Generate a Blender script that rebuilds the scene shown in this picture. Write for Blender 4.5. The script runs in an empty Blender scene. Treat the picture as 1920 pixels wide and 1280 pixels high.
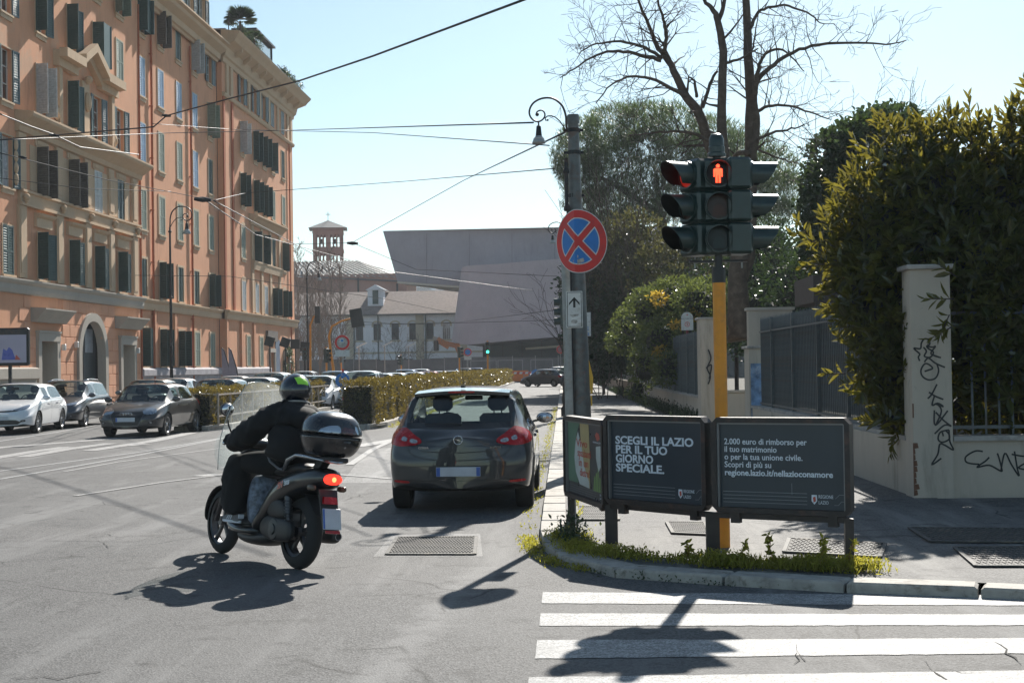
import bpy, bmesh, math, random
import numpy as np
from mathutils import Vector, Matrix, Euler
from mathutils.bvhtree import BVHTree
random.seed(7); RNG = np.random.default_rng(11)
PI = math.pi
SC = bpy.context.scene
COL = SC.collection

# ---------------------------------------------------------------- camera, sky, sun, exposure
EYE = 1.72; FPX = 2700.0; ROLL = math.radians(0.9)
def _unroll(px, py):
    u = px - 960.0; v = 640.0 - py
    return u*math.cos(ROLL) + v*math.sin(ROLL), -u*math.sin(ROLL) + v*math.cos(ROLL)
_u0, _v0 = _unroll(1060, 685)
PITCH = math.atan2(-_v0, FPX)
_d0 = (_u0, FPX*math.cos(PITCH) - _v0*math.sin(PITCH))
YAW = math.atan2(_d0[0], _d0[1])
RZ = Matrix.Rotation(YAW, 3, 'Z')
def ray(px, py):
    u, v = _unroll(px, py)
    d = Vector((u, FPX*math.cos(PITCH) - v*math.sin(PITCH), FPX*math.sin(PITCH) + v*math.cos(PITCH)))
    return RZ @ d
def at(px, py, Y):            # the point at depth Y that is measured at a pixel of the photograph
    d = ray(px, py); return d*(Y/d.y) + Vector((0, 0, EYE))
def gp(px, py, z=0.0):        # the point on a level z
    d = ray(px, py); return d*((z-EYE)/d.z) + Vector((0, 0, EYE))
cam_d = bpy.data.cameras.new('camera'); cam = bpy.data.objects.new('camera', cam_d); COL.objects.link(cam)
R_ = Vector((1,0,0)); U_ = Vector((0,-math.sin(PITCH),math.cos(PITCH))); F_ = Vector((0,math.cos(PITCH),math.sin(PITCH)))
Ri = RZ @ (R_*math.cos(ROLL) - U_*math.sin(ROLL)); Ui = RZ @ (R_*math.sin(ROLL) + U_*math.cos(ROLL)); Fi = RZ @ F_
M = Matrix((Ri, Ui, -Fi)).transposed().to_4x4(); M.translation = Vector((0,0,EYE)); cam.matrix_world = M
cam_d.sensor_width = 36; cam_d.lens = FPX/1920*36; cam_d.clip_start = 0.1; cam_d.clip_end = 6000
SC.camera = cam

SUN = Vector((0.29, 1.36, 1.0)).normalized()
SUN_EL = math.asin(SUN.z); SUN_AZ = math.atan2(SUN.x, SUN.y)
W = bpy.data.worlds.new('World'); SC.world = W; W.use_nodes = True
wn = W.node_tree.nodes; wl = W.node_tree.links
bg = wn['Background']; sky = wn.new('ShaderNodeTexSky'); sky.sky_type = 'NISHITA'
sky.sun_disc = False; sky.sun_elevation = SUN_EL; sky.sun_rotation = SUN_AZ
sky.air_density = 0.8; sky.dust_density = 0.35; sky.ozone_density = 1.5; sky.altitude = 50
_mx = wn.new('ShaderNodeMix'); _mx.data_type = 'RGBA'; _mx.blend_type = 'MULTIPLY'; _mx.inputs[0].default_value = 1; _mx.inputs[7].default_value = (1.0, 1.06, 0.92, 1); wl.new(sky.outputs[0], _mx.inputs[6]); wl.new(_mx.outputs[2], bg.inputs[0]); bg.inputs[1].default_value = 0.072
sl = bpy.data.lights.new('sun', 'SUN'); sl.energy = 4.4; sl.angle = math.radians(0.55); sl.color = (1.0, 0.95, 0.87)
so = bpy.data.objects.new('sun', sl); COL.objects.link(so)
so.rotation_euler = SUN.to_track_quat('Z', 'Y').to_euler(); so.location = (20, 60, 60)
SC.view_settings.view_transform = 'Standard'; SC.view_settings.look = 'None'
SC.view_settings.exposure = 1.0; SC.view_settings.gamma = 1; SC.view_settings.use_curve_mapping = False
SC.cycles.max_bounces = 6; SC.cycles.transparent_max_bounces = 12

# ---------------------------------------------------------------- object helpers
def tag(o, label=None, cat=None, group=None, kind=None):
    if label: o['label'] = label
    if cat: o['category'] = cat
    if group: o['group'] = group
    if kind: o['kind'] = kind
    return o
def empty(name, loc=(0,0,0), rz=0.0, label=None, cat=None, group=None, parent=None):
    o = bpy.data.objects.new(name, None); COL.objects.link(o); o.empty_display_size = 0.1
    o.location = loc; o.rotation_euler = (0, 0, rz)
    if parent: o.parent = parent
    return tag(o, label, cat, group)
def mk(name, me, mats=None, parent=None, smooth=False, loc=None, rot=None):
    if mats is not None:
        for m in (mats if isinstance(mats, (list, tuple)) else [mats]): me.materials.append(m)
    if smooth: me.shade_smooth()
    o = bpy.data.objects.new(name, me); COL.objects.link(o)
    if parent: o.parent = parent
    if loc is not None: o.location = loc
    if rot is not None: o.rotation_euler = rot
    return o
def smooth_by_angle(me, ang=35):
    me.shade_smooth(); bm = bmesh.new(); bm.from_mesh(me)
    for e in bm.edges:
        if len(e.link_faces) == 2 and e.calc_face_angle(0) > math.radians(ang): e.smooth = False
    bm.to_mesh(me); bm.free()
class MB:
    """collects shapes into one mesh"""
    def __init__(s): s.v = []; s.f = []; s.m = []
    def add(s, vs, fs, mi=0):
        b = len(s.v); s.v += [tuple(p) for p in vs]; s.f += [tuple(i+b for i in f) for f in fs]; s.m += [mi]*len(fs); return s
    def box(s, x0, x1, y0, y1, z0, z1, mi=0, M=None):
        vs = [Vector(p) for p in ((x0,y0,z0),(x1,y0,z0),(x1,y1,z0),(x0,y1,z0),(x0,y0,z1),(x1,y0,z1),(x1,y1,z1),(x0,y1,z1))]
        if M is not None: vs = [M @ p for p in vs]
        return s.add(vs, [(0,3,2,1),(4,5,6,7),(0,1,5,4),(1,2,6,5),(2,3,7,6),(3,0,4,7)], mi)
    def bbox(s, x0, x1, y0, y1, z0, z1, b=0.01, mi=0, M=None):
        """box with chamfered edges"""
        bm = bmesh.new(); bmesh.ops.create_cube(bm, size=1)
        for v in bm.verts: v.co = Vector(((x0+x1)/2+v.co.x*(x1-x0), (y0+y1)/2+v.co.y*(y1-y0), (z0+z1)/2+v.co.z*(z1-z0)))
        bmesh.ops.bevel(bm, geom=list(bm.edges), offset=b, segments=1, profile=0.5, affect='EDGES')
        vs = [(M @ v.co if M is not None else v.co.copy()) for v in bm.verts]; bm.verts.index_update()
        fs = [[v.index for v in f.verts] for f in bm.faces]; bm.free(); return s.add(vs, fs, mi)
    def bar(s, a, b, w, h=None, mi=0, up=(0,0,1)):
        """square bar from a to b"""
        a = Vector(a); b = Vector(b); d = (b-a); h = h or w; t = d.normalized(); u = Vector(up)
        if abs(t.dot(u)) > 0.98: u = Vector((0,1,0))
        sx = t.cross(u).normalized()*w/2; sz = sx.cross(t).normalized()*h/2
        vs = [a-sx-sz, a+sx-sz, a+sx+sz, a-sx+sz, b-sx-sz, b+sx-sz, b+sx+sz, b-sx+sz]
        return s.add(vs, [(0,3,2,1),(4,5,6,7),(0,1,5,4),(1,2,6,5),(2,3,7,6),(3,0,4,7)], mi)
    def tube(s, pts, r, n=8, mi=0, caps=True):
        pts = [Vector(p) for p in pts]; k = len(pts)
        rs = r if isinstance(r, (list, tuple)) else [r]*k
        vs = []; fs = []; prev = None
        for i, p in enumerate(pts):
            t = (pts[min(i+1,k-1)] - pts[max(i-1,0)]).normalized()
            if prev is None:
                u = Vector((0,0,1)) if abs(t.z) < 0.9 else Vector((1,0,0)); a = t.cross(u).normalized()
            else:
                a = (prev - t*prev.dot(t)); a = a.normalized() if a.length > 1e-6 else t.orthogonal().normalized()
            prev = a; b = t.cross(a)
            for j in range(n):
                an = 2*PI*j/n; vs.append(p + (a*math.cos(an) + b*math.sin(an))*rs[i])
        for i in range(k-1):
            for j in range(n):
                fs.append((i*n+j, i*n+(j+1)%n, (i+1)*n+(j+1)%n, (i+1)*n+j))
        if caps: fs.append(tuple(range(n-1,-1,-1))); fs.append(tuple((k-1)*n+j for j in range(n)))
        return s.add(vs, fs, mi)
    def lathe(s, prof, n=24, mi=0, M=None, caps=True):
        """prof [(r,z)...] around z"""
        vs = []; fs = []
        for r, z in prof:
            for j in range(n):
                a = 2*PI*j/n; p = Vector((r*math.cos(a), r*math.sin(a), z)); vs.append(M @ p if M is not None else p)
        for i in range(len(prof)-1):
            for j in range(n): fs.append((i*n+j, i*n+(j+1)%n, (i+1)*n+(j+1)%n, (i+1)*n+j))
        if caps:
            if prof[0][0] > 1e-5: fs.append(tuple(range(n-1,-1,-1)))
            if prof[-1][0] > 1e-5: fs.append(tuple((len(prof)-1)*n+j for j in range(n)))
        return s.add(vs, fs, mi)
    def prism(s, pts, d, mi=0, M=None):
        """polygon pts (3D) extruded by vector d"""
        n = len(pts); a = [Vector(p) for p in pts]; d = Vector(d); vs = a + [p+d for p in a]
        if M is not None: vs = [M @ p for p in vs]
        fs = [tuple(range(n-1,-1,-1)), tuple(range(n,2*n))] + [(i,(i+1)%n,(i+1)%n+n,i+n) for i in range(n)]
        return s.add(vs, fs, mi)
    def ball(s, c, r, n=12, mi=0, sc=(1,1,1)):
        M = Matrix.Translation(Vector(c)) @ Matrix.Diagonal((*[r*q for q in sc], 1))
        prof = [(max(math.sin(PI*i/(n//2+2)),0), -math.cos(PI*i/(n//2+2))) for i in range(n//2+3)]
        prof[0] = (1e-4,-1); prof[-1] = (1e-4,1); return s.lathe(prof, n, mi, M, False)
    def mesh(s, fix=True):
        me = bpy.data.meshes.new('shape'); me.from_pydata(s.v, [], s.f)
        me.polygons.foreach_set('material_index', s.m)
        if fix:
            bm = bmesh.new(); bm.from_mesh(me); bmesh.ops.recalc_face_normals(bm, faces=bm.faces); bm.to_mesh(me); bm.free()
        me.update(); return me
    def build(s, name, mats, parent=None, smooth=False, ang=None, loc=None, rot=None, fix=True):
        me = s.mesh(fix)
        if ang: smooth_by_angle(me, ang)
        o = mk(name, me, mats, parent, smooth and not ang, loc, rot); me.name = name; return o
def subsurf(o, lv=2):
    m = o.modifiers.new('s', 'SUBSURF'); m.levels = lv; m.render_levels = lv; bake(o); return o
def bake(o):
    dg = bpy.context.evaluated_depsgraph_get(); dg.update(); ev = o.evaluated_get(dg)
    me = bpy.data.meshes.new_from_object(ev); old = o.data; o.modifiers.clear(); o.data = me
    if old.users == 0: bpy.data.meshes.remove(old)
    return o
def copy_tree(o, parent=None, mats=None):
    c = o.copy(); COL.objects.link(c); c.parent = parent
    if mats and c.type == 'MESH':
        for i, sl_ in enumerate(c.material_slots):
            m = sl_.material
            if m and m.name in mats: sl_.link = 'OBJECT'; sl_.material = mats[m.name]
    for ch in list(o.children): copy_tree(ch, c, mats)
    return c
def text_mesh(txt, size, bold=0.0, depth=0.001, align='LEFT', shear=0.0, spacing=1.0):
    cu = bpy.data.curves.new('t', 'FONT'); cu.body = txt; cu.size = size; cu.offset = bold; cu.extrude = depth
    cu.align_x = align; cu.shear = shear; cu.resolution_u = 3; cu.space_character = spacing
    o = bpy.data.objects.new('t', cu); COL.objects.link(o)
    dg = bpy.context.evaluated_depsgraph_get(); me = bpy.data.meshes.new_from_object(o.evaluated_get(dg))
    bpy.data.objects.remove(o); me.name = 'lettering'; return me
def quads(name, V, mat, parent=None, n=4, mi=None, smooth=False):
    """V: (k, n, 3) polygons as one mesh, quick"""
    k = V.shape[0]; me = bpy.data.meshes.new(name)
    me.vertices.add(k*n); me.vertices.foreach_set('co', V.reshape(-1).astype(np.float32))
    me.loops.add(k*n); me.loops.foreach_set('vertex_index', np.arange(k*n, dtype=np.int32))
    me.polygons.add(k); me.polygons.foreach_set('loop_start', np.arange(0, k*n, n, dtype=np.int32))
    if mi is not None: me.polygons.foreach_set('material_index', mi.astype(np.int32))
    me.update(calc_edges=True); return mk(name, me, mat, parent, smooth)
def frames(nrm):
    """two tangents for each row of normals"""
    a = np.where(np.abs(nrm[:, 2:3]) < 0.9, np.array([[0,0,1.]]), np.array([[1.,0,0]]))
    t = np.cross(nrm, a); t /= np.linalg.norm(t, axis=1, keepdims=True); return t, np.cross(nrm, t)
def leaves(P, D, N, L, Wd, fold=0.25):
    """leaf blades: base P, direction D, normal N, length L, width Wd -> two folded quads per leaf"""
    L = np.broadcast_to(np.asarray(L, float), (len(P),))[:, None]; Wd = np.broadcast_to(np.asarray(Wd, float), (len(P),))[:, None]
    D = D/np.linalg.norm(D, axis=1, keepdims=True)
    S = np.cross(D, N); S /= (np.linalg.norm(S, axis=1, keepdims=True)+1e-9); N2 = np.cross(S, D)
    tip = P + D*L - N2*L*0.12; mid1 = P + D*L*0.4; r1 = mid1 + S*Wd/2 + N2*Wd*fold; l1 = mid1 - S*Wd/2 + N2*Wd*fold
    mid2 = P + D*L*0.72 - N2*L*0.04; r2 = mid2 + S*Wd*0.36 + N2*Wd*fold*.6; l2 = mid2 - S*Wd*0.36 + N2*Wd*fold*.6
    A = np.stack([P, r1, r2, tip], 1); B = np.stack([P, tip, l2, l1], 1)
    return np.concatenate([A, B], 0)
def rvec(n):
    v = RNG.normal(size=(n,3)); return v/np.linalg.norm(v, axis=1, keepdims=True)

# ---------------------------------------------------------------- materials
MATS = {}
def nmat(name):
    m = bpy.data.materials.new(name); m.use_nodes = True; MATS[name] = m
    return m, m.node_tree.nodes, m.node_tree.links, m.node_tree.nodes['Principled BSDF']
def _co(n, space='Object'):
    if space == 'World': g = n.new('ShaderNodeNewGeometry'); return g.outputs['Position']
    t = n.new('ShaderNodeTexCoord'); return t.outputs['Object']
def noise(n, l, co, scale, detail=4, rough=0.6, dist=0.0):
    t = n.new('ShaderNodeTexNoise'); t.inputs['Scale'].default_value = scale; t.inputs['Detail'].default_value = detail
    t.inputs['Roughness'].default_value = rough; t.inputs['Distortion'].default_value = dist; l.new(co, t.inputs['Vector']); return t.outputs['Fac']
def ramp(n, l, f, a, b, ca=(0,0,0,1), cb=(1,1,1,1)):
    r = n.new('ShaderNodeValToRGB'); l.new(f, r.inputs[0]); r.color_ramp.elements[0].position = a; r.color_ramp.elements[1].position = b
    r.color_ramp.elements[0].color = ca; r.color_ramp.elements[1].color = cb; return r.outputs[0]
def mixc(n, l, f, a, b, mode='MIX'):
    x = n.new('ShaderNodeMix'); x.data_type = 'RGBA'; x.blend_type = mode
    for sk, v in ((x.inputs[0], f), (x.inputs[6], a), (x.inputs[7], b)):
        if hasattr(v, 'links') or isinstance(v, bpy.types.NodeSocket): l.new(v, sk)
        else: sk.default_value = v if isinstance(v, (int, float)) else (*v[:3], 1)
    return x.outputs[2]
def bump(n, l, bsdf, h, strength=0.3, dist=0.01):
    b = n.new('ShaderNodeBump'); b.inputs['Strength'].default_value = strength; b.inputs['Distance'].default_value = dist
    l.new(h, b.inputs['Height']); l.new(b.outputs[0], bsdf.inputs['Normal'])
def mat(name, col, rough=0.6, metal=0.0, var=0.12, scale=8.0, bmp=0.0, bscale=60, dirt=None, dscale=1.5, spec=0.5, coat=0.0, space='Object', rvar=0.1):
    m, n, l, b = nmat(name); co = _co(n, space)
    f = noise(n, l, co, scale, 5)
    dark = tuple(c*(1-var) for c in col); lite = tuple(min(c*(1+var), 1) for c in col)
    c = mixc(n, l, ramp(n, l, f, 0.3, 0.7), dark, lite)
    if dirt:
        d = noise(n, l, co, dscale, 8, 0.7, 0.6); c = mixc(n, l, ramp(n, l, d, 0.52, 0.72), c, dirt)
    l.new(c, b.inputs['Base Color'])
    b.inputs['Metallic'].default_value = metal; b.inputs['Specular IOR Level'].default_value = spec; b.inputs['Coat Weight'].default_value = coat; b.inputs['Coat Roughness'].default_value = 0.04
    mr = n.new('ShaderNodeMapRange'); l.new(f, mr.inputs[0]); mr.inputs[3].default_value = max(rough-rvar, 0.02); mr.inputs[4].default_value = min(rough+rvar, 1); l.new(mr.outputs[0], b.inputs['Roughness'])
    if bmp: bump(n, l, b, noise(n, l, co, bscale, 6), bmp, 0.01)
    return m
def emis(name, col, st):
    m, n, l, b = nmat(name); b.inputs['Base Color'].default_value = (*[c*0.3 for c in col], 1)
    f = noise(n, l, _co(n), 40); k = mixc(n, l, f, tuple(c*0.75 for c in col), col); l.new(k, b.inputs['Emission Color']); b.inputs['Emission Strength'].default_value = st; return m
def leafmat(name, col, trans, tfac=0.45, rough=0.35, var=0.35, spec=0.6):
    m, n, l, b = nmat(name); g = n.new('ShaderNodeNewGeometry')
    f = g.outputs['Random Per Island']
    c = mixc(n, l, f, tuple(x*(1-var) for x in col), tuple(x*(1+var) for x in col)); l.new(c, b.inputs['Base Color'])
    b.inputs['Roughness'].default_value = rough; b.inputs['Specular IOR Level'].default_value = spec
    t = n.new('ShaderNodeBsdfTranslucent'); tc = mixc(n, l, f, tuple(x*(1-var*.7) for x in trans), tuple(x*(1+var) for x in trans)); l.new(tc, t.inputs[0])
    mx = n.new('ShaderNodeMixShader'); mx.inputs[0].default_value = tfac; l.new(b.outputs[0], mx.inputs[1]); l.new(t.outputs[0], mx.inputs[2])
    l.new(mx.outputs[0], n['Material Output'].inputs[0]); return m
def glassmat(name, tint=(0.75,0.85,0.85), alpha=0.35, rough=0.02):
    """thin pane: mirror reflection over a tinted see-through sheet"""
    m, n, l, b = nmat(name); tr = n.new('ShaderNodeBsdfTransparent'); gl = n.new('ShaderNodeBsdfGlossy'); gl.inputs['Roughness'].default_value = rough
    f = noise(n, l, _co(n), 3.0); l.new(mixc(n, l, f, tuple(t*0.92 for t in tint), tint), tr.inputs[0])
    lw = n.new('ShaderNodeLayerWeight'); lw.inputs[0].default_value = 0.5
    pw = n.new('ShaderNodeMath'); pw.operation = 'POWER'; pw.inputs[1].default_value = 4; l.new(lw.outputs['Facing'], pw.inputs[0]); mr = n.new('ShaderNodeMapRange'); l.new(pw.outputs[0], mr.inputs[0]); mr.inputs[3].default_value = alpha; mr.inputs[4].default_value = 1.0
    mx = n.new('ShaderNodeMixShader'); l.new(mr.outputs[0], mx.inputs[0]); l.new(tr.outputs[0], mx.inputs[1]); l.new(gl.outputs[0], mx.inputs[2])
    l.new(mx.outputs[0], n['Material Output'].inputs[0]); return m
def paint(name, col, rough=0.28, metal=0.35, dust=0.12):
    m, n, l, b = nmat(name); co = _co(n); f = noise(n, l, co, 2.2, 8, 0.65)
    c = mixc(n, l, ramp(n, l, f, 0.35, 0.8), col, tuple(x*(1-dust) + 0.22*dust for x in col)); l.new(c, b.inputs['Base Color'])
    b.inputs['Metallic'].default_value = metal; b.inputs['Coat Weight'].default_value = 1.0; b.inputs['Coat Roughness'].default_value = 0.03
    mr = n.new('ShaderNodeMapRange'); l.new(f, mr.inputs[0]); mr.inputs[3].default_value = rough; mr.inputs[4].default_value = rough+0.2; l.new(mr.outputs[0], b.inputs['Roughness'])
    bump(n, l, b, noise(n, l, co, 4.0, 2), 0.06, 0.01); return m
# ---------------------------------------------------------------- material set
def screenmat(name):
    m, n, l, b = nmat(name); tr = n.new('ShaderNodeBsdfTransparent'); tl = n.new('ShaderNodeBsdfTranslucent'); gl = n.new('ShaderNodeBsdfGlossy'); gl.inputs['Roughness'].default_value = .1
    f = noise(n, l, _co(n), 9, 6, .7); tr.inputs[0].default_value = (.93,.96,.95,1); tl.inputs[0].default_value = (.8,.85,.85,1); gl.inputs[0].default_value = (.9,.9,.9,1)
    a = n.new('ShaderNodeMixShader'); mr = n.new('ShaderNodeMapRange'); l.new(f, mr.inputs[0]); mr.inputs[3].default_value = .05; mr.inputs[4].default_value = .26; l.new(mr.outputs[0], a.inputs[0]); l.new(tr.outputs[0], a.inputs[1]); l.new(tl.outputs[0], a.inputs[2])
    c = n.new('ShaderNodeMixShader'); c.inputs[0].default_value = .07; l.new(a.outputs[0], c.inputs[1]); l.new(gl.outputs[0], c.inputs[2]); l.new(c.outputs[0], n['Material Output'].inputs[0]); return m
def asphalt(name, base, light, crack=True, patch=True):
    m, n, l, b = nmat(name); co = _co(n, 'World')
    v = n.new('ShaderNodeTexVoronoi'); v.inputs['Scale'].default_value = 75; l.new(co, v.inputs['Vector'])
    sp = mixc(n, l, ramp(n, l, v.outputs['Color'], 0.15, 0.9), tuple(c*0.25 for c in base), tuple(c*2.1 for c in base))
    fine = noise(n, l, co, 260, 2); sp = mixc(n, l, ramp(n, l, fine, 0.42, 0.75), sp, tuple(c*1.5 for c in base))
    big = noise(n, l, co, 0.35, 6, 0.6, 0.8); c = mixc(n, l, ramp(n, l, big, 0.42, 0.62), sp, mixc(n, l, 0.45, sp, light))
    # worn streaks along the driving direction
    mp = n.new('ShaderNodeMapping'); mp.inputs['Scale'].default_value = (1.1, 0.12, 1); mp.inputs['Rotation'].default_value = (0,0,0.5); l.new(co, mp.inputs[0])
    st = noise(n, l, mp.outputs[0], 1.6, 7, 0.65); c = mixc(n, l, ramp(n, l, st, 0.52, 0.66, cb=(0.85,0.85,0.85,1)), c, tuple(x*1.25 for x in light))
    c = mixc(n, l, ramp(n, l, noise(n, l, co, 2.3, 6, 0.7), 0.56, 0.66, cb=(0.75,0.75,0.75,1)), c, tuple(x*0.5 for x in base))
    if patch == 'streak':
        a_, b_ = gp(905,1062), gp(675,1300); dr = (b_-a_).normalized(); nr_ = Vector((dr.y,-dr.x,0))
        def dot(v, w_): q = n.new('ShaderNodeVectorMath'); q.operation = 'DOT_PRODUCT'; l.new(v, q.inputs[0]); q.inputs[1].default_value = w_; return q.outputs['Value']
        def mth(op, *a): q = n.new('ShaderNodeMath'); q.operation = op; [ (l.new(x, q.inputs[i]) if isinstance(x, bpy.types.NodeSocket) else setattr(q.inputs[i], 'default_value', x)) for i, x in enumerate(a)]; return q.outputs[0]
        dd = mth('ABSOLUTE', mth('SUBTRACT', dot(co, nr_), a_.dot(nr_))); nz = noise(n, l, co, 3.5, 8, .75); dd = mth('ADD', dd, mth('MULTIPLY', mth('SUBTRACT', nz, 0.5), 0.9))
        al = mth('SUBTRACT', dot(co, dr), a_.dot(dr)); g1 = mth('GREATER_THAN', al, 0.0); g2 = mth('LESS_THAN', al, 12.0)
        f_ = mth('MULTIPLY', mth('MULTIPLY', g1, g2), ramp(n, l, dd, 0.02, 0.20, (.55,.55,.55,1), (0,0,0,1))); c = mixc(n, l, f_, c, tuple(x*1.5 for x in light))
    if crack:
        wob = n.new('ShaderNodeTexNoise'); wob.inputs['Scale'].default_value = 1.3; wob.inputs['Detail'].default_value = 8; l.new(co, wob.inputs['Vector'])
        ad = mixc(n, l, 0.30, co, wob.outputs['Color'], 'ADD')
        vc = n.new('ShaderNodeTexVoronoi'); vc.feature = 'DISTANCE_TO_EDGE'; vc.inputs['Scale'].default_value = 0.42; l.new(ad, vc.inputs['Vector'])
        ck = ramp(n, l, vc.outputs['Distance'], 0.0, 0.006, (1,1,1,1), (0,0,0,1))
        gate = ramp(n, l, noise(n, l, co, 0.6, 3), 0.5, 0.56); ck = mixc(n, l, 1.0, ck, gate, 'MULTIPLY')
        c = mixc(n, l, ck, c, tuple(x*0.22 for x in base))
    l.new(c, b.inputs['Base Color']); b.inputs['Roughness'].default_value = 0.78; b.inputs['Specular IOR Level'].default_value = 0.32
    h = mixc(n, l, 0.5, v.outputs['Distance'], fine, 'ADD'); bump(n, l, b, h, 0.55, 0.006); return m
def worn_paint(name, col, under, lo=0.56, hi=0.66):
    m, n, l, b = nmat(name); co = _co(n, 'World')
    mp = n.new('ShaderNodeMapping'); mp.inputs['Scale'].default_value = (1.0, 2.2, 1); l.new(co, mp.inputs[0])
    f = noise(n, l, mp.outputs[0], 7, 10, 0.78); g = noise(n, l, co, 110, 3)
    s = mixc(n, l, 0.5, f, g, 'MIX'); c = mixc(n, l, ramp(n, l, s, lo, hi), col, under)
    c = mixc(n, l, ramp(n, l, noise(n, l, co, 1.2, 4), 0.4, 0.7, cb=(0.35,0.35,0.35,1)), c, tuple(x*0.7 for x in col))
    v = n.new('ShaderNodeTexVoronoi'); v.inputs['Scale'].default_value = 80; l.new(co, v.inputs['Vector'])
    c = mixc(n, l, ramp(n, l, v.outputs['Color'], 0.35, 0.8, cb=(0.7,0.7,0.7,1)), c, under); c = mixc(n, l, ramp(n, l, noise(n, l, co, 2.6, 9, 0.75, 0.5), 0.5, 0.75, cb=(0.6,0.6,0.6,1)), c, tuple(x*1.6 for x in under))
    l.new(c, b.inputs['Base Color']); b.inputs['Roughness'].default_value = 0.7; bump(n, l, b, g, 0.3, 0.004); return m
A_BASE = (0.072, 0.071, 0.071); A_LITE = (0.135, 0.133, 0.131)
M_ROAD = asphalt('road_asphalt', A_BASE, A_LITE, True, 'streak')
M_PAVE = asphalt('pavement_asphalt', (0.085,0.083,0.082), (0.17,0.165,0.155))
M_GROUND = mat('ground_dirt', (0.17,0.15,0.12), 0.9, var=0.3, scale=0.4, space='World')
M_LINE = worn_paint('white_road_paint', (0.40,0.40,0.40), A_BASE, 0.475, 0.60)
M_LINE2 = worn_paint('faded_road_paint', (0.45,0.44,0.43), A_BASE, 0.47, 0.62)
M_KERB = mat('kerb_travertine', (0.36,0.335,0.30), 0.8, var=0.25, scale=6, bmp=0.6, bscale=30, dirt=(0.12,0.105,0.08), dscale=7)
M_KERB2 = mat('kerb_basalt', (0.24,0.22,0.20), 0.8, var=0.25, scale=5, bmp=0.5, bscale=30, dirt=(0.12,0.10,0.08), dscale=3)
M_IRON = mat('cast_iron_cover', (0.075,0.072,0.068), 0.75, 0.1, var=0.3, scale=9, bmp=0.3, dirt=(0.20,0.17,0.13), dscale=4)
M_IRONGAP = mat('iron_gap', (0.05,0.047,0.043), 0.8, var=0.3)
def stucco(name, col, stain, pale, amt=0.5):
    m, n, l, b = nmat(name); co = _co(n, 'World')
    f = noise(n, l, co, 0.5, 8, 0.62, 0.3); c = mixc(n, l, ramp(n, l, f, 0.35, 0.7), col, tuple(x*1.13 for x in col))
    mp = n.new('ShaderNodeMapping'); mp.inputs['Scale'].default_value = (1,1,0.18); l.new(co, mp.inputs[0])
    st = noise(n, l, mp.outputs[0], 1.7, 8, 0.7, 0.4); c = mixc(n, l, ramp(n, l, st, 0.55, 0.75, cb=(amt,amt,amt,1)), c, stain)
    pk = noise(n, l, co, 2.6, 9, 0.72, 1.2); c = mixc(n, l, ramp(n, l, pk, 0.64, 0.69, cb=(amt,amt,amt,1)), c, pale)
    bg_ = noise(n, l, co, 0.28, 4, 0.6, 0.4); c = mixc(n, l, ramp(n, l, bg_, 0.62, 0.68, cb=(0.5,0.5,0.5,1)), c, pale)
    l.new(c, b.inputs['Base Color']); b.inputs['Roughness'].default_value = 0.9; b.inputs['Specular IOR Level'].default_value = 0.2
    vs = noise(n, l, mp.outputs[0], 6, 6, 0.7); c = mixc(n, l, ramp(n, l, vs, 0.5, 0.8, cb=(0.4,0.4,0.4,1)), c, tuple(x*0.72 for x in col)); l.new(c, b.inputs['Base Color'])
    bump(n, l, b, noise(n, l, co, 9, 8, 0.7), 0.25, 0.02); return m
M_ORANGE = stucco('orange_stucco', (0.63,0.315,0.185), (0.42,0.19,0.115), (0.52,0.36,0.25), 0.7)
M_DKRED = stucco('red_pipe_shadow', (0.40,0.13,0.065), (0.30,0.10,0.06), (0.42,0.22,0.15), 0.3)  # dark red of the painted shadow lines, also used for downpipes
M_BLOCK = stucco('rusticated_block', (0.66,0.335,0.205), (0.44,0.20,0.13), (0.50,0.34,0.24), 0.35)
M_TRIM = stucco('tan_trim', (0.54,0.39,0.26), (0.30,0.22,0.16), (0.46,0.36,0.27), 0.4)
M_TRIMG = stucco('grey_trim', (0.40,0.36,0.31), (0.25,0.22,0.19), (0.48,0.44,0.39), 0.4)
M_GRAFF = mat('dark_spray_paint', (0.012,0.012,0.014), 0.5, var=0.2)
M_BLUEWALL = mat('plinth_grey', (0.36,0.34,0.36), 0.85, var=0.25, scale=1.5, dirt=(0.25,0.23,0.27), dscale=2, space='World')
M_SH_DG = mat('shutter_dark_green', (0.028,0.065,0.060), 0.45, var=0.25)
M_SH_GR = mat('shutter_grey_green', (0.19,0.23,0.18), 0.55, var=0.2)
M_SH_BL = mat('shutter_pale_blue', (0.22,0.34,0.50), 0.5, var=0.15)
M_SH_BR = mat('shutter_brown', (0.10,0.085,0.07), 0.55, var=0.3)
M_SH_SV = mat('shutter_silver', (0.42,0.44,0.45), 0.5, var=0.2)
M_PANE = mat('window_pane', (0.02,0.03,0.035), 0.08, 0.0, var=0.3, spec=1.0, rvar=0.03)
M_PANEL = mat('window_pane_curtained', (0.42,0.45,0.48), 0.25, var=0.3, scale=2)
M_WOODW = mat('window_frame_white', (0.5,0.5,0.48), 0.5)
M_BLACK = mat('black_paint', (0.012,0.012,0.013), 0.4, var=0.3)
M_BLACKM = mat('black_metal', (0.02,0.02,0.021), 0.45, 0.3, var=0.3, dirt=(0.09,0.045,0.03), dscale=5)
M_RUBBER = mat('tyre_rubber', (0.014,0.014,0.014), 0.75, var=0.3, scale=20, bmp=0.3, bscale=90)
M_PLASTIC = mat('dark_plastic', (0.018,0.018,0.019), 0.5, var=0.2)
M_CHROME = mat('chrome', (0.62,0.63,0.65), 0.12, 1.0, var=0.08, rvar=0.05)
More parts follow.
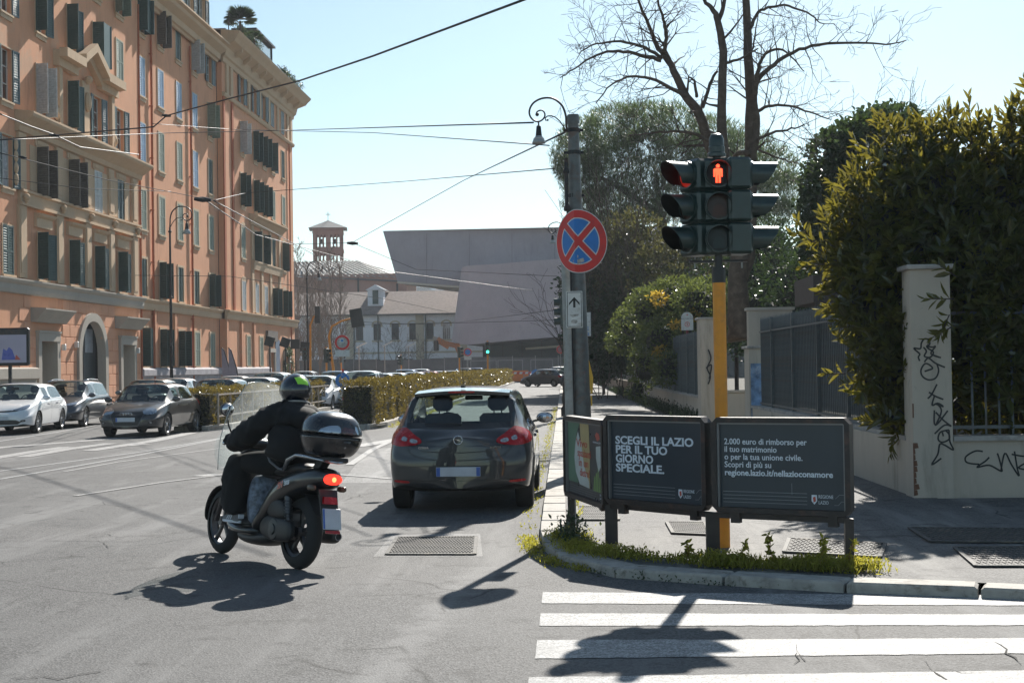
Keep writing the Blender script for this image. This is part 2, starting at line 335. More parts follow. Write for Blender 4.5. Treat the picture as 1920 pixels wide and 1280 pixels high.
M_ALLOY = mat('alloy', (0.42,0.43,0.45), 0.3, 0.9, var=0.1)
M_ALLOYD = mat('dark_alloy', (0.10,0.10,0.105), 0.38, 0.8, var=0.2)
M_GALV = mat('galvanised_steel', (0.30,0.30,0.29), 0.5, 0.5, var=0.2, scale=12, dirt=(0.20,0.15,0.10), dscale=4)
M_POLE = mat('grey_pole_paint', (0.13,0.135,0.13), 0.5, 0.2, var=0.25, scale=10, dirt=(0.16,0.09,0.06), dscale=3)
M_YELLOW = mat('yellow_orange_paint', (0.72,0.27,0.012), 0.42, 0.0, var=0.12, scale=5, dirt=(0.50,0.20,0.03), dscale=6, bmp=0.1)
M_TLGREEN = mat('signal_green_plastic', (0.018,0.036,0.032), 0.33, 0.0, var=0.25, scale=14, spec=0.6)
M_TLIN = mat('signal_inner_black', (0.006,0.007,0.007), 0.6, var=0.2)
M_LENSR = mat('dark_red_lens', (0.10,0.03,0.02), 0.25); M_LENSA = mat('dark_amber_lens', (0.035,0.016,0.010), 0.4, var=0.4)
M_LENSG = mat('dark_green_lens', (0.008,0.014,0.014), 0.4, var=0.4)
E_RED = emis('lit_red_man', (1.0,0.055,0.02), 2.6); E_RED2 = emis('lit_red_lamp', (1.0,0.04,0.02), 0.12); E_GREEN = emis('lit_green_lamp', (0.05,1.0,0.55), 3.0)
E_TAIL = emis('lit_tail_lamp', (1.0,0.03,0.015), 1.6); E_TAILC = emis('lit_tail_core', (1.0,0.12,0.04), 4.0)
M_SRED = mat('sign_red', (0.62,0.025,0.02), 0.4, var=0.1, dirt=(0.45,0.03,0.03), dscale=6); M_SBLUE = mat('sign_blue', (0.015,0.17,0.50), 0.4, var=0.12)
M_SWHITE = mat('sign_white', (0.62,0.62,0.60), 0.45, var=0.1, scale=12, dirt=(0.38,0.35,0.31), dscale=9); M_SBACK = mat('sign_back_grey', (0.22,0.22,0.22), 0.5, 0.4)
M_STICK = mat('sticker_paper', (0.40,0.38,0.35), 0.7, var=0.5, scale=25); M_TEAL = mat('sign_teal', (0.02,0.22,0.22), 0.5)
M_BOARD = mat('poster_navy', (0.030,0.043,0.056), 0.3, var=0.1, scale=2, rvar=0.05); M_PWHITE = mat('poster_white', (0.66,0.72,0.78), 0.35, var=0.06)
M_PGREY = mat('poster_line_grey', (0.22,0.25,0.27), 0.35); M_FRAME = mat('billboard_frame_black', (0.028,0.022,0.021), 0.42, 0.1, var=0.35, scale=9, dirt=(0.10,0.05,0.035), dscale=5, bmp=0.15)
M_PGREEN = mat('poster_green', (0.10,0.20,0.13), 0.35); M_PYEL = mat('poster_ochre', (0.46,0.36,0.16), 0.35); M_PCHAR = mat('poster_charcoal', (0.05,0.05,0.052), 0.3)
M_PRED = mat('poster_red', (0.50,0.08,0.05), 0.35); M_PPALE = mat('poster_pale', (0.50,0.55,0.53), 0.35); M_PLEAF = mat('poster_leaf_green', (0.20,0.34,0.10), 0.35)
M_WALL = stucco('cream_garden_wall', (0.46,0.40,0.33), (0.15,0.13,0.10), (0.32,0.29,0.26), 0.75)
M_COPE = mat('wall_coping', (0.36,0.33,0.30), 0.8, var=0.25, scale=5, bmp=0.3, dirt=(0.14,0.13,0.11), dscale=3)
M_BRICKX = mat('exposed_brick', (0.16,0.075,0.045), 0.9, var=0.4, scale=14, bmp=0.5)
M_FENCE = mat('fence_grey_paint', (0.10,0.115,0.12), 0.5, 0.2, var=0.2, dirt=(0.13,0.09,0.06), dscale=4)
M_SHEET = mat('fence_sheet_metal', (0.20,0.23,0.25), 0.5, 0.2, var=0.12, scale=2)
M_BARK = mat('bark', (0.085,0.062,0.045), 0.9, var=0.35, scale=6, bmp=0.7, bscale=22, dirt=(0.14,0.11,0.085), dscale=6)
M_BARKD = mat('dark_bark', (0.05,0.035,0.028), 0.9, var=0.3, scale=6, bmp=0.4)
M_TWIGL = mat('pale_twigs', (0.20,0.155,0.125), 0.9, var=0.25)
M_TWIG = mat('fine_twigs', (0.075,0.052,0.04), 0.9, var=0.3)
L_HEDGE = leafmat('hedge_leaf', (0.040,0.052,0.014), (0.24,0.175,0.028), 0.32, 0.30, 0.5, 0.7)
L_LAUREL = leafmat('laurel_leaf', (0.028,0.048,0.015), (0.27,0.23,0.03), 0.36, 0.22, 0.35, 0.8)
L_BUSH = leafmat('bush_leaf', (0.045,0.072,0.026), (0.20,0.24,0.05), 0.32, 0.26, 0.45, 0.8)
L_DARK = leafmat('dark_leaf', (0.018,0.035,0.014), (0.05,0.085,0.02), 0.25, 0.4, 0.4, 0.5)
L_IVY = leafmat('ivy_leaf', (0.025,0.045,0.018), (0.07,0.11,0.03), 0.28, 0.35, 0.4, 0.6)
L_PINE = leafmat('pine_needle', (0.075,0.125,0.05), (0.17,0.24,0.08), 0.30, 0.5, 0.4, 0.4)
L_WEED = leafmat('weed_leaf', (0.16,0.165,0.035), (0.50,0.46,0.06), 0.50, 0.5, 0.45, 0.3)
L_YELL = leafmat('yellow_leaf', (0.30,0.20,0.03), (0.55,0.38,0.05), 0.5, 0.4, 0.3, 0.4)
M_HCORE = mat('dark_foliage_core', (0.022,0.020,0.013), 0.95, var=0.5, scale=14, bmp=0.8, bscale=20)  # dark fill for the solid cores inside hedges and bushes
M_CONC = stucco('museum_concrete', (0.32,0.30,0.325), (0.25,0.235,0.25), (0.36,0.335,0.355), 0.7)
M_CONC2 = stucco('museum_concrete_warm', (0.41,0.345,0.355), (0.33,0.28,0.29), (0.45,0.385,0.385), 0.6)
M_CONCL = mat('museum_soffit', (0.52,0.48,0.40), 0.8, var=0.1, space='World')
M_GLASSD = mat('dark_glazing', (0.03,0.045,0.05), 0.5, var=0.3, spec=0.4)
M_WHITEB = stucco('white_render', (0.74,0.76,0.80), (0.60,0.60,0.62), (0.78,0.78,0.80), 0.3)
M_CREAM = mat('cream_pilaster', (0.50,0.45,0.35), 0.85, var=0.12, space='World')
M_TILE = mat('brown_roof_tiles', (0.22,0.165,0.14), 0.85, var=0.35, scale=2.5, bmp=0.6, bscale=10, space='World')
M_SLATE = mat('grey_metal_roof', (0.12,0.12,0.12), 0.6, 0.2, var=0.25, scale=0.8, space='World')
M_BRICKT = stucco('church_brick', (0.33,0.17,0.135), (0.20,0.09,0.07), (0.31,0.16,0.12), 0.35)
M_CHURCH = stucco('church_wall', (0.30,0.19,0.16), (0.22,0.15,0.12), (0.34,0.23,0.19), 0.35)
M_PANEF = mat('far_window_pane', (0.05,0.06,0.07), 0.6, var=0.4, space='World'); M_HILL = mat('far_hill', (0.06,0.09,0.06), 0.9, var=0.3, scale=0.02, space='World')
M_MESH = mat('hoarding_grey', (0.13,0.125,0.125), 0.8, var=0.2, scale=1.0, space='World')
M_ORNG = mat('safety_orange', (0.75,0.20,0.02), 0.6, var=0.15, scale=4); M_RW_R = mat('barrier_red', (0.60,0.05,0.03), 0.5); M_RW_W = mat('barrier_white', (0.62,0.62,0.6), 0.5)
M_EXC = mat('excavator_orange', (0.50,0.15,0.03), 0.5, var=0.25, dirt=(0.12,0.08,0.05), dscale=2)
M_BROWN = mat('dark_brown_canopy', (0.035,0.022,0.018), 0.6, var=0.2)
M_LAMPG = mat('lamp_glass_shade', (0.34,0.36,0.36), 0.3, 0.1, var=0.15)
M_WIRE = mat('wire_black', (0.02,0.02,0.022), 0.5, 0.3); M_WIREL = mat('wire_pale', (0.07,0.067,0.065), 0.85, 0.0, spec=.1)
M_TERRA = mat('terracotta', (0.34,0.14,0.08), 0.8)
M_BAGY = mat('yellow_plastic', (0.75,0.42,0.03), 0.4)
M_FLAG = mat('flag_cloth', (0.30,0.27,0.32), 0.8, var=0.25, scale=2); M_SCREEN = mat('poster_lilac', (0.38,0.33,0.42), 0.3, var=0.12, scale=1); M_SCRB = mat('poster_blue', (0.06,0.08,0.38), 0.3)
G_CAR = glassmat('car_glass', (0.70,0.80,0.79), 0.08); G_CARS = glassmat('car_glass_dark', (0.12,0.16,0.17), 0.16); G_SCREEN = screenmat('scooter_screen')
# ---------------------------------------------------------------- ground, road, kerbs, markings
def sheet(name, pts, z, m, parent=None, kind=None, label=None):
    b = MB(); b.add([(p[0], p[1], z) for p in pts], [tuple(range(len(pts)))])
    o = b.build(name, m, parent)
    if o.data.polygons[0].normal.z < 0: o.data.flip_normals()
    return tag(o, label, None, None, kind)
sheet('ground', [(-1500,-400),(1500,-400),(1500,3000),(-1500,3000)], -0.06, M_GROUND, kind='structure')
sheet('road', [(-22.5,-30),(40,-30),(40,24),(12,60),(6,170),(40,185),(40,215),(-60,215),(-60,185),(-22.3,150)], 0.0, M_ROAD, kind='structure')
ZP = 0.08
def resample(pts, d):
    pts = [Vector((p[0], p[1], 0)) for p in pts]; out = [pts[0]]; acc = 0
    for a, b in zip(pts, pts[1:]):
        L = (b-a).length; t = d - acc
        while t <= L: out.append(a + (b-a)*(t/L)); t += d
        acc = (L - (t - d))
    return out
def offs(pts, w):
    o = []
    for i, p in enumerate(pts):
        t = (pts[min(i+1,len(pts)-1)] - pts[max(i-1,0)]).normalized(); o.append(p + Vector((t.y, -t.x, 0))*w)
    return o
def kerb_line(parent, pts, width, z, m, d=0.95, gap=0.012, side=1, start=0, z0=-0.05, jit=0.006):
    """kerb stones one by one along a line; they lie on side*right of it"""
    P = resample(pts, d); k = 0
    for a, b in zip(P, P[1:]):
        t = (b-a).normalized(); r = Vector((t.y, -t.x, 0))*side*width
        a2 = a + t*gap; b2 = b - t*gap; j = random.uniform(-jit, jit); h = z + random.uniform(-jit*.5, jit*.5)
        q = [a2 + r*0.02*random.random(), b2 + r*0.02*random.random(), b2 + r, a2 + r]; c = 0.018
        mb = MB(); lo = [(p.x, p.y, z0) for p in q]; m1 = [(p.x, p.y, h-c) for p in q]
        cen = sum(q, Vector())/4; up = [((p.x + (cen.x-p.x)*0.05), (p.y + (cen.y-p.y)*0.05), h) for p in q]
        mb.add(lo + m1 + up, [(0,1,5,4),(1,2,6,5),(2,3,7,6),(3,0,4,7),(4,5,9,8),(5,6,10,9),(6,7,11,10),(7,4,8,11),(8,9,10,11)])
        o = mb.build('kerb_stone', m, parent); k += 1
    return k
cpx = [(1012,990),(1014,1005),(1023,1022),(1040,1037),(1075,1050),(1150,1064),(1300,1075),(1600,1092),(1920,1103)]
corner = [gp(x, y, ZP) for x, y in cpx]
far_line = [(-0.45,152),(-0.4,100),(-0.33,60),(-0.30,30),(-0.29,17)]
kpts = far_line + [(c.x, c.y) for c in corner] + [(5.2,9.6),(9,8.2),(16,5.6),(28,1)]
dense = resample(kpts, 0.6)
inner = offs(dense, -0.26)
pav = [(p.x, p.y) for p in inner] + [(30,4),(30,16.9),(4.4,17.3),(4.3,22),(3.6,44),(3.2,84),(3.0,152)]
pavement = sheet('pavement', pav, ZP-0.006, M_PAVE, kind='structure')
near = [p for p in kpts if p[1] < 61]; near = [(-0.33,60)] + near[1:] if near[0][1] != 60 else near
kerb_line(pavement, near, 0.27, ZP, M_KERB, side=-1)
mb = MB(); mb.prism([(-0.45,152,-0.05),(-0.33,60.5,-0.05),(-0.06,60.5,-0.05),(-0.18,152,-0.05)], (0,0,ZP+0.05)); mb.build('far_kerb', M_KERB, pavement)
sheet('garden_soil', [(4.45,17.8),(30,17.8),(60,40),(60,170),(3.4,150),(3.7,80),(4.0,43),(4.3,32),(4.6,22)], 0.06, mat('garden_soil', (0.045,0.04,0.025), 0.95, var=0.4, scale=3, space='World'), kind='structure')
# weedy gutter soil between kerb and pavement
# pavement by the apartment building
bpav = sheet('building_pavement', [(-24.6,30),(-19.6,30),(-19.2,152),(-22.6,152)], 0.12, M_PAVE, kind='structure')
mb = MB(); mb.prism([(-19.6,30,-0.05),(-19.35,30,-0.05),(-18.95,152,-0.05),(-19.2,152,-0.05)], (0,0,0.175)); mb.build('kerb', M_KERB2, bpav)
# hedge beds (medians)
def bed(name, x0, x1, y0, y1, taper):
    o = sheet(name, [(x0,y0+taper),(x0,y1),(x1,y1),(x1,y0+taper),(x1-.25,y0),(x0+.25,y0)], 0.10, M_GROUND, kind='structure')
    kerb_line(o, [(x1-.30,y0-.1),(x1+.02,y0+taper),(x1+.02,y0+50)], 0.2, 0.15, M_KERB, d=1.6, side=-1)
    kerb_line(o, [(x0+.2,y0-.1),(x1-.32,y0-.12)], 0.2, 0.15, M_KERB, d=0.7, side=-1)
    b = MB(); b.box(x1-.2, x1+.02, y0+51, y1, -0.05, 0.15); b.box(x0, x0+.2, y0+taper, y1, -0.05, 0.15); b.build('kerb', M_KERB, o); return o
bed_l = bed('left_median', -11.45, -9.95, 41.0, 150, 1.2)
bed_r = bed('right_median', -6.55, -5.25, 40.6, 148, 0.8)
# painted markings, each its own sheet 4 mm above the road
def stripe(name, px, w, m, z=0.004, pix=True):
    P = [gp(x, y) if pix else Vector((x, y, 0)) for x, y in px]; P = [Vector((p.x, p.y, 0)) for p in P]
    A = offs(P, w/2); B = offs(P, -w/2)
    mb = MB(); n = len(P); mb.add([(p.x, p.y, z) for p in A] + [(p.x, p.y, z) for p in B], [(i, i+1, n+i+1, n+i) for i in range(n-1)])
    o = mb.build(name, m, road_marks, fix=False)
    if o.data.polygons[0].normal.z < 0: o.data.flip_normals()
    return o
road_marks = empty('road_markings'); road_marks['kind'] = 'structure'
mb_m = [(-0.20,10.46,10.98,3.3,10.16,10.60),(-0.20,9.56,10.04,2.93,9.42,9.82),(-0.205,8.49,9.06,2.64,8.53,8.99),(-0.23,7.45,7.98,2.6,7.55,8.06),(-0.24,6.45,6.98,2.6,6.6,7.1),(-0.25,5.45,5.98,2.6,5.6,6.1)]
for x0, a, b, x1, c, d in mb_m:
    k = 12.0; s1 = (c-a)/(x1-x0); s2 = (d-b)/(x1-x0)
    N = 150; va = []; fb = []
    for i in range(N+1):
        x = x0 + (k-x0)*i/N; xx = min(x, x1) if x < x1 else x1 + (x-x1)*0.4
        va += [(x + 0, a + s1*(xx-x0) + random.uniform(-.010,.010), 0.004), (x, b + s2*(xx-x0) + random.uniform(-.010,.010), 0.004)]
    fb = [(2*i, 2*i+2, 2*i+3, 2*i+1) for i in range(N)]
    m_ = MB(); m_.add(va, fb); o = m_.build('zebra_stripe', M_LINE, road_marks)
    if o.data.polygons[0].normal.z < 0: o.data.flip_normals()
zz = [0.004]
def st(px, w, m): zz[0] += 0.0004; return stripe('painted_line', px, w, m, zz[0])
st([(-200,902),(0,883),(273,846),(427,819)], 0.13, M_LINE)
st([(-200,922),(0,898),(112,879),(260,853),(427,820),(470,808)], 0.13, M_LINE)
st([(120,884),(221,866),(453,835),(520,822)], 0.10, M_LINE2)
st([(-60,836),(0,827),(95,812),(182,797)], 0.14, M_LINE)
st([(-60,846),(0,839),(167,826),(346,811)], 0.45, M_LINE2)
st([(-60,866),(0,857),(60,847),(125,838)], 0.40, M_LINE2)
st([(40,857),(120,843),(208,831)], 0.40, M_LINE2)
st([(167,845),(286,827),(360,811)], 0.40, M_LINE2)
st([(240,836),(278,832)], 0.25, M_LINE2)
st([(140,930),(300,905),(420,890)], 0.10, M_LINE2)
st([(370,893),(412,889)], 0.3, M_LINE2)
st([(660,838),(735,826),(770,820)], 0.5, M_LINE2)
st([(634,890),(735,898)], 0.12, M_LINE2)
st([(655,872),(700,842),(745,822)], 0.15, M_LINE2)
st([(560,785),(645,764),(800,735)], 0.15, M_LINE2)
# patched asphalt strips
def patchp(px, z=0.002, m=None):
    P = [gp(x, y) for x, y in px]; o = MB().add([(p.x,p.y,z) for p in P], [tuple(range(len(P)))]).build('asphalt_patch', m, road_marks)
    if o.data.polygons[0].normal.z < 0: o.data.flip_normals()
M_PATCH = asphalt('patch_asphalt', (0.085,0.083,0.082), (0.14,0.137,0.135), False)
M_PATCH2 = asphalt('light_patch_asphalt', (0.15,0.147,0.145), (0.23,0.225,0.22), False)
patchp([(700,1043),(905,1043),(900,1000),(735,1002)], 0.0015, M_PATCH2)
patchp([(640,905),(735,905),(748,838),(690,842)], 0.0015, M_PATCH2)
patchp([(-300,1010),(250,1015),(330,1000),(40,985),(-300,975)], 0.0012, M_PATCH)
# cracks: thin flat strips of dark colour
M_CRACK = mat('crack_dark', (0.022,0.021,0.02), 0.95, var=0.3)
def crack(px, w=0.012, wig=0.05, rng=None):
    P = [gp(x, y) for x, y in px]; out = []
    for a, b in zip(P, P[1:]):
        n = max(int((b-a).length/0.10), 2)
        for i in range(n): out.append(a + (b-a)*i/n + Vector((random.gauss(0, wig*.6), random.gauss(0, wig*.7), 0)))
    out.append(P[-1]); A = []; B = []
    for i, p in enumerate(out):
        t = (out[min(i+1,len(out)-1)] - out[max(i-1,0)]).normalized(); ww = w*.55*random.uniform(.1,1.5)*(1-abs(2*i/len(out)-1)**3)
        A.append((p.x + t.y*ww, p.y - t.x*ww, 0.0062)); B.append((p.x - t.y*ww, p.y + t.x*ww, 0.0062))
    n = len(out); o = MB().add(A+B, [(i, i+1, n+i+1, n+i) for i in range(n-1)]).build('crack', M_CRACK, road_marks, fix=False)
crack([(1490,1205),(1496,1222),(1488,1246)], 0.010, 0.03); crack([(1496,1222),(1510,1240)], 0.008, 0.02)
crack([(1875,1203),(1890,1225),(1915,1246)], 0.012, 0.03); crack([(1725,1232),(1740,1250),(1775,1275)], 0.010, 0.03)
crack([(1600,1232),(1700,1250),(1850,1262)], 0.006, 0.04)
crack([(0,1269),(110,1272),(190,1259)], 0.016, 0.03)
crack([(100,1078),(250,1068),(380,1060),(440,1052)], 0.008, 0.05); crack([(80,1030),(170,1045),(280,1040)], 0.008, 0.05)
crack([(180,1000),(230,1008),(280,1004),(360,996)], 0.016, 0.05); crack([(190,1012),(205,1028)], 0.010, 0.03)
crack([(620,1098),(760,1092),(940,1096)], 0.006, 0.05); crack([(640,940),(670,930),(735,915)], 0.008, 0.04)
crack([(0,975),(60,960),(160,950)], 0.008, 0.06); crack([(350,980),(390,970)], 0.006, 0.03)

def cover(px, z, label, nx=16, ny=10, pix=True, diag=True, group='metal covers in the pavement'):
    q = [gp(x, y, z) for x, y in px]   # near-left, near-right, far-right, far-left
    o = empty('access_cover', q[0], 0, label, 'cover', group)
    L = [p - q[0] for p in q]
    def P(u, v): return (L[0]*(1-u)+L[1]*u)*(1-v) + (L[3]*(1-u)+L[2]*u)*v
    m = MB(); a = [P(0,0),P(1,0),P(1,1),P(0,1)]; m.prism([Vector((p.x,p.y,0.001)) for p in a], (0,0,0.006)); m.build('cover_plate', M_IRONGAP, o)
    m = MB()
    for a_, b_ in ((P(0,0),P(1,0)),(P(1,0),P(1,1)),(P(1,1),P(0,1)),(P(0,1),P(0,0))):
        m.bar((a_.x,a_.y,0.009), (b_.x,b_.y,0.009), 0.035, 0.012)
    m.build('cover_frame', M_IRON, o)
    m = MB()
    for i in range(nx):
        for j in range(ny):
            u = (i+.5+(0.5*(j%2) if diag else 0))/(nx+.5); v = (j+.5)/ny; s = 0.36
            if u < .03 or u > .97: continue
            c = P(u, v); du = (P(min(u+.01,1),v)-P(u,v))/.01/nx*s; dv = (P(u,v)-P(u,max(v-.01,0)))/.01/ny*s
            t = [c-du, c-dv, c+du, c+dv] if diag else [c-du-dv, c+du-dv, c+du+dv, c-du+dv]
            m.prism([Vector((p.x,p.y,0.006)) for p in t], (0,0,0.007))
    tag(m.build('cover_studs', M_IRON, o), kind='stuff')
cover([(725,1040),(890,1040),(893,1007),(745,1008)], 0.002, 'large worn iron cover with raised studs set in the road behind the scooter', 26, 14, group=None)
for px, lb in (([(1262,1000),(1330,1003),(1322,980),(1250,979)], 'metal cover on the pavement behind the navy billboards'),
           ([(1470,1035),(1650,1045),(1660,1020),(1480,1010)], 'studded cover on the pavement right of the billboards'),
           ([(1745,1016),(1990,1018),(1960,992),(1705,990)], 'long dark cover in the shade of the pavement near the wall'),
           ([(1830,1062),(2050,1062),(2030,1025),(1790,1027)], 'cover with diagonal studs beside the kerb at the right edge'),
           ([(1085,975),(1160,975),(1150,950),(1080,950)], 'pale cover seen under the narrow left billboard')):
    cover(px, ZP, lb, 18, 9, group=None)
# ---------------------------------------------------------------- apartment building (local: x out of the wall, y along it, z up)
bld = empty('apartment_building', (-25,0,0), -math.atan(0.016), 'six storey orange stucco apartment building with green and blue shutters filling the left side', 'building')
TOP = 22.75; DEEP = -14.0
ROWS = {0:(2.05,4.2), 1:(6.02,8.12), 2:(9.78,12.0), 3:(13.52,15.8), 4:(17.32,19.52), 5:(20.92,22.85)}
ROWOFF = {0:0,1:0,2:0,3:0,4:0,5:0}
Acol = [57.0,61.05,65.0,69.0,72.6,76.2]; Bcol = [80.4,84.0,87.8,91.4,95.1]; Ccol = [102.5,106.6,109.6,112.6,116.4]
WW = 1.15; wins = []       # (y, z0, z1, x offset, type)
XA, XB, XC, XBAY = 0.12, 0.0, 0.38, 0.34
import itertools
types = {}
def setw(row, col, t): types[(row, col)] = t
for c in Acol:
    for r in (1,2,3,4,5): setw(r, c, 'half')
for c in Bcol:
    for r in (0,1,2,3,4,5): setw(r, c, 'closed')
for c in Ccol:
    for r in (1,2,3,4,5): setw(r, c, 'half')
sec = {}
for c in Acol: sec[c] = 'A'
for c in Bcol: sec[c] = 'B'
for c in Ccol: sec[c] = 'C'
# shutter look read from the photograph: (state, colour)
look = {(1,65.0):('halfwide','G'),(1,69.0):('wide','G'),(1,72.6):('wide','G'),(1,76.2):('wide','G'),(1,61.05):('closed','G'),(1,57.0):('half','G'),
 (2,61.05):('flat','D'),(2,65.0):('perp','B'),(2,69.0):('perp','B'),(2,72.6):('closed','S'),(2,76.2):('shut','D'),(2,57.0):('perp','G'),
 (3,61.05):('flat','D'),(3,65.0):('perp','S'),(3,69.0):('perpflat','G'),(3,72.6):('flat','D'),(3,76.2):('flat','D'),(3,57.0):('half','G'),
 (4,61.05):('flat','D'),(4,65.0):('perpflat','G'),(4,69.0):('perpflat','G'),(4,72.6):('awning','G'),(4,76.2):('closed','E'),(4,57.0):('half','G'),
 (5,76.2):('half','E'),(5,72.6):('half','G'),(5,69.0):('half','G'),(5,65.0):('half','G'),(5,61.05):('half','G'),(5,57.0):('half','G'),
 (5,80.4):('awn2','G'),(5,84.0):('perp','B'),(5,87.8):('shut','G'),(5,91.4):('perp','S'),(5,95.1):('flat','D'),
 (4,80.4):('closed','L'),(4,84.0):('closed','L'),(4,87.8):('closed','L'),(4,91.4):('closed','L'),(4,95.1):('perp','E'),
 (3,80.4):('closed','L'),(3,84.0):('closed','E'),(3,87.8):('closed','E'),(3,91.4):('closed','L'),(3,95.1):('shut','G'),
 (2,80.4):('closed','E'),(2,84.0):('closed','E'),(2,87.8):('closed','E'),(2,91.4):('closed','E'),(2,95.1):('closed','E'),
 (1,80.4):('shut','G'),(1,84.0):('half','G'),(1,87.8):('shut','G'),(1,91.4):('shut','G'),(1,95.1):('half','G'),
 (0,80.4):('wide','G'),(0,84.0):('half','G'),(0,87.8):('half','G'),(0,91.4):('closed','E'),(0,95.1):('closed','E'),
 (5,102.5):('flat','D'),(5,106.6):('flat','D'),(5,109.6):('flat','D'),(5,112.6):('closed','D'),(5,116.4):('closed','D'),
 (4,102.5):('perp','S'),(4,106.6):('half','G'),(4,109.6):('half','G'),(4,112.6):('perpflat','G'),(4,116.4):('shut','G'),
 (3,102.5):('half','G'),(3,106.6):('half','G'),(3,109.6):('half','G'),(3,112.6):('closed','E'),(3,116.4):('closed','E'),
 (2,102.5):('closed','E'),(2,106.6):('wide','G'),(2,109.6):('wide','G'),(2,112.6):('shut','G'),(2,116.4):('perpflat','G'),
 (1,102.5):('closed','S'),(1,106.6):('closed','S'),(1,109.6):('closed','S'),(1,112.6):('half','G'),(1,116.4):('half','G')}
SHC = {'G':M_SH_DG,'E':M_SH_GR,'L':M_SH_BL,'B':M_SH_BR,'S':M_SH_SV,'D':mat('shutter_blue_green', (0.03,0.065,0.075), 0.45, var=0.2)}
def shutter_mesh(w, h, slats=True):
    """leaf hinged at y=0, spans +y, thickness in x"""
    m = MB(); t = 0.045; f = 0.07
    for a in ((0,f,0,h),(w-f,w,0,h)): m.box(0,t,a[0],a[1],a[2],a[3])
    for z0 in (0, h*0.46, h-f): m.box(0,t,f,w-f,z0,z0+f)
    for z0, z1 in ((f, h*.46), (h*.46+f, h-f)):
        n = max(int((z1-z0)/0.10), 3)
        for i in range(n):
            z = z0 + (z1-z0)*(i+.5)/n; m.add([(0.004,f,z+.035),(0.041,f,z-.03),(0.041,w-f,z-.03),(0.004,w-f,z+.035)], [(0,1,2,3)]) 
    m.box(0.018,0.026,f,w-f,f,h-f)
    return m.mesh(False)
SH_ME = {}
def shutter(win, y, z, w, h, side, ang, c):
    """side: +1 hinge at near jamb (low y), -1 hinge at far jamb; ang 0 = closed, 90 = stands out, 175 = folded to the wall"""
    key = (round(w,2), round(h,2))
    if key not in SH_ME: SH_ME[key] = shutter_mesh(w, h)
    me = SH_ME[key]
    if len(me.materials) == 0: me.materials.append(c)
    o = bpy.data.objects.new('shutter', me); COL.objects.link(o); o.parent = win
    o.material_slots[0].link = 'OBJECT'; o.material_slots[0].material = c
    if side > 0: o.location = (0.0, y, z); o.rotation_euler = (0,0,-math.radians(ang))
    else: o.location = (0.0, y, z); o.rotation_euler = (0,0,math.radians(ang)+PI); o.location.x = 0.045 if ang < 5 else 0.0
    return o
FR_ME = {}
def window(y, z0, z1, x, state, c, w=WW, sill=True, surround=None, arch=False, curtain=False):
    wi = MB(); h = z1-z0
    # surround band proud of the wall
    s = 0.14 if surround else 0.06
    wi.box(0.002,0.045,-w/2-s,-w/2,-0.02,h+s,0); wi.box(0.002,0.045,w/2,w/2+s,-0.02,h+s,0); wi.box(0.002,0.045,-w/2,w/2,h,h+s,0)
    if arch: wi.prism([(0.002,-w/2-s,h+s),(0.002,-w/4,h+s+.22),(0.002,w/4,h+s+.22),(0.002,w/2+s,h+s)], (0.05,0,0), 0)
    if sill: wi.box(-0.05,0.12,-w/2-.12,w/2+.12,-0.11,-0.02,0); wi.box(0.0,0.07,-w/2-.06,w/2+.06,-0.30,-0.115,0)
    key = (round(h,2), round(w,2), bool(surround), arch, sill)
    if key not in FR_ME:
        me = wi.mesh(); me.materials.append(M_TRIM); FR_ME[key] = me
    o = bpy.data.objects.new('window', FR_ME[key]); COL.objects.link(o); o.parent = bld; o.location = (x, y, z0)
    k2 = ('p',) + key[:2] + (curtain,)
    if k2 not in FR_ME:
        m = MB(); xr = -0.20; m.box(xr-.02, xr, -w/2, w/2, 0, h, 0)
        for a in (-w/2, -0.03, w/2-.06): m.box(xr+.002, xr+.04, a, a+.06, 0, h, 1)
        for zz_ in (0, h*.33, h*.66, h-.06): m.box(xr+.002, xr+.03, -w/2+.06, w/2-.06, zz_, zz_+.05, 1)
        me = m.mesh(); me.materials.append(M_PANEL if curtain else M_PANE); me.materials.append(M_WOODW); FR_ME[k2] = me
    p = bpy.data.objects.new('casement', FR_ME[k2]); COL.objects.link(p); p.parent = o
    c = SHC[c]; lw = w/2 - .01
    A = {'closed':(0,0),'shut':(0,0),'perp':(98,80),'half':(120,70),'halfwide':(105,160),'wide':(100,172),'flat':(172,172),'perpflat':(95,165),'awning':None,'awn2':None}[state]
    if A:
        if state == 'closed': shutter(o, -w/2+.005, 0, lw, h, 1, 0, c).location.x = 0.0; shutter(o, w/2-.005, 0, lw, h, -1, 0, c)
        elif state == 'shut':
            q = shutter(o, -w/2+.005, 0, lw, h, 1, 4, c); q.location.x = -.05; q = shutter(o, w/2-.005, 0, lw, h, -1, 6, c); q.location.x = .0
        else:
            shutter(o, -w/2, 0, lw, h, 1, A[0], c).location.x = .05; q = shutter(o, w/2, 0, lw, h, -1, A[1], c); q.location.x = .05
    else:   # both leaves stand out square to the wall with a cloth of slats: looks like a dark box
        q = shutter(o, -w/2, 0, lw, h, 1, 88, c); q.location.x = .05; q = shutter(o, w/2, 0, lw, h, -1, 92, c); q.location.x = .05
        if state == 'awning': m = MB(); m.box(0.55,0.58,-w/2,w/2,0,h); m.build('shutter_board', c, o)
        else: m = MB(); m.box(0.40,0.43,-w/2,w/2,0,h); m.build('shutter_board', c, o)
    return o
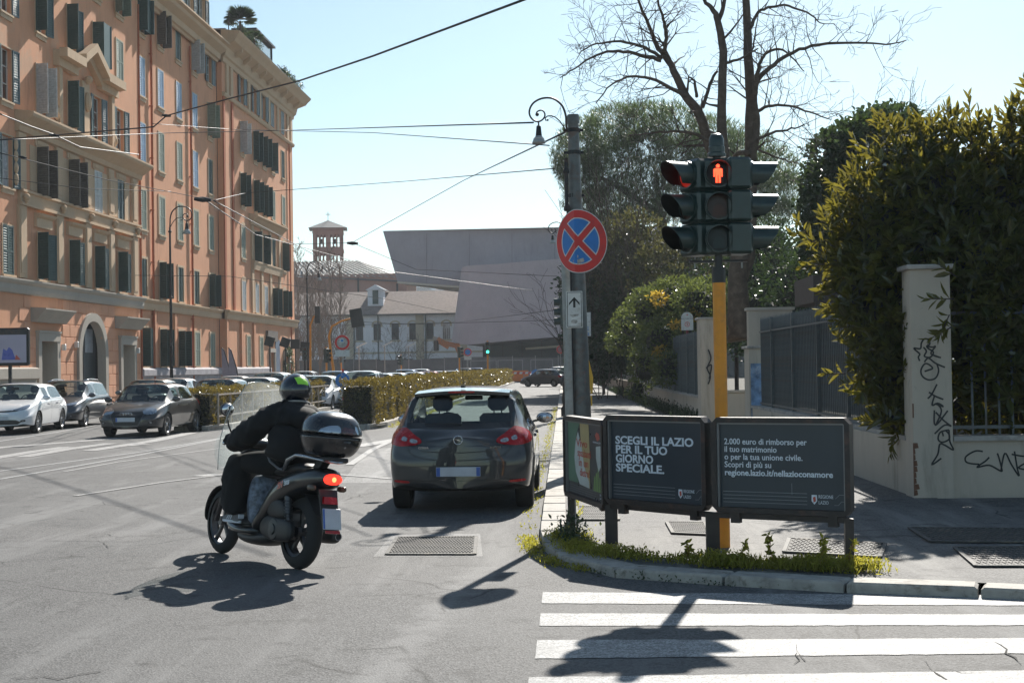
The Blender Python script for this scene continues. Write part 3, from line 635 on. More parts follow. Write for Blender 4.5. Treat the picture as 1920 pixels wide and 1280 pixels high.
def wall_strip(m, y0, y1, z0, z1, x, holes, th=0.35, mi=0):
    """solid strip of wall between z0..z1 with openings (ya, yb, za, zb)"""
    holes = sorted([h for h in holes if h[0] > y0 and h[1] < y1]); y = y0
    for a, b, za, zb in holes:
        m.box(x-th, x, y, a, z0, z1, mi)
        if za > z0+.01: m.box(x-th, x, a, b, z0, za, mi)
        if zb < z1-.01: m.box(x-th, x, a, b, zb, z1, mi)
        y = b
    m.box(x-th, x, y, y1, z0, z1, mi)
YA0, YAB, YBC, YC1 = 52.0, 79.4, 97.0, 120.3
def holes(row, cols):
    z0, z1 = ROWS[row]; return [(c-WW/2, c+WW/2, z0, z1) for c in cols]
bands = [(1,5.85,9.5),(2,9.5,13.2),(3,13.2,17.0),(4,17.0,20.6),(5,20.6,TOP)]
wm = MB()
for r, z0, z1 in bands:
    xa = XA
    wall_strip(wm, YA0, YAB, z0, z1, xa, holes(r, Acol)); wall_strip(wm, YAB, YBC, z0, z1, XB, holes(r, Bcol)); wall_strip(wm, YBC, YC1, z0, z1, XC, holes(r, Ccol))
# ground floor
D1 = (64.5,66.45,0.1,3.2); ARC = (69.55,73.35,0.1,3.2); D2 = (75.95,77.9,0.1,3.2)
wall_strip(wm, YA0, YAB, 0, 5.25, XA, [D1, (ARC[0],ARC[1],0.1,4.35), D2])
wall_strip(wm, YAB, YBC, 0, 5.25, XB, holes(0, Bcol))
D3 = (110.6,112.2,0.1,3.1); D4 = (115.9,117.8,0.1,3.0); W3 = [(103.2,104.3,2.05,4.2),(107.3,108.4,2.05,4.2)]
wall_strip(wm, YBC, YC1, 0, 5.25, XC, W3 + [D3, D4])
wall_strip(wm, YA0, YC1, 5.25, 5.85, XB-.1, [])
wm.box(DEEP, XB-.36, YA0, YA0+.4, 0, TOP, 0); wm.box(DEEP, XC-.351, YC1-.35, YC1-.002, 0, TOP, 0); wm.box(DEEP, DEEP+.4, YA0+.4, YC1-.36, 0, TOP, 0)
wm.box(DEEP, XB-.36, YA0, YC1-.36, TOP-.3, TOP-.01, 0); wm.box(DEEP+.5, -3.5, YA0+1, YC1-2, 0.05, 0.1, 0)
wm.build('wall', M_ORANGE, bld)
# dim rooms behind the panes
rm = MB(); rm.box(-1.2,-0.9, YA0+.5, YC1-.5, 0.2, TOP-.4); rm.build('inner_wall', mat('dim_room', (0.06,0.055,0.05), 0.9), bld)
# rusticated ashlar blocks, stone by stone
bl = MB(); zrows = [0.45+0.6*i for i in range(8)]
BLK = {}
def block(y0, y1, z0, z1, x):
    key = (round(y1-y0,2), round(z1-z0,2))
    if key not in BLK:
        m = MB(); m.bbox(0,0.07,0.012,key[0]-.012,0.012,key[1]-.012,0.018); me = m.mesh(); me.materials.append(M_BLOCK); BLK[key] = me
    o = bpy.data.objects.new('stone_block', BLK[key]); COL.objects.link(o); o.parent = bld; o.location = (x-.04+random.uniform(0,.006), y0, z0)
avoid = [(D1[0]-.42, D1[1]+.42, 0, 3.62), (D2[0]-.42, D2[1]+.42, 0, 3.62), (63.5,67.4,4.0,4.75), (75.0,78.9,4.0,4.75)]
def arch_top(y):     # outer pointed arch outline height
    c = (ARC[0]+ARC[1])/2; hw = (ARC[1]-ARC[0])/2+.28; u = abs(y-c)/hw
    return 0 if u >= 1 else 2.6 + 2.15*(1-u**1.7)
for i, z in enumerate(zrows):
    z1 = min(z+.6, 5.22); y = 62.2 + (0.55 if i % 2 else 0)
    while y < 79.2:
        y1 = min(y+1.12, 79.2)
        segs = [(y, y1)]
        for a, b, za, zb in avoid:
            if z1 > za and z < zb:
                segs = [s for q in segs for s in (((q[0], min(q[1], a)), (max(q[0], b), q[1])))]; segs = [s for s in segs if s[1]-s[0] > .14]
        out = []
        for s in segs:   # cut by the arch
            ys = [s[0] + (s[1]-s[0])*k/40 for k in range(41)]; ok = [yy for yy in ys if arch_top(yy) < z+.25]
            if len(ok) == 41: out.append(s)
            elif len(ok) > 5: out.append((ok[0], ok[-1]) if ok[-1]-ok[0] < 1.1 else s)
        for a, b in out:
            if b-a > .14: block(a, b, z, z1, XA)
        y = y1
# arch surround, door surrounds, hoods
am = MB(); c = (ARC[0]+ARC[1])/2
def arch_pts(hw, top, spring, n=12):
    L = [(c-hw, 0.1), (c-hw, spring)] + [(c-hw*(1-t)**.62 if False else c-hw*math.cos(t*PI/2)**.9, spring+(top-spring)*math.sin(t*PI/2)**.95*(1 if t < 1 else 1.0)) for t in [i/n for i in range(1, n)]] + [(c, top)]
    return L + [(2*c-p[0], p[1]) for p in reversed(L[:-1])]
outl = arch_pts(2.14, 4.72, 2.5); inl = arch_pts(1.72, 4.30, 2.5)
n = len(outl)
for i in range(n-1):
    a, b, c2, d = outl[i], outl[i+1], inl[i+1], inl[i]
    am.prism([(XA-.3,a[0],a[1]),(XA-.3,b[0],b[1]),(XA-.3,c2[0],c2[1]),(XA-.3,d[0],d[1])], (.44,0,0))
am.build('door_surround', M_TRIMG, bld)
m = MB(); m.box(XA-.5,XA-.46,69.6,73.3,0.1,4.35,0)
sd = m.build('shop_front', M_GLASSD, bld)
m = MB(); m.box(XA-.455,XA-.42,71.4,71.5,0.1,4.2); m.box(XA-.455,XA-.42,70.2,70.28,0.1,3.6); m.box(XA-.455,XA-.42,69.6,73.3,3.3,3.4); m.build('shop_frame', M_BLACKM, sd)
m = MB(); m.box(XA-.41,XA-.40,71.6,72.75,2.75,3.95); m.build('shop_notice', mat('shop_notice_grey', (0.25,0.27,0.30), 0.4, var=0.25, scale=3), sd)
# spandrels over the arch opening
m = MB()
for i in range(1, n-2):
    a, b = outl[i], outl[i+1]
    if a[1] < 4.6 or True: m.prism([(XA-.34,a[0],a[1]),(XA-.34,b[0],b[1]),(XA-.34,b[0],4.74),(XA-.34,a[0],4.74)], (.30,0,0)) if max(a[1],b[1]) < 4.73 else None
for y0, y1, z0, z1 in (D1, D2):
    m = MB()
    m.box(XA-.7,XA+.14,y0-.36,y0+.01,0.1,z1,0); m.box(XA-.7,XA+.14,y1-.01,y1+.36,0.1,z1,0); m.box(XA-.1,XA+.16,y0-.36,y1+.36,z1,z1+.38,0); m.box(XA-.1,XA+.20,y0-.42,y1+.42,z1+.382,z1+.48,0)
    yc = (y0+y1)/2; yw = (y1-y0)/2+.95
    prof = [(XA,4.05),(XA+.22,4.05),(XA+.36,4.22),(XA+.62,4.52),(XA+.70,4.60),(XA+.70,4.66),(XA,4.70)]
    m.prism([(a, yc-yw, b) for a, b in prof], (0,2*yw,0), 0); m.build('door_surround', M_TRIMG, bld)
m = MB(); m.box(XA-1.2,XA-.75,64.5,66.45,0.1,3.2,0); dr = m.build('shop_door', M_BROWN, bld)
m = MB(); m.box(XA-.748,XA-.735,64.65,65.3,2.4,3.0); m.build('yellow_notice', M_BAGY, dr); m = MB(); m.box(XA-.748,XA-.735,64.65,65.3,0.3,2.2); m.build('green_poster', M_PLEAF, dr)
m = MB(); m.box(XA-.9,XA-.5,75.95,77.9,0.1,3.2,0); m.box(XA-.499,XA-.47,76.9,76.96,0.1,3.2,0); m.build('house_door', mat('teal_door', (0.03,0.08,0.09), 0.4), bld)
# string course, cornices
def cornice(name, y0, y1, prof, m, x=0): 
    b = MB(); b.prism([(x+a, y0, z) for a, z in prof], (0, y1-y0, 0)); return b.build(name, m, bld)
P_STR = [(0,5.22),(.16,5.25),(.20,5.42),(.20,5.62),(.30,5.70),(.36,5.80),(.36,5.86),(0,5.90)]
cornice('string_course', YA0, YAB+.05, P_STR, M_TRIMG, XA); cornice('string_course', YAB+.06, YBC-.01, P_STR, M_TRIM, XB); cornice('string_course', YBC, YC1+.4, P_STR, M_TRIM, XC)
cornice('plinth', YAB+.1, YBC, [(0,0.1),(.12,.1),(.12,1.45),(.28,1.52),(.28,1.85),(.12,1.95),(0,1.97)], M_BLUEWALL, XB)
cornice('plinth', YBC+.01, 110.2, [(0,0.1),(.12,.1),(.12,1.45),(.28,1.52),(.28,1.85),(.12,1.95),(0,1.97)], M_BLUEWALL, XC)
cornice('plinth', YA0, 63.9, [(0,0.1),(.12,.1),(.12,1.45),(.28,1.52),(.28,1.95),(.12,2.0),(0,2.02)], M_TRIMG, XA)
# bay panel A (storeys 1-2)
BY0, BY1 = 62.2, 79.0
cornice('bay_cornice', BY0-.25, BY1+.3, [(0,12.35),(.18,12.40),(.25,12.62),(.55,12.85),(.80,13.0),(.86,13.12),(.86,13.2),(0,13.3)], M_TRIM, XA)
cornice('bay_band', BY0, BY1, [(0,9.15),(.22,9.15),(.22,9.28),(.15,9.30),(.15,9.70),(.28,9.74),(.28,9.84),(0,9.88)], M_TRIM, XA)
for yy in (62.5, 67.0, 70.85, 74.4, 78.3):
    for z0, z1 in ((5.95,9.14),(9.9,12.34)):
        m = MB(); m.box(XA+.001, XA+.13, yy-.42, yy+.42, z0, z1); m.box(XA+.131, XA+.16, yy-.30, yy+.30, z0+.2, z1-.2); m.build('pilaster', M_TRIM, bld)
    m = MB(); m.ball((XA+.30, yy, 9.5), .16, 8, 0, (1,1,1)); m.ball((XA+.28, yy, 9.34), .1, 6); m.build('ornament', M_TRIM, bld, smooth=True)
for yy in Acol[2:]:
    m = MB(); yw = .95; prof = [(XA,8.35),(XA+.14,8.35),(XA+.14,8.78),(XA+.30,8.86),(XA+.36,8.96),(XA,9.0)]
    m.prism([(a, yy-yw, b) for a, b in prof], (0,2*yw,0)); m.build('window_hood', M_TRIM, bld)
    m = MB(); m.box(XA+.001,XA+.06,yy-.8,yy+.8,12.06,12.34); m.box(XA+.06,XA+.09,yy-.6,yy+.6,12.12,12.28); m.build('window_hood', M_TRIM, bld)
    for a_ in (yy-1.4, yy+.66): m = MB(); m.box(XA+.001,XA+.035,a_,a_+.74,9.95,12.0); m.build('bay_panel', M_TRIM, bld)
# broken pediment over two third-storey windows
m = MB()
def slope_bar(ya, za, yb, zb):
    m.prism([(XA,ya,za-.45),(XA,ya,za+.30),(XA,yb,zb+.30),(XA,yb,zb-.45)], (.30,0,0)); m.prism([(XA+.301,ya,za-.05),(XA+.301,ya,za+.38),(XA+.301,yb,zb+.38),(XA+.301,yb,zb-.05)], (.40,0,0))
slope_bar(66.6,16.65,69.2,16.65); slope_bar(69.2,16.9,70.8,17.75); slope_bar(70.8,17.75,72.6,16.8); slope_bar(72.6,16.65,75.2,16.65)
m.box(XA+.001,XA+.2,66.9,67.3,13.4,16.2); m.box(XA+.001,XA+.2,74.4,74.8,13.4,16.2); m.box(XA+.001,XA+.12,70.2,71.2,13.4,16.2)
m.ball((XA+.2,70.7,15.2),.32,8,0,(.6,.8,1.6)); m.ball((XA+.25,70.7,16.3),.22,8); m.build('pediment', M_TRIM, bld)
cornice('sill_band', 66.6, 75.1, [(0,13.2),(.25,13.3),(.30,13.42),(.30,13.5),(0,13.52)], M_TRIM, XA)
for yy in (66.75, 75.0):
    m = MB(); m.ball((XA+.1,yy,13.95),.32,10,0,(.4,.8,1.1)); m.ball((XA+.18,yy,13.9),.18,8,0,(.6,.8,1)); m.build('scroll_ornament', M_TRIM, bld, smooth=True)
m = MB()
for z in (10.2,10.7,11.2,11.7): m.ball((XA+.12,61.75,z),.17,8,0,(.7,.8,1.6))
m.build('carved_garland', M_TRIM, bld, smooth=True)
# bay C panel
cornice('bay_cornice', 104.3, 115.0, [(0,12.4),(.18,12.42),(.25,12.6),(.5,12.85),(.7,13.0),(.7,13.1),(0,13.2)], M_TRIM, XC)
cornice('bay_band', 104.9, 114.8, [(0,9.15),(.20,9.15),(.26,9.62),(.30,9.70),(.30,9.8),(0,9.84)], M_TRIM, XC)
for yy in (105.1,108.1,111.1,114.4):
    for z0, z1 in ((5.95,9.14),(9.86,12.38)):
        m = MB(); m.box(XC+.001, XC+.12, yy-.3, yy+.3, z0, z1); m.build('pilaster', M_TRIM, bld)
# shadow lines at the section steps, put in as dark red strips and pipes
for yy, x in ((81.9,XB),(90.1,XB),(79.55,XB)):
    m = MB(); m.tube([(x+.12,yy,0.2),(x+.12,yy,22.3)], .07, 8); 
    for z in range(2,22,3): m.box(x,x+.2,yy-.09,yy+.09,z,z+.05)
    m.build('downpipe', M_DKRED, bld)
for yy in (97.25, 99.6): 
    m = MB(); m.box(XC+.001,XC+.10,yy-.22,yy+.22,5.95,20.6); m.build('shadow_strip', M_DKRED, bld)
m = MB(); m.tube([(XC+.12,118.4,0.2),(XC+.12,118.4,20.4)], .06, 8); m.build('downpipe', M_DKRED, bld)
for yy in (82.2, 86.2, 97.2, 101.4, 105.2):
    x = XB if yy < 97 else XC
    m = MB(); m.box(x+.001,x+.16,yy-.2,yy+.2,2.0,5.2); m.build('ground_pilaster', M_ORANGE, bld)
    m = MB(); m.box(x+.001,x+.155,yy+.2,yy+.32,2.0,5.2); m.build('shadow_strip', M_DKRED, bld)
# top cornice B and A
P_TOP = [(0,22.9),(.12,22.92),(.16,23.05),(.30,23.1),(.34,23.45),(.75,23.75),(.80,23.95),(1.0,24.05),(1.0,24.15),(0,24.25)]
P_TOP = [(a, b-.30) for a, b in P_TOP]
cornice('top_cornice', YA0, YBC-.45, P_TOP, M_TRIM, XA)
# C: moulding, pilastered frieze, great cornice returned round the corner
cornice('moulding', YBC, YC1+.12, [(0,20.42),(.14,20.45),(.2,20.6),(.2,20.7),(0,20.74)], M_TRIM, XC)
for yy in (98.2,99.4,104.6,108.1,111.1,114.4,118.2,119.6):
    m = MB(); m.box(XC+.001,XC+.12,yy-.35,yy+.35,20.75,22.9); m.build('pilaster', M_TRIM, bld)
P_EAVE = [(0,22.75),(.14,22.8),(.18,23.1),(.30,23.2),(.42,23.75),(1.0,24.1),(1.15,24.35),(1.35,24.6),(1.40,24.75),(0,24.95)]
b = MB(); n_ = len(P_EAVE)
ring = []
for (a, z) in P_EAVE: ring.append([(XC+a, YBC-.1-a*.3, z), (XC+a, YC1+a, z), (DEEP, YC1+a, z)])
V = [p for r in ring for p in r]; F = []
for i in range(n_-1):
    for j in range(2): F.append((i*3+j, i*3+j+1, (i+1)*3+j+1, (i+1)*3+j))
F.append(tuple(i*3 for i in range(n_))); F.append(tuple(i*3+2 for i in reversed(range(n_))))
b.add(V, F); b.build('great_cornice', M_TRIM, bld)
for i in range(9):
    m = MB(); yy = 99+i*2.5; m.prism([(XC+.4,yy,23.72),(XC+.95,yy,24.06),(XC+.95,yy,23.8),(XC+.5,yy,23.45)], (0,.28,0)); m.build('cornice_bracket', M_TRIM, bld)
m = MB(); m.box(DEEP,XC+.3,YBC,YC1,24.951,25.05); m.box(DEEP,XC-.1,YA0,YBC-.02,23.9,24.0); m.build('roof', M_TILE, bld)
# penthouse over sections A-B with shuttered windows
ph = MB(); wall_strip(ph, YA0, YBC-.4, 24.0, 27.4, -.35, [(88.6,89.8,24.5,26.6),(91.4,92.6,24.5,26.6),(94.3,95.5,24.5,26.6)], .3); ph.box(-6,-.36,YBC-.7,YBC-.4,24.0,27.4); ph.box(-6.3,0,YA0,YBC-.2,27.4,27.55)
ph.build('penthouse_wall', M_TRIM, bld)
for yy in (89.2,92.0,94.9): window(yy,24.5,26.6,-.35,'flat','D',1.2,False)
# terrace on C
m = MB()
for yy in (97.6,101.5,105.4): m.bar((.75,yy,24.95),(.75,yy,26.2),.06)
m.bar((.75,97.4,26.25),(.75,105.6,26.25),.07); m.bar((.75,97.4,25.6),(.75,105.6,25.6),.03)
m.build('terrace_rail', M_BLACKM, bld)
m = MB(); m.box(-1,.6,106.0,106.06,25.05,27.0); m.box(-1,.6,112.0,112.06,25.05,27.0); m.box(.54,.6,106.06,112,25.9,26.0); m.box(-1.1,.8,105.8,112.3,27.0,27.15)
cg = m.build('conservatory', M_BLACKM, bld); m = MB(); m.box(.50,.52,106.1,111.9,25.1,27.0); m.build('glass_pane', glassmat('terrace_glass', (0.75,0.86,0.88), 0.25), cg)
m = MB(); 
for yy in np.arange(112.6,120,.55): m.bar((.9,yy,24.95),(.9,yy,25.75),.03)
m.bar((.9,112.5,25.78),(.9,120.2,25.78),.05); m.build('terrace_rail', M_BLACKM, bld)
# windows
XOFF = {'A':XA,'B':XB,'C':XC}
for (r, c_), _t in types.items():
    z0, z1 = ROWS[r]; s = sec[c_]
    stt, cc = look.get((r, c_), ('half','G'))
    surr = (s == 'B' and r in (0,1,2)) or (s == 'C' and r in (1,2,3))
    o = window(c_, z0, z1, XOFF[s], stt, cc, WW, r not in (5,) or s != 'C', surr, arch=(s == 'C' and r in (1,2) and c_ in (102.5,116.4)), curtain=(random.random() < .25))
for a, b_, z0, z1 in W3: window((a+b_)/2, z0, z1, XC, 'closed', 'E', b_-a, True, True)
for a, b_, z0, z1 in (D3, D4):
    m = MB(); m.box(XC-.1,XC+.12,a-.22,a,0.1,z1); m.box(XC-.1,XC+.12,b_,b_+.22,0.1,z1); m.box(XC-.1,XC+.14,a-.22,b_+.22,z1,z1+.3); m.build('door_surround', M_TRIMG, bld)
    m = MB(); m.box(XC-.6,XC-.4,a,b_,0.1,z1); m.build('house_door', M_PANE, bld)
m = MB(); m.box(XC+.001,XC+.2,109.4,112.9,3.95,4.75); m.build('shop_sign', mat('brown_sign', (0.16,0.13,0.11), 0.6), bld)
m = MB(); m.box(XC+.001,XC+.06,112.7,114.2,0.4,4.1); m.build('shop_panel', mat('blue_grey_panel', (0.16,0.20,0.27), 0.4, var=0.4, scale=2), bld)
m = MB(); m.box(XC+.001,XC+.03,118.3,118.9,3.6,4.4); m.build('white_notice', M_SWHITE, bld)
for yy, z in ((67.2,2.95),(68.9,3.1),(78.4,2.9)):
    m = MB(); m.bbox(XA+.05,XA+.25,yy-.09,yy+.09,z-.15,z+.15,.03); m.build('alarm_box', M_SWHITE, bld)
# ivy round the far shop door, plants on the terrace
def leafblob(name, C, R, n, size, m, parent=None, shell=0.55, wd=0.5, flat=0.0):
    """leaves through an ellipsoid volume; C,R lists of centres and radii"""
    Ps = []; 
    for c0, r0 in zip(C, R):
        d = rvec(n); rad = (shell + (1-shell)*RNG.random((n,1))**0.6); Ps.append(np.array(c0) + d*rad*np.array(r0))
    P = np.concatenate(Ps); D = rvec(len(P)) + np.array([0,0,-.1]); N = rvec(len(P)) + np.array([0,0,1.0-flat])
    s = size*RNG.uniform(.6,1.3,len(P)); V = leaves(P, D, N, s, s*wd); return quads(name, V, m, parent)
leafblob('climbing_ivy', [(XC+.15,115.6,1.3),(XC+.15,118.1,1.5),(XC+.15,116.8,3.2)], [(.25,.3,1.3),(.25,.35,1.6),(.3,1.2,.4)], 380, .16, L_IVY, bld)
for (y, z, r, pl) in ((99.5,25.4,.5,'beside the tall palm'),(101.8,25.3,.45,'between the two palms'),(104.2,25.5,.6,'just left of the glass conservatory'),(113.6,25.2,.45,'just right of the glass conservatory'),(115.2,25.2,.5,'on the rail, second right of the conservatory'),(117,25.1,.4,'on the rail, third right of the conservatory'),(119.2,25.5,.7,'at the far corner above the eaves')):
    o = empty('potted_plant', (-25+.016*y+1.15, y, 24.97), 0, 'potted shrub on the roof terrace ' + pl, 'plant', 'potted shrubs along the roof terrace')
    m = MB(); m.lathe([(.14,0),(.2,.3)], 10); m.build('pot', M_TERRA, o); leafblob('foliage', [(0,0,.45)], [(r*.8,r,.5)], 260, .14, L_IVY, o, .2)
for y, s in ((99.0,1.15),(103.2,.75)):
    o = empty('palm', (-25+.016*y+1.2, y, 24.97), 0, ('tall' if s > 1 else 'low') + ' potted palm on the roof terrace of the orange building', 'palm')
    m = MB(); m.tube([(0,0,0),(0,.05,.9*s)], [.12,.08], 8); m.build('trunk', M_BARK, o)
    n = 46; a = RNG.uniform(0,2*PI,n); el = RNG.uniform(-.1,1.2,n); D = np.stack([np.cos(a)*np.cos(el), np.sin(a)*np.cos(el), np.sin(el)],1)
    V = []
    for q in range(9):
        an = (q-4)*.11; V.append(leaves(np.tile([[0,0,.9*s]],(n,1))+D*.35*s, D+np.stack([-np.sin(a),np.cos(a),0*a],1)*an*2.2, rvec(n)*.2+[0,0,1.], .75*s, .07*s))
    quads('fronds', np.concatenate(V), L_IVY, o)
# ---------------------------------------------------------------- garden wall, pillars, fence, gate on the right
def wx(y): return float(np.interp(y, [10,17.4,22,32,43,80,150], [4.16,4.16,4.30,4.02,3.70,3.30,3.0]))          # face of the wall along the pavement
gw = empty('garden_wall', (wx(17.4), 17.4, ZP), 0, 'low cream garden wall with grey coping and a grey railing with sheet metal behind it along the pavement', 'wall')
def L(p): return (p[0]-gw.location.x, p[1]-gw.location.y, p[2]-ZP)
def wseg(y0, y1, h=0.66):
    m = MB(); a = [(wx(y0),y0,ZP-.1),(wx(y1),y1,ZP-.1),(wx(y1)+.32,y1,ZP-.1),(wx(y0)+.32,y0,ZP-.1)]; m.prism([L(p) for p in a], (0,0,h+.1)); m.build('wall', M_WALL, gw)
    n = max(int((y1-y0)/1.1), 1)
    for i in range(n):
        ya, yb = y0+(y1-y0)*i/n+.006, y0+(y1-y0)*(i+1)/n-.006; m = MB()
        m.prism([L(p) for p in [(wx(ya)-.05,ya,ZP+h+.002),(wx(yb)-.05,yb,ZP+h+.002),(wx(yb)+.37,yb,ZP+h+.002),(wx(ya)+.37,ya,ZP+h+.002)]], (0,0,.055+random.uniform(-.004,.004))); m.build('coping_stone', M_COPE, gw)
wseg(17.75, 31.4); wseg(40.2, 62.0); 
m = MB(); m.prism([L(p) for p in [(wx(62.01),62.01,ZP-.1),(wx(150),150,ZP-.1),(wx(150)+.3,150,ZP-.1),(wx(62)+.3,62.01,ZP-.1)]], (0,0,.80)); m.build('wall', M_WALL, gw)
FH = 2.62
def fence(y0, y1, bars=True, sheet_=True, d=0.125, top=FH, bot=0.80):
    X = lambda y: wx(y)+.16
    m = MB(); 
    for z in (bot+.05, top-.25): m.bar(L((X(y0),y0,z)), L((X(y1),y1,z)), .05, .03)
    m.build('fence_rail', M_FENCE, gw)
    y = y0
    while y <= y1:
        m = MB(); m.box(-.03,.03,-.03,.03,0,top-.70); m.build('fence_post', M_FENCE, gw, loc=L((X(y)-.04,y,.72))); y += 2.3
    if sheet_:
        n = max(int((y1-y0)/2.3), 1)
        for i in range(n):
            ya, yb = y0+(y1-y0)*i/n+.01, y0+(y1-y0)*(i+1)/n-.01
            m = MB(); m.prism([L(p) for p in [(X(ya)+.05,ya,bot+.08),(X(yb)+.05,yb,bot+.08),(X(yb)+.055,yb,bot+.08),(X(ya)+.055,ya,bot+.08)]], (0,0,top-bot-.16)); m.build('sheet_panel', M_SHEET, gw)
    if bars:
        me = None; y = y0+.06
        m = MB(); m.box(-.011,.011,-.011,.011,0,top-bot); m.add([(-.011,-.011,top-bot),(.011,-.011,top-bot),(.011,.011,top-bot),(-.011,.011,top-bot),(0,0,top-bot+.07)],[(0,1,4),(1,2,4),(2,3,4),(3,0,4)]); me = m.mesh(); me.materials.append(M_FENCE)
        while y < y1:
            o = bpy.data.objects.new('fence_bar', me); COL.objects.link(o); o.parent = gw; o.location = L((X(y), y, bot)); y += d
fence(18.0, 31.2, d=.14); fence(40.4, 62, d=.20)
m = MB(); m.prism([L(p) for p in [(wx(62)+.2,62.1,.85),(wx(150)+.2,150,.85),(wx(150)+.22,150,.85),(wx(62)+.22,62.1,.85)]], (0,0,1.75)); m.build('sheet_panel', M_SHEET, gw)
# corner wall to the right
YW = 17.46
m = MB(); m.box(*[a for a in (wx(17)+.46-gw.location.x, 30-gw.location.x, YW-gw.location.y, YW+.3-gw.location.y, -.1, .66)]); m.build('wall', M_WALL, gw)
for i in range(12):
    m = MB(); x0 = wx(17)+.465+i*1.2-gw.location.x; m.box(x0, x0+1.19, YW-.05-gw.location.y, YW+.35-gw.location.y, .663, .72+random.uniform(-.003,.003)); m.build('coping_stone', M_COPE, gw)
for z in (.82,2.2): m = MB(); m.bar((.5,.22,z),(20,.22,z),.04); m.build('fence_rail', M_FENCE, gw)
for i in range(26):
    m = MB(); x = .75+i*.16; m.bar((x,.22,.72),(x,.22,2.3),.022); m.build('fence_bar', M_FENCE, gw)
def pillar(x, y, w, d, h, label, z0=ZP, cap=True):
    o = empty('wall_pillar', (x, y, z0), 0, label, 'pillar'); m = MB(); m.box(-w/2,w/2,-d/2,d/2,-.1,h)
    sh = m.build('shaft', M_WALL, o)
    if cap: m = MB(); m.bbox(-w/2-.05,w/2+.05,-d/2-.05,d/2+.05,h+.002,h+.06,.01); m.build('capstone', M_COPE, o)
    return o
p1 = pillar(wx(17)+.215, 17.60, .47, .42, 2.72, 'tall cream gate pillar at the corner with black spray painted tags down its front')
# broken edge with bare brick
m = MB()
for i in range(9):
    z = .02+i*.07; w_ = .03+.014*math.sin(i*1.7)+.025*random.random(); m.prism([(-.2365,-.2135,z),(-.2365+w_,-.2135,z+.01),(-.2365+w_*.8,-.2135,z+.07),(-.2365,-.2135,z+.07)], (0,.02,0))
m.box(-.2365,-.222,-.2135,-.20,.95,1.12)
m.build('bare_brick_patch', M_BRICKX, p1)
def graffiti(parent, strokes, y, r, M_=None, name='graffiti_stroke', m=None):
    for s_ in strokes:
        P = [Vector((a, y, b)) for a, b in s_]; Q = []
        for i in range(len(P)-1):
            p0, p1_, p2, p3 = P[max(i-1,0)], P[i], P[i+1], P[min(i+2,len(P)-1)]
            for k in range(5):
                t = k/5; Q.append(0.5*((2*p1_)+(p2-p0)*t+(2*p0-5*p1_+4*p2-p3)*t*t+(3*p1_-p0-3*p2+p3)*t**3))
        Q.append(P[-1]); A = []; B = []
        for i, p in enumerate(Q):
            t = (Q[min(i+1,len(Q)-1)]-Q[max(i-1,0)]).normalized(); A.append((p.x-t.z*r, y-.0005*(i%2), p.z+t.x*r)); B.append((p.x+t.z*r, y-.0005*(i%2), p.z-t.x*r))
        n = len(Q); b = MB().add(A+B, [(i,i+1,n+i+1,n+i) for i in range(n-1)]); o = b.build(name, m or M_GRAFF, parent, fix=False)
        if M_ is not None: o.matrix_local = M_
# strokes traced in a 2.665x zoom of the photograph (x,y) -> pillar face
def tr(pts): 
    out = []
    for x, y in pts:
        p = at(1660+x/2.665, 480+y/2.667, 17.386); out.append((p.x-p1.location.x, p.z-ZP))
    return out
G = [[(172,524),(165,505),(172,490),(160,478),(143,460),(175,462),(180,435),(195,414),(215,418),(222,440),(205,450)],
     [(190,455),(205,475),(195,500),(225,505),(240,480),(215,462),(205,450)], [(205,450),(235,455),(250,452),(228,488),(278,508),(240,495)],
     [(195,530),(215,510),(250,535),(298,556)], [(258,540),(266,575),(250,610),(215,618),(185,600),(178,570),(195,540),(215,540),(236,560),(214,570),(196,576)],
     [(258,640),(232,690),(212,712)], [(218,680),(250,700),(290,716)], [(245,700),(234,745),(262,735),(290,752),(250,738)], [(262,740),(280,775),(252,845)], [(245,770),(250,845),(312,772)],
     [(252,780),(290,820),(330,850)], [(330,850),(295,845),(246,888)], [(318,868),(275,880),(264,915),(285,930),(318,915),(318,890),(300,870)], [(285,880),(290,900)],
     [(318,868),(322,925),(340,968),(298,945),(272,940),(262,990),(232,1042),(280,1010)]]
graffiti(p1, [tr(s_) for s_ in G], -.2145, .010)
G2 = [[(488,976),(450,974),(405,1000),(402,1025),(425,1036),(470,1040)], [(520,1005),(500,1025),(458,1055),(520,1045),(578,1074),(582,1060),(566,1000),(560,985)], [(578,1074),(598,985),(630,1040),(668,1098),(660,1060),(646,975)], [(632,990),(690,1000),(720,995)], [(660,1060),(690,1040),(720,1030)], [(668,1060),(700,1065),(730,1050)]]
def tr2(pts):
    out = []
    for x, y in pts: p = at(1660+x/2.665, 480+y/2.667, YW-.01); out.append((p.x-gw.location.x, p.z-ZP))
    return out
graffiti(gw, [tr2(s_) for s_ in G2], YW-.004-gw.location.y, .010)
pp = pillar(wx(31.9)+.22, 31.9, .50, .85, 1.94, 'shorter cream pillar with a faded blue poster at the near side of the gateway')
m = MB(); m.box(-.22,.10,-.44,-.43,.30,1.62); m.build('poster', mat('faded_blue_poster', (0.16,0.26,0.42), 0.6, var=0.6, scale=5, dirt=(0.42,0.46,0.5), dscale=4), pp)
pillar(wx(40)+.10, 39.4, .50, .9, 2.82, 'tall pale pillar with a scribbled edge just left of the yellow post')
m = MB(); m.box(-.55,.55,-.2,.2,-.1,2.95); m.box(-.6,.6,-.25,.25,2.952,3.02); o = m.build('gate_wall', M_WALL); o.location = (wx(37)+1.3, 36.6, ZP); tag(o, 'high plain cream wall set back in the gateway behind the yellow post', 'wall')
tp = at(1330, 660, 38.92)
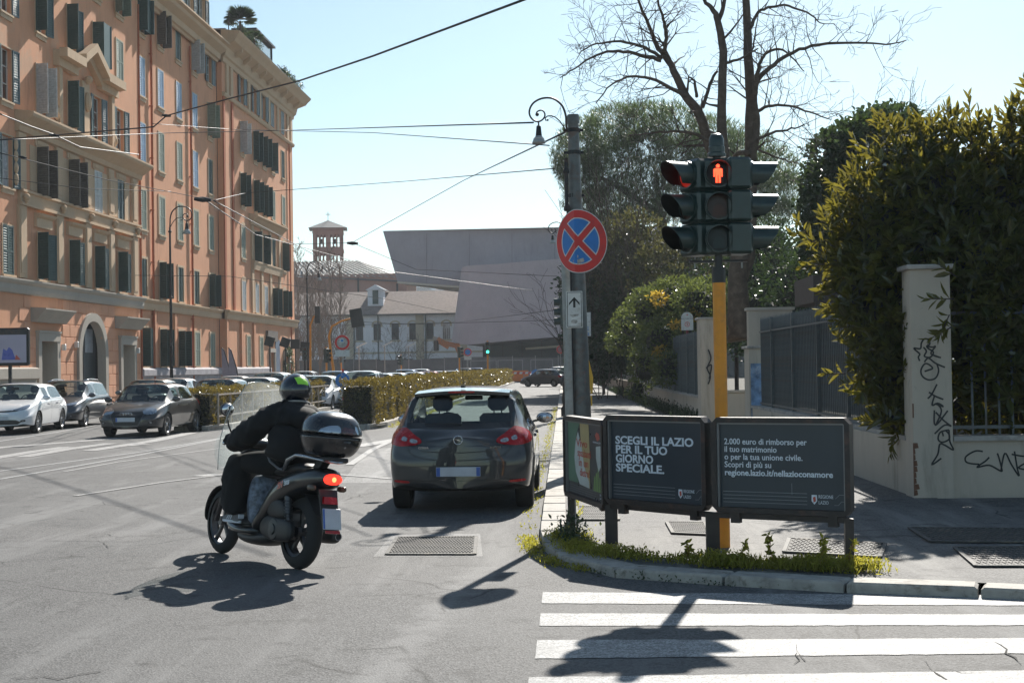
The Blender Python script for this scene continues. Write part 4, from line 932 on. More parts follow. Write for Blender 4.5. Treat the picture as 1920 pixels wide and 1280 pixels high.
graffiti(gw, [[(at(x,y,38.9).x-gw.location.x, at(x,y,38.9).z-ZP) for x, y in s_] for s_ in ([(1328,655),(1333,672),(1326,690),(1332,705),(1328,720)], [(1324,690),(1334,684),(1330,710)])], 38.9-gw.location.y, .02)
# reddish scrawl on the low wall
graffiti(gw, [[(.0-.002, 0)]*2], 0, .001) if False else None
# small hydrant-like street box beside the pillar
o = MB(); o.bbox(-.25,.25,-.15,.15,0,.95,.02); o.box(-.30,.30,-.2,.2,.951,1.0); ob = o.build('meter_box', M_WALL); ob.location = (wx(33.5)+.05, 34.0, ZP); tag(ob, 'small cream cabinet standing against the wall behind the yellow post', 'cabinet')
# dark brown canopy in the garden
c0 = empty('canopy', (7.6, 32, ZP), 0, 'dark brown garden canopy on thin posts behind the railing', 'canopy')
m = MB(); m.prism([(-2.1,0,3.55),(2.6,0,3.15),(2.6,0,2.62),(-2.1,0,2.95)], (0,2.6,0)); m.build('roof', M_BROWN, c0)
for x in (-2.0, 2.4): m = MB(); m.bar((x,.1,0),(x,.1,3.1),.10); m.build('leg', M_BROWN, c0)
# ---------------------------------------------------------------- advertising panels on posts
def frame_to(a, b):
    """matrix: x along a->b, y away from the viewer, z up"""
    a = Vector(a); b = Vector(b); t = Vector((b.x-a.x, b.y-a.y, 0)).normalized(); n = Vector((-t.y, t.x, 0))
    M = Matrix((t, n, Vector((0,0,1)))).transposed().to_4x4(); M.translation = Vector((a.x, a.y, 0)); return M, (Vector((b.x,b.y,0))-Vector((a.x,a.y,0))).length
railp = [(gp(1072,985,ZP)), (gp(1147,1018,ZP)), (gp(1337,1040,ZP)), (gp(1593,1055,ZP))]
rail = empty('street_railing', (railp[2].x, railp[2].y, ZP), 0, 'low black steel railing with three bays that carries the advertising panels on the corner', 'railing')
rz_top = [0.375, 0.36, 0.36, 0.36]
for i, p in enumerate(railp):
    q = p - rail.location; w = .07 if i in (0, 3) else .115
    m = MB(); m.box(-w/2,w/2,-.03,.03,-.05,rz_top[i]+.0); m.build('post', M_FRAME, rail, loc=(q.x, q.y, 0))
for a, b in zip(railp, railp[1:]):
    m = MB(); A_ = a-rail.location; B_ = b-rail.location; m.bar((A_.x,A_.y,.345),(B_.x,B_.y,.345),.05,.045); m.build('top_rail', M_FRAME, rail)
def board(a, b, z0, z1, label, face, decorate, s0=0.02, s1=0.02):
    M, Ln = frame_to(a, b); o = empty('advertising_panel', (0,0,0), 0, label, 'billboard'); o.matrix_world = M
    W_ = Ln - s0 - s1; x0 = s0
    m = MB(); t = .045; c = .05
    outer = [(x0+c,z0),(x0+W_-c,z0),(x0+W_,z0+c),(x0+W_,z1-c),(x0+W_-c,z1),(x0+c,z1),(x0,z1-c),(x0,z0+c)]
    ix0, ix1, iz0, iz1 = x0+t, x0+W_-t, z0+t, z1-t
    inner = [(ix0+.01,iz0),(ix1-.01,iz0),(ix1,iz0+.01),(ix1,iz1-.01),(ix1-.01,iz1),(ix0+.01,iz1),(ix0,iz1-.01),(ix0,iz0+.01)]
    for i in range(8):
        j = (i+1) % 8; m.prism([(outer[i][0],-.05,outer[i][1]),(outer[j][0],-.05,outer[j][1]),(inner[j][0],-.05,inner[j][1]),(inner[i][0],-.05,inner[i][1])], (0,.10,0))
    m.build('frame', M_FRAME, o)
    m = MB(); m.box(x0+.03,x0+W_-.03,.0,.03,z0+.03,z1-.03); m.build('back_plate', M_FRAME, o)
    m = MB(); m.box(ix0,ix0+.018,-.035,-.001,iz0,iz1); m.box(ix0+.018,ix1,-.035,-.001,iz1-.014,iz1); m.box(ix1-.014,ix1,-.035,-.001,iz0,iz1-.014); m.build('trim', M_SBACK, o)
    m = MB(); m.box(ix0+.002,ix1-.002,-.008,-.002,iz0+.002,iz1-.002); m.build('poster', face, o)
    for xx in (x0+.12+.03*W_, x0+W_-.2): m = MB(); m.box(xx,xx+.08,-.03,.03,.365+.003,z0-.001); m.build('bracket', M_FRAME, o)
    decorate(o, ix0, ix1, iz0, iz1); return o
def ptext(o, txt, x, z, size, m, bold=0.0, y=-.0095, spacing=1.0, width=None):
    me = text_mesh(txt, size, bold, 0.0008, spacing=spacing)
    if width:
        w = max(v.co.x for v in me.vertices); sx = width/w
        for v in me.vertices: v.co.x *= sx
    return mk('lettering', me, m, o, loc=(x, y, z), rot=(PI/2, 0, 0))
def regione(o, ix0, ix1, iz0):
    w = ix1-ix0
    for k, z in enumerate((.135,.105,.075,.045)):
        m = MB(); m.box(ix0+.04, ix1-w*.30, -.0098,-.0088, iz0+z-.004, iz0+z-.001+.001); m.build('poster_line', M_PGREY, o)
    cx = ix1-w*.245
    m = MB(); m.prism([(cx-.022,-.0098,iz0+.125),(cx+.022,-.0098,iz0+.125),(cx+.024,-.0098,iz0+.075),(cx,-.0098,iz0+.045),(cx-.024,-.0098,iz0+.075)], (0,.0008,0)); m.build('crest', M_PWHITE, o)
    m = MB(); m.prism([(cx-.012,-.0105,iz0+.105),(cx+.010,-.0105,iz0+.112),(cx+.014,-.0105,iz0+.075),(cx-.006,-.0105,iz0+.062)], (0,.0005,0)); m.build('crest_mark', M_PRED, o)
    ptext(o, 'REGIONE', cx+.035, iz0+.098, .040, M_PWHITE, 0.0, width=.125); ptext(o, 'LAZIO', cx+.035, iz0+.050, .040, M_PWHITE, 0.0, width=.085)
    for a, b in (((ix1-.095,iz0+.098),(ix1-.06,iz0+.13)),((ix1-.06,iz0+.13),(ix1-.01,iz0+.13)),((ix1-.105,iz0+.045),(ix1-.07,iz0+.045)),((ix1-.07,iz0+.045),(ix1-.045,iz0+.075)),((ix1-.045,iz0+.075),(ix1-.01,iz0+.075))):
        m = MB(); m.bar((a[0],-.0095,a[1]),(b[0],-.0095,b[1]),.0035,.001,up=(0,1,0)); m.build('poster_line', M_PGREY, o)
def deco2(o, x0, x1, z0, z1):
    w = x1-x0; h = z1-z0
    for k, (t, wd) in enumerate((('SCEGLI IL LAZIO',.83),('PER IL TUO',.56),('GIORNO',.41),('SPECIALE.',.525))):
        ptext(o, t, x0+w*.065, z0+h*(.745-.116*k-.045), h*.140, M_PWHITE, h*.0042, width=w*wd)
    regione(o, x0, x1, z0)
def deco3(o, x0, x1, z0, z1):
    w = x1-x0; h = z1-z0
    for k, (t, wd) in enumerate((('2.000 euro di rimborso per',.655),('il tuo matrimonio',.42),('o per la tua unione civile.',.62),('Scopri di più su',.375))):
        ptext(o, t, x0+w*.05, z0+h*(.745-.0905*k), h*.098, M_PWHITE, .0010, width=w*wd)
    ptext(o, 'regione.lazio.it/nellazioconamore', x0+w*.05, z0+h*(.745-.0905*4-.005), h*.098, M_PWHITE, .0018, width=w*.85)
    m = MB(); m.box(x0+w*.582,x0+w*.585,-.0098,-.0088,z0+h*.17,z0+h*.30); m.build('scratch', M_PGREY, o)
    regione(o, x0, x1, z0)
def deco1(o, x0, x1, z0, z1):
    w = x1-x0; h = z1-z0; f = -.0098
    def poly(name, pts, m, yy=f): b = MB(); b.prism([(x0+w*a, yy, z0+h*c) for a, c in pts], (0,.0009,0)); b.build(name, m, o)
    poly('poster_green_field', [(.02,.16),(.30,.16),(.22,.5),(.26,.82),(.36,.98),(.02,.98)], M_PGREEN)
    poly('poster_ochre_field', [(.36,.98),(.60,.98),(.62,.55),(.61,.13),(.45,.14),(.40,.5)], M_PYEL, f-.001)
    poly('poster_pale_leaf', [(.20,.5),(.24,.72),(.31,.86),(.40,.7),(.46,.42),(.60,.2),(.60,.13),(.34,.15),(.24,.3)], M_PPALE, f-.002)
    poly('poster_red_flower', [(.76,.84),(.80,.89),(.86,.87),(.88,.81),(.82,.77)], M_PRED); poly('poster_white_shape', [(.78,.70),(.90,.72),(.92,.48),(.84,.38),(.78,.55)], M_PPALE)
    for k in range(6): poly('poster_stem', [(.70+.045*k,.12),(.735+.045*k,.12),(.75+.045*k,.30+.05*(k%3)),(.73+.045*k,.32+.05*(k%3))], M_PLEAF)
    for k, (t, wd) in enumerate((('Vivo',.30),('spaziami',.36),('in un',.26),('dietro!',.26))): ptext(o, t, x0+w*(.26+.03*k), z0+h*(.66-.13*k), h*.15, M_PRED, .001, y=-.0125, width=w*wd)
    ptext(o, 'VIVILAZIO', x0+w*.70, z0+h*.745, h*.03, M_PWHITE, 0, width=w*.24)
    for k in range(4): m = MB(); m.box(x0+w*.04,x1-w*.22,f,f+.001,z0+.015+.022*k,z0+.018+.022*k); m.build('poster_line', M_PGREY, o)
    ptext(o, 'REGIONE', x1-w*.14, z0+.055, .026, M_PWHITE, 0, width=w*.12); ptext(o, 'LAZIO', x1-w*.14, z0+.025, .026, M_PWHITE, 0, width=w*.09)
z0b, z1b = .455, 1.262
P = railp
board(P[2]+Vector((0,-.02,0)), P[3]+Vector((.03,-.02,0)), z0b, z1b-.003, 'right hand navy advertising panel with five lines of white text and a web address', M_BOARD, deco3, .02, 0)
board(P[1]+Vector((-.03,-.02,0)), P[2]+Vector((0,-.02,0)), z0b, z1b, 'middle navy advertising panel with four lines of large white capitals', M_BOARD, deco2, 0, .03)
board(P[0]+Vector((-.03,-.02,0)), P[1]+Vector((-.03,-.02,0)), z0b-.06, z1b-.05, 'left end advertising panel turned away, with a green and ochre poster and red script', M_PCHAR, deco1, 0, .0)
# ---------------------------------------------------------------- pedestrian signal on the yellow post
tlp = gp(1357,1024,ZP)
tl = empty('traffic_light', (tlp.x, tlp.y, ZP), 0, 'large three way traffic light on the yellow orange post showing a lit red man', 'traffic light')
SIG_Z = [3.33, 3.04, 2.75]
def pole_top(z): return 0
m = MB(); m.tube([(0,0,-.05),(0,0,2.36)], .058, 20); m.build('pole', M_YELLOW, tl, smooth=True, ang=40)
m = MB(); m.tube([(0,0,2.36),(0,0,2.50)], .062, 16); m.tube([(0,0,2.47),(0,0,3.52)], .035, 12); m.build('pole_sleeve', M_BLACK, tl, ang=40)
m = MB(); m.bar((-.26,.02,2.555),(.26,.02,2.555),.05,.02); m.build('bracket', M_BLACKM, tl); m = MB(); m.bar((-.20,.04,3.47),(.20,.04,3.47),.06,.02); m.build('bracket', M_BLACKM, tl)
for x in (-.21,.21): m = MB(); m.tube([(x,.02,2.49),(x,.02,2.54)], .008, 6); m.build('bolt', M_GALV, tl)
m = MB(); m.lathe([(.085,3.49),(.085,3.52),(.074,3.53),(.074,3.58),(.068,3.59),(.068,3.65),(.05,3.69),(.03,3.70),(0.001,3.702)], 12); m.build('beacon_cap', M_TLGREEN, tl, ang=30)
def head(yaw, off, lit, vis=.27, lens=(M_LENSR,M_LENSA,M_LENSG), man=False, par=tl, sc=1.0, Z=SIG_Z, lamp=E_RED2, glens=False):
    """a signal head that faces -y in its own frame"""
    h = empty('signal_head', (off[0], off[1], 0), yaw, parent=par)
    for k, z in enumerate(Z):
        s = .142*sc
        m = MB(); m.bbox(-s,s,-.02,.20*sc,z-s,z+s,.025*sc); m.build('housing', M_TLGREEN, h, ang=30)
        m = MB(); R = .112*sc
        # round bezel
        Mx = Matrix.Translation((0,-.02,z)) @ Matrix.Rotation(PI/2,4,'X'); m.lathe([(R+.012,0),(R+.012,.03),(R,.03),(R,.0)], 28, 0, Mx, False)
        n = 28; V = []; F = []; G_ = []
        # visor: hood open at the bottom, longer on top
        for i in range(n+1):
            a = math.radians(-50) + math.radians(280)*i/n; c, s2 = math.cos(a), math.sin(a)
            ln = vis*sc*(0.42+0.58*max(0,(s2+.75)/1.75)**.8)
            for rr in (R, R-.004): V += [(c*rr,-.045,z+s2*rr), (c*(rr),-.045-ln,z+s2*rr - .0)]
        for i in range(n):
            a = i*4; b = a+4; F += [(a,a+1,b+1,b),(a+1,a+3,b+3,b+1)]; G_.append((a+2,b+2,b+3,a+3))
        m.add(V, F); bb = len(m.v)-len(V); m.f += [tuple(q+bb for q in f) for f in G_]; m.m += [1]*len(G_); vo = m.build('visor', [M_TLGREEN, M_TLIN], h, ang=40, fix=False)
        m = MB(); m.lathe([(0.001,0),(R*.6,.006),(R*.99,.0)], 28, 0, Mx, False)
        on = lit == k
        m2 = M_TLIN if (man and on) else (lamp if on else lens[k]); m.build('lens', m2, h, smooth=True)
        if man and on:
            fig = MB(); y = -.032
            fig.prism([(0.017*math.cos(a)*1.0,y,z+.068+.016*math.sin(a)) for a in [2*PI*i/12 for i in range(12)]], (0,.004,0))
            fig.prism([(-.030,y,z+.046),(.030,y,z+.046),(.040,y,z+.036),(.040,y,z-.028),(.027,y,z-.028),(.026,y,z+.022),(.023,y,z-.002),(.022,y,z-.082),(.004,y,z-.082),(.003,y,z-.012),(-.003,y,z-.012),(-.004,y,z-.082),(-.022,y,z-.082),(-.023,y,z-.002),(-.026,y,z+.022),(-.027,y,z-.028),(-.040,y,z-.028),(-.040,y,z+.036)], (0,.004,0))
            fig.build('red_man', E_RED, h)
        if not on and man:
            m = MB(); m.prism([(0.05*math.cos(a),-.030,z-.035+.055*math.sin(a)) for a in [PI*i/10-.2 for i in range(11)]]+[(-.06,-.030,z-.085),(.06,-.030,z-.085)], (0,.003,0)); m.build('lens_symbol', mat('symbol_'+str(k), (0.065,0.026,0.016) if k==1 else (0.018,0.032,0.030), 0.5), h)
    return h
head(0, (0,-.06), 0, .10, man=True)
head(math.radians(-54), (-.245,-.0), 0, .25); head(math.radians(102), (.255,.02), 0, .25)
# lower spacers between heads
for z in (3.125, 2.842):
    for x in (-.15,.15): m = MB(); m.box(x-.02,x+.02,-.02,.05,z-.012,z+.012); m.build('joint', M_ALLOYD, tl)
# ---------------------------------------------------------------- tapered tram pole, lamp arm, signs
tpole = empty('tram_wire_pole', (at(1090,780,22).x, 22, ZP), 0, 'thick dark grey steel pole rising behind the no stopping sign', 'pole')
m = MB(); m.tube([(0,0,-.1),(0,0,.9),(-.025,0,3.2),(-.05,0,5.38)], [.155,.15,.115,.082], 20); m.lathe([(.095,0),(.095,.10),(.088,.13),(0.001,.14)], 16, 0, Matrix.Translation((-.05,0,5.34))); m.build('shaft', M_POLE, tpole, ang=40)
for z in (5.20, 4.86, 4.2): m = MB(); m.lathe([(.098,0),(.098,.06)], 16, 0, Matrix.Translation((-.04,0,z)), False); m.box(-.20,-.12,-.02,.02,z+.01,z+.05); m.box(.04,.10,-.02,.02,z+.01,z+.05); m.build('clamp', M_BLACKM, tpole)
m = MB(); m.lathe([(.125,0),(.125,.03)], 16, 0, Matrix.Translation((-.02,0,1.78)), False); m.build('striped_tape', mat('yellow_black_tape', (0.35,0.25,0.04), 0.6, var=0.6, scale=30), tpole)
m = MB(); m.bbox(-.05,.07,-.125,-.12,1.0,1.55,.002) ; m.build('old_poster_scraps', mat('paper_scraps', (0.16,0.15,0.14), 0.8, var=0.4, scale=30, dirt=(0.3,0.06,0.05), dscale=9), tpole)
ys = MB(); ys.prism([(.10,-.02,1.78),(.135,-.02,1.70),(.19,-.02,1.45),(.18,-.02,1.22),(.15,-.02,1.2),(.12,-.02,1.4)], (0,.03,0)); ys.prism([(.145,-.02,1.17),(.17,-.02,1.17),(.17,-.02,1.02),(.15,-.02,1.02)], (0,.03,0))
yo = ys.build('plastic_strip', M_BAGY); yo.location = tpole.location; tag(yo, 'torn yellow plastic strip hanging from the thick grey pole', 'plastic strip')
def lamp_arm(par, x, y, z, s, side=-1, m_=M_BLACKM):
    """swan neck arm with scroll; x,y,z is the top of its stem, lamp hangs to `side`"""
    K = [(830,700),(822,560),(815,440),(770,300),(690,210),(600,160),(500,150),(400,170),(310,220),(255,290),(232,370),(245,440),(290,500),(350,528),(410,520),(460,480),(482,430),(470,380),(430,350),(385,355),(350,380),(345,415)]
    sc_ = s/1000.0*0.93
    f = lambda a, b: (x + side*(830-a)*sc_, y, z + (700-b)*sc_)
    g = MB(); Q = [Vector(f(*k)) for k in K]; R2 = []
    for i in range(len(Q)-1):
        p0,p1_,p2,p3 = Q[max(i-1,0)],Q[i],Q[i+1],Q[min(i+2,len(Q)-1)]
        for k in range(4): t = k/4; R2.append(0.5*((2*p1_)+(p2-p0)*t+(2*p0-5*p1_+4*p2-p3)*t*t+(3*p1_-p0-3*p2+p3)*t**3))
    R2.append(Q[-1]); g.tube(R2, [max(.017*s*(1-.4*i/len(R2)), .008) for i in range(len(R2))], 8); g.ball(f(358,415), .028*s, 10)
    K2 = [(815,690),(780,620),(720,530),(650,465),(580,440),(520,445),(485,475),(490,510),(525,512)]
    Q = [Vector(f(*k)) for k in K2]; g.tube(Q, .010*s, 6); g.ball(f(525,508), .016*s, 8); g.build('arm', m_, par, smooth=True)
    b = MB(); c = f(378,545); Mt = Matrix.Translation(Vector(c)) 
    b.lathe([(0.001,.03),(.012,.02),(.012,-.04),(.03,-.05),(.034,-.06),(.045,-.17),(.05,-.20)], 14, 0, Mt @ Matrix.Scale(s,4)); b.build('lamp_cap', m_, par, smooth=True, ang=50)
    b = MB(); b.lathe([(.05,-.20),(.075,-.235),(.095,-.28),(.102,-.31),(.09,-.31),(.07,-.25),(.03,-.22)], 18, 0, Mt @ Matrix.Scale(s,4), False); b.build('lamp_shade', M_LAMPG, par, smooth=True)
    b = MB(); b.lathe([(0.001,-.30),(.05,-.295),(.085,-.2365)], 14, 0, Mt @ Matrix.Scale(s,4), False); b.build('bulb_glass', M_SWHITE, par, smooth=True)
la = empty('street_lamp', (at(1067,420,21.85).x, 21.85, ZP), 0, 'near street lamp with scrolled swan neck arm beside the thick grey pole', 'street lamp')
m = MB(); m.tube([(0,0,0),(0,0,4.0)], .038, 12); m.tube([(-.03,0,4.0),(-.03,0,4.78)], .030, 10); m.lathe([(.05,0),(.06,.03),(.05,.08)], 12, 0, Matrix.Translation((-.02,0,3.98))); m.lathe([(.04,0),(.05,.03),(.035,.08)], 12, 0, Matrix.Translation((-.03,0,4.55))); m.build('post', M_BLACKM, la, ang=40)
ztop = at(1063,247,21.85).z - ZP
lamp_arm(la, at(1063,247,21.85).x-la.location.x, 0, ztop, 1.02)
# no stopping sign with its post
sp = empty('no_stopping_sign', (at(1070,780,15).x, 15, ZP), 0, 'round red and blue no stopping sign, bent down its middle, on a grey post', 'road sign')
m = MB(); m.tube([(0,0,-.05),(-.03,0,2.85)], .045, 14); m.build('post', M_GALV, sp, smooth=True, ang=40)
sg = at(1084,454,14.92); cx, cz = sg.x-sp.location.x, sg.z-ZP; Rs = .33

def disc_poly(name, pts, m, y, par=sp, cx=cx, cz=cz, th=.001, bendit=True):
    """flat piece of the sign face with a fine grid so that it follows the bent plate"""
    bm = bmesh.new(); vs = [bm.verts.new((p[0], 0, p[1])) for p in pts]; f = bm.faces.new(vs)
    if bendit:
        bmesh.ops.bisect_plane(bm, geom=bm.verts[:]+bm.edges[:]+bm.faces[:], plane_co=(-.04,0,0), plane_no=(1,0,0))
    for v in bm.verts:
        q_ = v.co.x; v.co.y = q_*.45 if q_ > -.04 else -.018 + (-.04-q_)*.72; v.co.x = q_*.92 if q_ > -.04 else -.0368 + (q_+.04)*.66
        v.co.y += y - .15; v.co.x += cx; v.co.z += cz
    me = bpy.data.meshes.new(name); bm.to_mesh(me); bm.free(); o = mk(name, me, m, par)
    return o
def circ(r, n=48, c=(0,0)): return [(c[0]+r*math.cos(2*PI*i/n), c[1]+r*math.sin(2*PI*i/n)) for i in range(n)]
m_back = disc_poly('back_plate', circ(Rs), M_SBACK, -.0465); so_ = m_back.modifiers.new('s','SOLIDIFY'); so_.thickness = .012; bake(m_back)
disc_poly('white_rim', circ(Rs*.995), M_SWHITE, -.0560); disc_poly('red_ring', circ(Rs*.97), M_SRED, -.0580)
def blue_seg(r, a0, gap, n=14):
    """quarter between the two crossing bars"""
    c = gap/2*math.sqrt(2); p = (c*math.cos(a0), c*math.sin(a0)); al = math.asin(gap/2/r)
    L_ = [p] + [(r*math.cos(a0-PI/4+al+(PI/2-2*al)*i/n), r*math.sin(a0-PI/4+al+(PI/2-2*al)*i/n)) for i in range(n+1)]
    return L_
for q in range(4):
    a0 = q*PI/2 + math.radians(2)
    disc_poly('white_outline', blue_seg(Rs*.735, a0, .062), M_SWHITE, -.0600, bendit=True); disc_poly('blue_field', blue_seg(Rs*.70, a0, .085), M_SBLUE, -.0620, bendit=True)
m = MB(); m.prism([(cx-.06,-.2180,cz-.20),(cx+.05,-.2180,cz-.175),(cx+.06,-.2180,cz-.21),(cx-.03,-.2180,cz-.245)], (0,.0008,0)); m.prism([(cx-.03,-.2180,cz-.13),(cx+.0,-.2180,cz-.15),(cx-.005,-.2180,cz-.175),(cx-.03,-.2180,cz-.165)], (0,.0008,0)); m.build('torn_sticker', M_STICK, sp)
# arrow plate under it
ar = at(1077,580,14.93); ax, az = ar.x-sp.location.x, ar.z-ZP; w2, h2 = .085, .19
m = MB(); m.bbox(ax-w2,ax+w2,-.055,-.045,az-h2,az+h2,.003); m.build('arrow_plate', M_SWHITE, sp)
m = MB()
for a, b, c_, d in ((-w2+.010,w2-.010,h2-.016,h2-.010),(-w2+.010,w2-.010,-h2+.010,-h2+.016)): m.box(ax+a,ax+b,-.0565,-.0555,az+c_,az+d)
for a in (-w2+.010,w2-.016): m.box(ax+a,ax+a+.006,-.0565,-.0555,az-h2+.016,az+h2-.016)
m.build('plate_border', M_BLACK, sp)
m = MB(); m.box(ax-.012,ax+.012,-.0565,-.0555,az+.02,az+.11)
m.prism([(ax-.055,-.0565,az+.068),(ax-.055,-.0565,az+.045),(ax,-.0565,az+.105),(ax+.055,-.0565,az+.045),(ax+.055,-.0565,az+.068),(ax,-.0565,az+.13)], (0,.001,0)); m.build('arrow', M_BLACK, sp)
m = MB(); m.prism([(ax-.05,-.0565,az-.055),(ax+.05,-.0565,az-.045),(ax+.04,-.0565,az-.065),(ax-.02,-.0565,az-.08)], (0,.001,0)); m.prism([(ax+.034*math.cos(2*PI*i/16)-.002,-.0565,az-.125+.022*math.sin(2*PI*i/16)) for i in range(16)], (0,.001,0)); m.build('worn_sticker', M_STICK, sp)
# ---------------------------------------------------------------- museum, white building, church, bell tower, far hill
mus = empty('museum', (-5, 178, 0), 0, 'large modern museum of smooth grey concrete with a cantilevered upper volume', 'building')
def ml(o, p): return (p[0]-o.location.x, p[1]-o.location.y, p[2]-o.location.z)
def solid(o, name, front, back, m, par=None):
    """front/back: matching outlines"""
    n = len(front); b = MB(); b.add([ml(o, p) for p in front] + [ml(o, p) for p in back], [tuple(range(n)), tuple(range(2*n-1, n-1, -1))] + [(i,(i+1)%n,(i+1)%n+n,i+n) for i in range(n)])
    return b.build(name, m, par or o)
Yu = 176
uf = [at(745,527,Yu), at(865,536,Yu), at(1180,540,Yu+2), at(1250,424,Yu+2), at(1048,426,Yu), at(718,433,Yu)]
ub = [Vector((p.x+ (2 if i else 4), p.y+24, p.z)) for i, p in enumerate(uf)]
solid(mus, 'upper_volume', uf, ub, M_CONC)
m = MB(); p = [at(745,527,Yu), at(865,536,Yu), at(865,543,Yu+12), at(775,532,Yu+14)]; p = [Vector((q.x,q.y,q.z-.02)) for q in p]; m.prism([ml(mus,q) for q in p], (0,0,-.25)); m.build('soffit', M_CONCL, mus)  # cream light on the underside is put into the soffit colour
# seams of the shuttering
for xx in (800, 880, 960, 1040, 1120):
    m = MB(); a = at(xx,438,Yu-.06); b = at(xx,530,Yu-.06); m.bar(ml(mus,a), ml(mus,b), .05, .03); m.build('panel_joint', mat('joint_'+str(xx), (0.20,0.18,0.18), 0.9), mus)
solid(mus, 'upper_end', [at(1180,540,186), at(1600,545,186), at(1600,470,186), at(1180,440,186)], [at(1180,540,206), at(1600,545,206), at(1600,470,206), at(1180,440,206)], M_CONC)
# lower curved volume: walls lean outwards to the foot
Yl = 168
top = [(872,506,Yl+8),(866,502,Yl+2),(880,498,Yl),(930,495,Yl-.5),(1000,489,Yl),(1100,482,Yl+3),(1230,476,Yl+8)]
bot = [(858,636,Yl+8),(847,637,Yl+2),(872,646,Yl-2),(930,641,Yl-2.5),(1000,635,Yl-2),(1100,628,Yl+1),(1230,622,Yl+6)]
n = 24
def curve(L_):
    P = [at(*q) for q in L_]; out = []
    for i in range(len(P)-1):
        p0,p1_,p2,p3 = P[max(i-1,0)],P[i],P[i+1],P[min(i+2,len(P)-1)]
        for k in range(5): t = k/5; out.append(0.5*((2*p1_)+(p2-p0)*t+(2*p0-5*p1_+4*p2-p3)*t*t+(3*p1_-p0-3*p2+p3)*t**3))
    return out + [P[-1]]
T, B = curve(top), curve(bot); n = len(T)
b = MB(); Vv = [ml(mus,p) for p in T] + [ml(mus,p) for p in B]; Vb = [ml(mus,(p.x+1,p.y+22,p.z)) for p in T] + [ml(mus,(p.x+1,p.y+22,p.z)) for p in B]
b.add(Vv+Vb, [(i,i+1,n+i+1,n+i) for i in range(n-1)] + [(i,2*n+i,2*n+i+1,i+1) for i in range(n-1)] + [(n+i,n+i+1,3*n+i+1,3*n+i) for i in range(n-1)] + [(0,n,3*n,2*n)])
b.build('lower_volume', M_CONC2, mus, ang=30)
gz = at(905,668,Yl+9); gl = at(905,640,Yl+9)
m = MB(); x0 = gl.x; m.box(x0+5, x0+60, Yl+9-178, Yl+9.3-178, 0, 5.3); m.build('glazing', M_GLASSD, mus)
for i in range(14): m = MB(); m.box(x0+5+i*2.4, x0+5.12+i*2.4, Yl+8.9-178, Yl+8.995-178, 0, 5.3); m.build('mullion', M_BLACKM, mus)
m = MB(); a = at(985,655,Yl+3); m.prism([ml(mus,q) for q in (at(985,652,Yl+3), at(1140,640,Yl+3), at(1140,645,Yl+3), at(985,655,Yl+3))], (0,4,0)); m.build('entrance_canopy', M_CONCL, mus)
# white building
wb = empty('white_building', (-27, 200, 0), 0, 'long white two storey building with brown tiled hip roof and arched windows', 'building')
Yw = 200
eave = at(600,592,Yw).z; xl = at(560,592,Yw).x; xr = -9.0
wins2 = [(612,1),(577*0+ 640*0+ 640,0),(685,1),(741,1),(773,1),(806,1),(837,1)]
cols = [at(px,620,Yw).x for px in (598,648,676,707,740,773,806,838)]
cols = [at(px,620,Yw).x for px in (600,674,707,741,774,806,837)]
m = MB(); wl2 = 1.05
hl = sorted([(c-wl2/1, c+wl2/1, 4.15, 8.1) for c in cols]); y = xl
zt = eave
for a, b_, za, zb in [(c-.52, c+.52, at(c*0+740,637,Yw).z, at(740,606,Yw).z) for c in cols]:
    m.box(y, a, 0, .5, 3.9, zt); m.box(a, b_, 0, .5, 3.9, za); m.box(a, b_, 0, .5, zb, zt); y = b_
m.box(y, xr, 0, .5, 3.9, zt); m.box(xl, xr, 0, .5, 0, 3.9); m.box(xl, xl+.5, .5, 12, 0, zt); m.box(xr-.5, xr, .5, 12, 0, zt)
m.v = [(v[0]+27, v[1], v[2]) for v in m.v]; m.build('wall', M_WHITEB, wb)
for k, c in enumerate(cols):
    z0, z1 = at(740,637,Yw).z, at(740,606,Yw).z
    m = MB(); x = c+27; m.box(x-.51, x+.51, .25, .3, z0, z1); w_ = m.build('window', M_PANEL if k == 6 else M_PANEF, wb)
    m = MB()
    for q in (-.5,-.17,.17,.5): m.box(x+q*.9-.03, x+q*.9+.03, .05, .09, z0, z0+1.5)
    m.build('window_bars', M_BLACKM, w_)
    m = MB(); pts = [(x-.75,-.08,z1-.5)] + [(x-.75*math.cos(PI*i/8), -.08, z1-.1+.50*math.sin(PI*i/8)) for i in range(9)] + [(x+.75,-.08,z1-.5),(x+.53,-.08,z1-.5)] + [(x+.53*math.cos(PI*i/8), -.08, z1-.15+.34*math.sin(PI*i/8)) for i in range(9)] + [(x-.53,-.08,z1-.5)]
    m.prism(pts, (0,.1,0)); m.box(x-.75,x+.75,-.1,-.001,z0-.25,z0-.02); m.build('window_frame', M_CREAM, w_)
for px in (655, 787, 868):
    x = at(px,620,Yw).x+27; m = MB(); m.box(x-.55,x+.55,-.1,-.001,0,zt); m.build('pilaster', M_CREAM, wb)
for px in (697, 786, 652): x = at(px,620,Yw).x+27+.9; m = MB(); m.tube([(x,-.15,0),(x,-.15,zt)], .09, 6); m.build('downpipe', mat('dark_pipe_'+str(px), (0.06,0.10,0.11), 0.5), wb)
m = MB(); m.box(xl+27, xr+27, -.06, -.001, 3.75, 4.0); m.build('string_course', M_CREAM, wb)
for px in (700, 760, 820): x = at(px,690,Yw).x+27; m = MB(); m.box(x-1,x+1,-.05,-.001,0,3.0); m.build('door', M_GLASSD, wb)
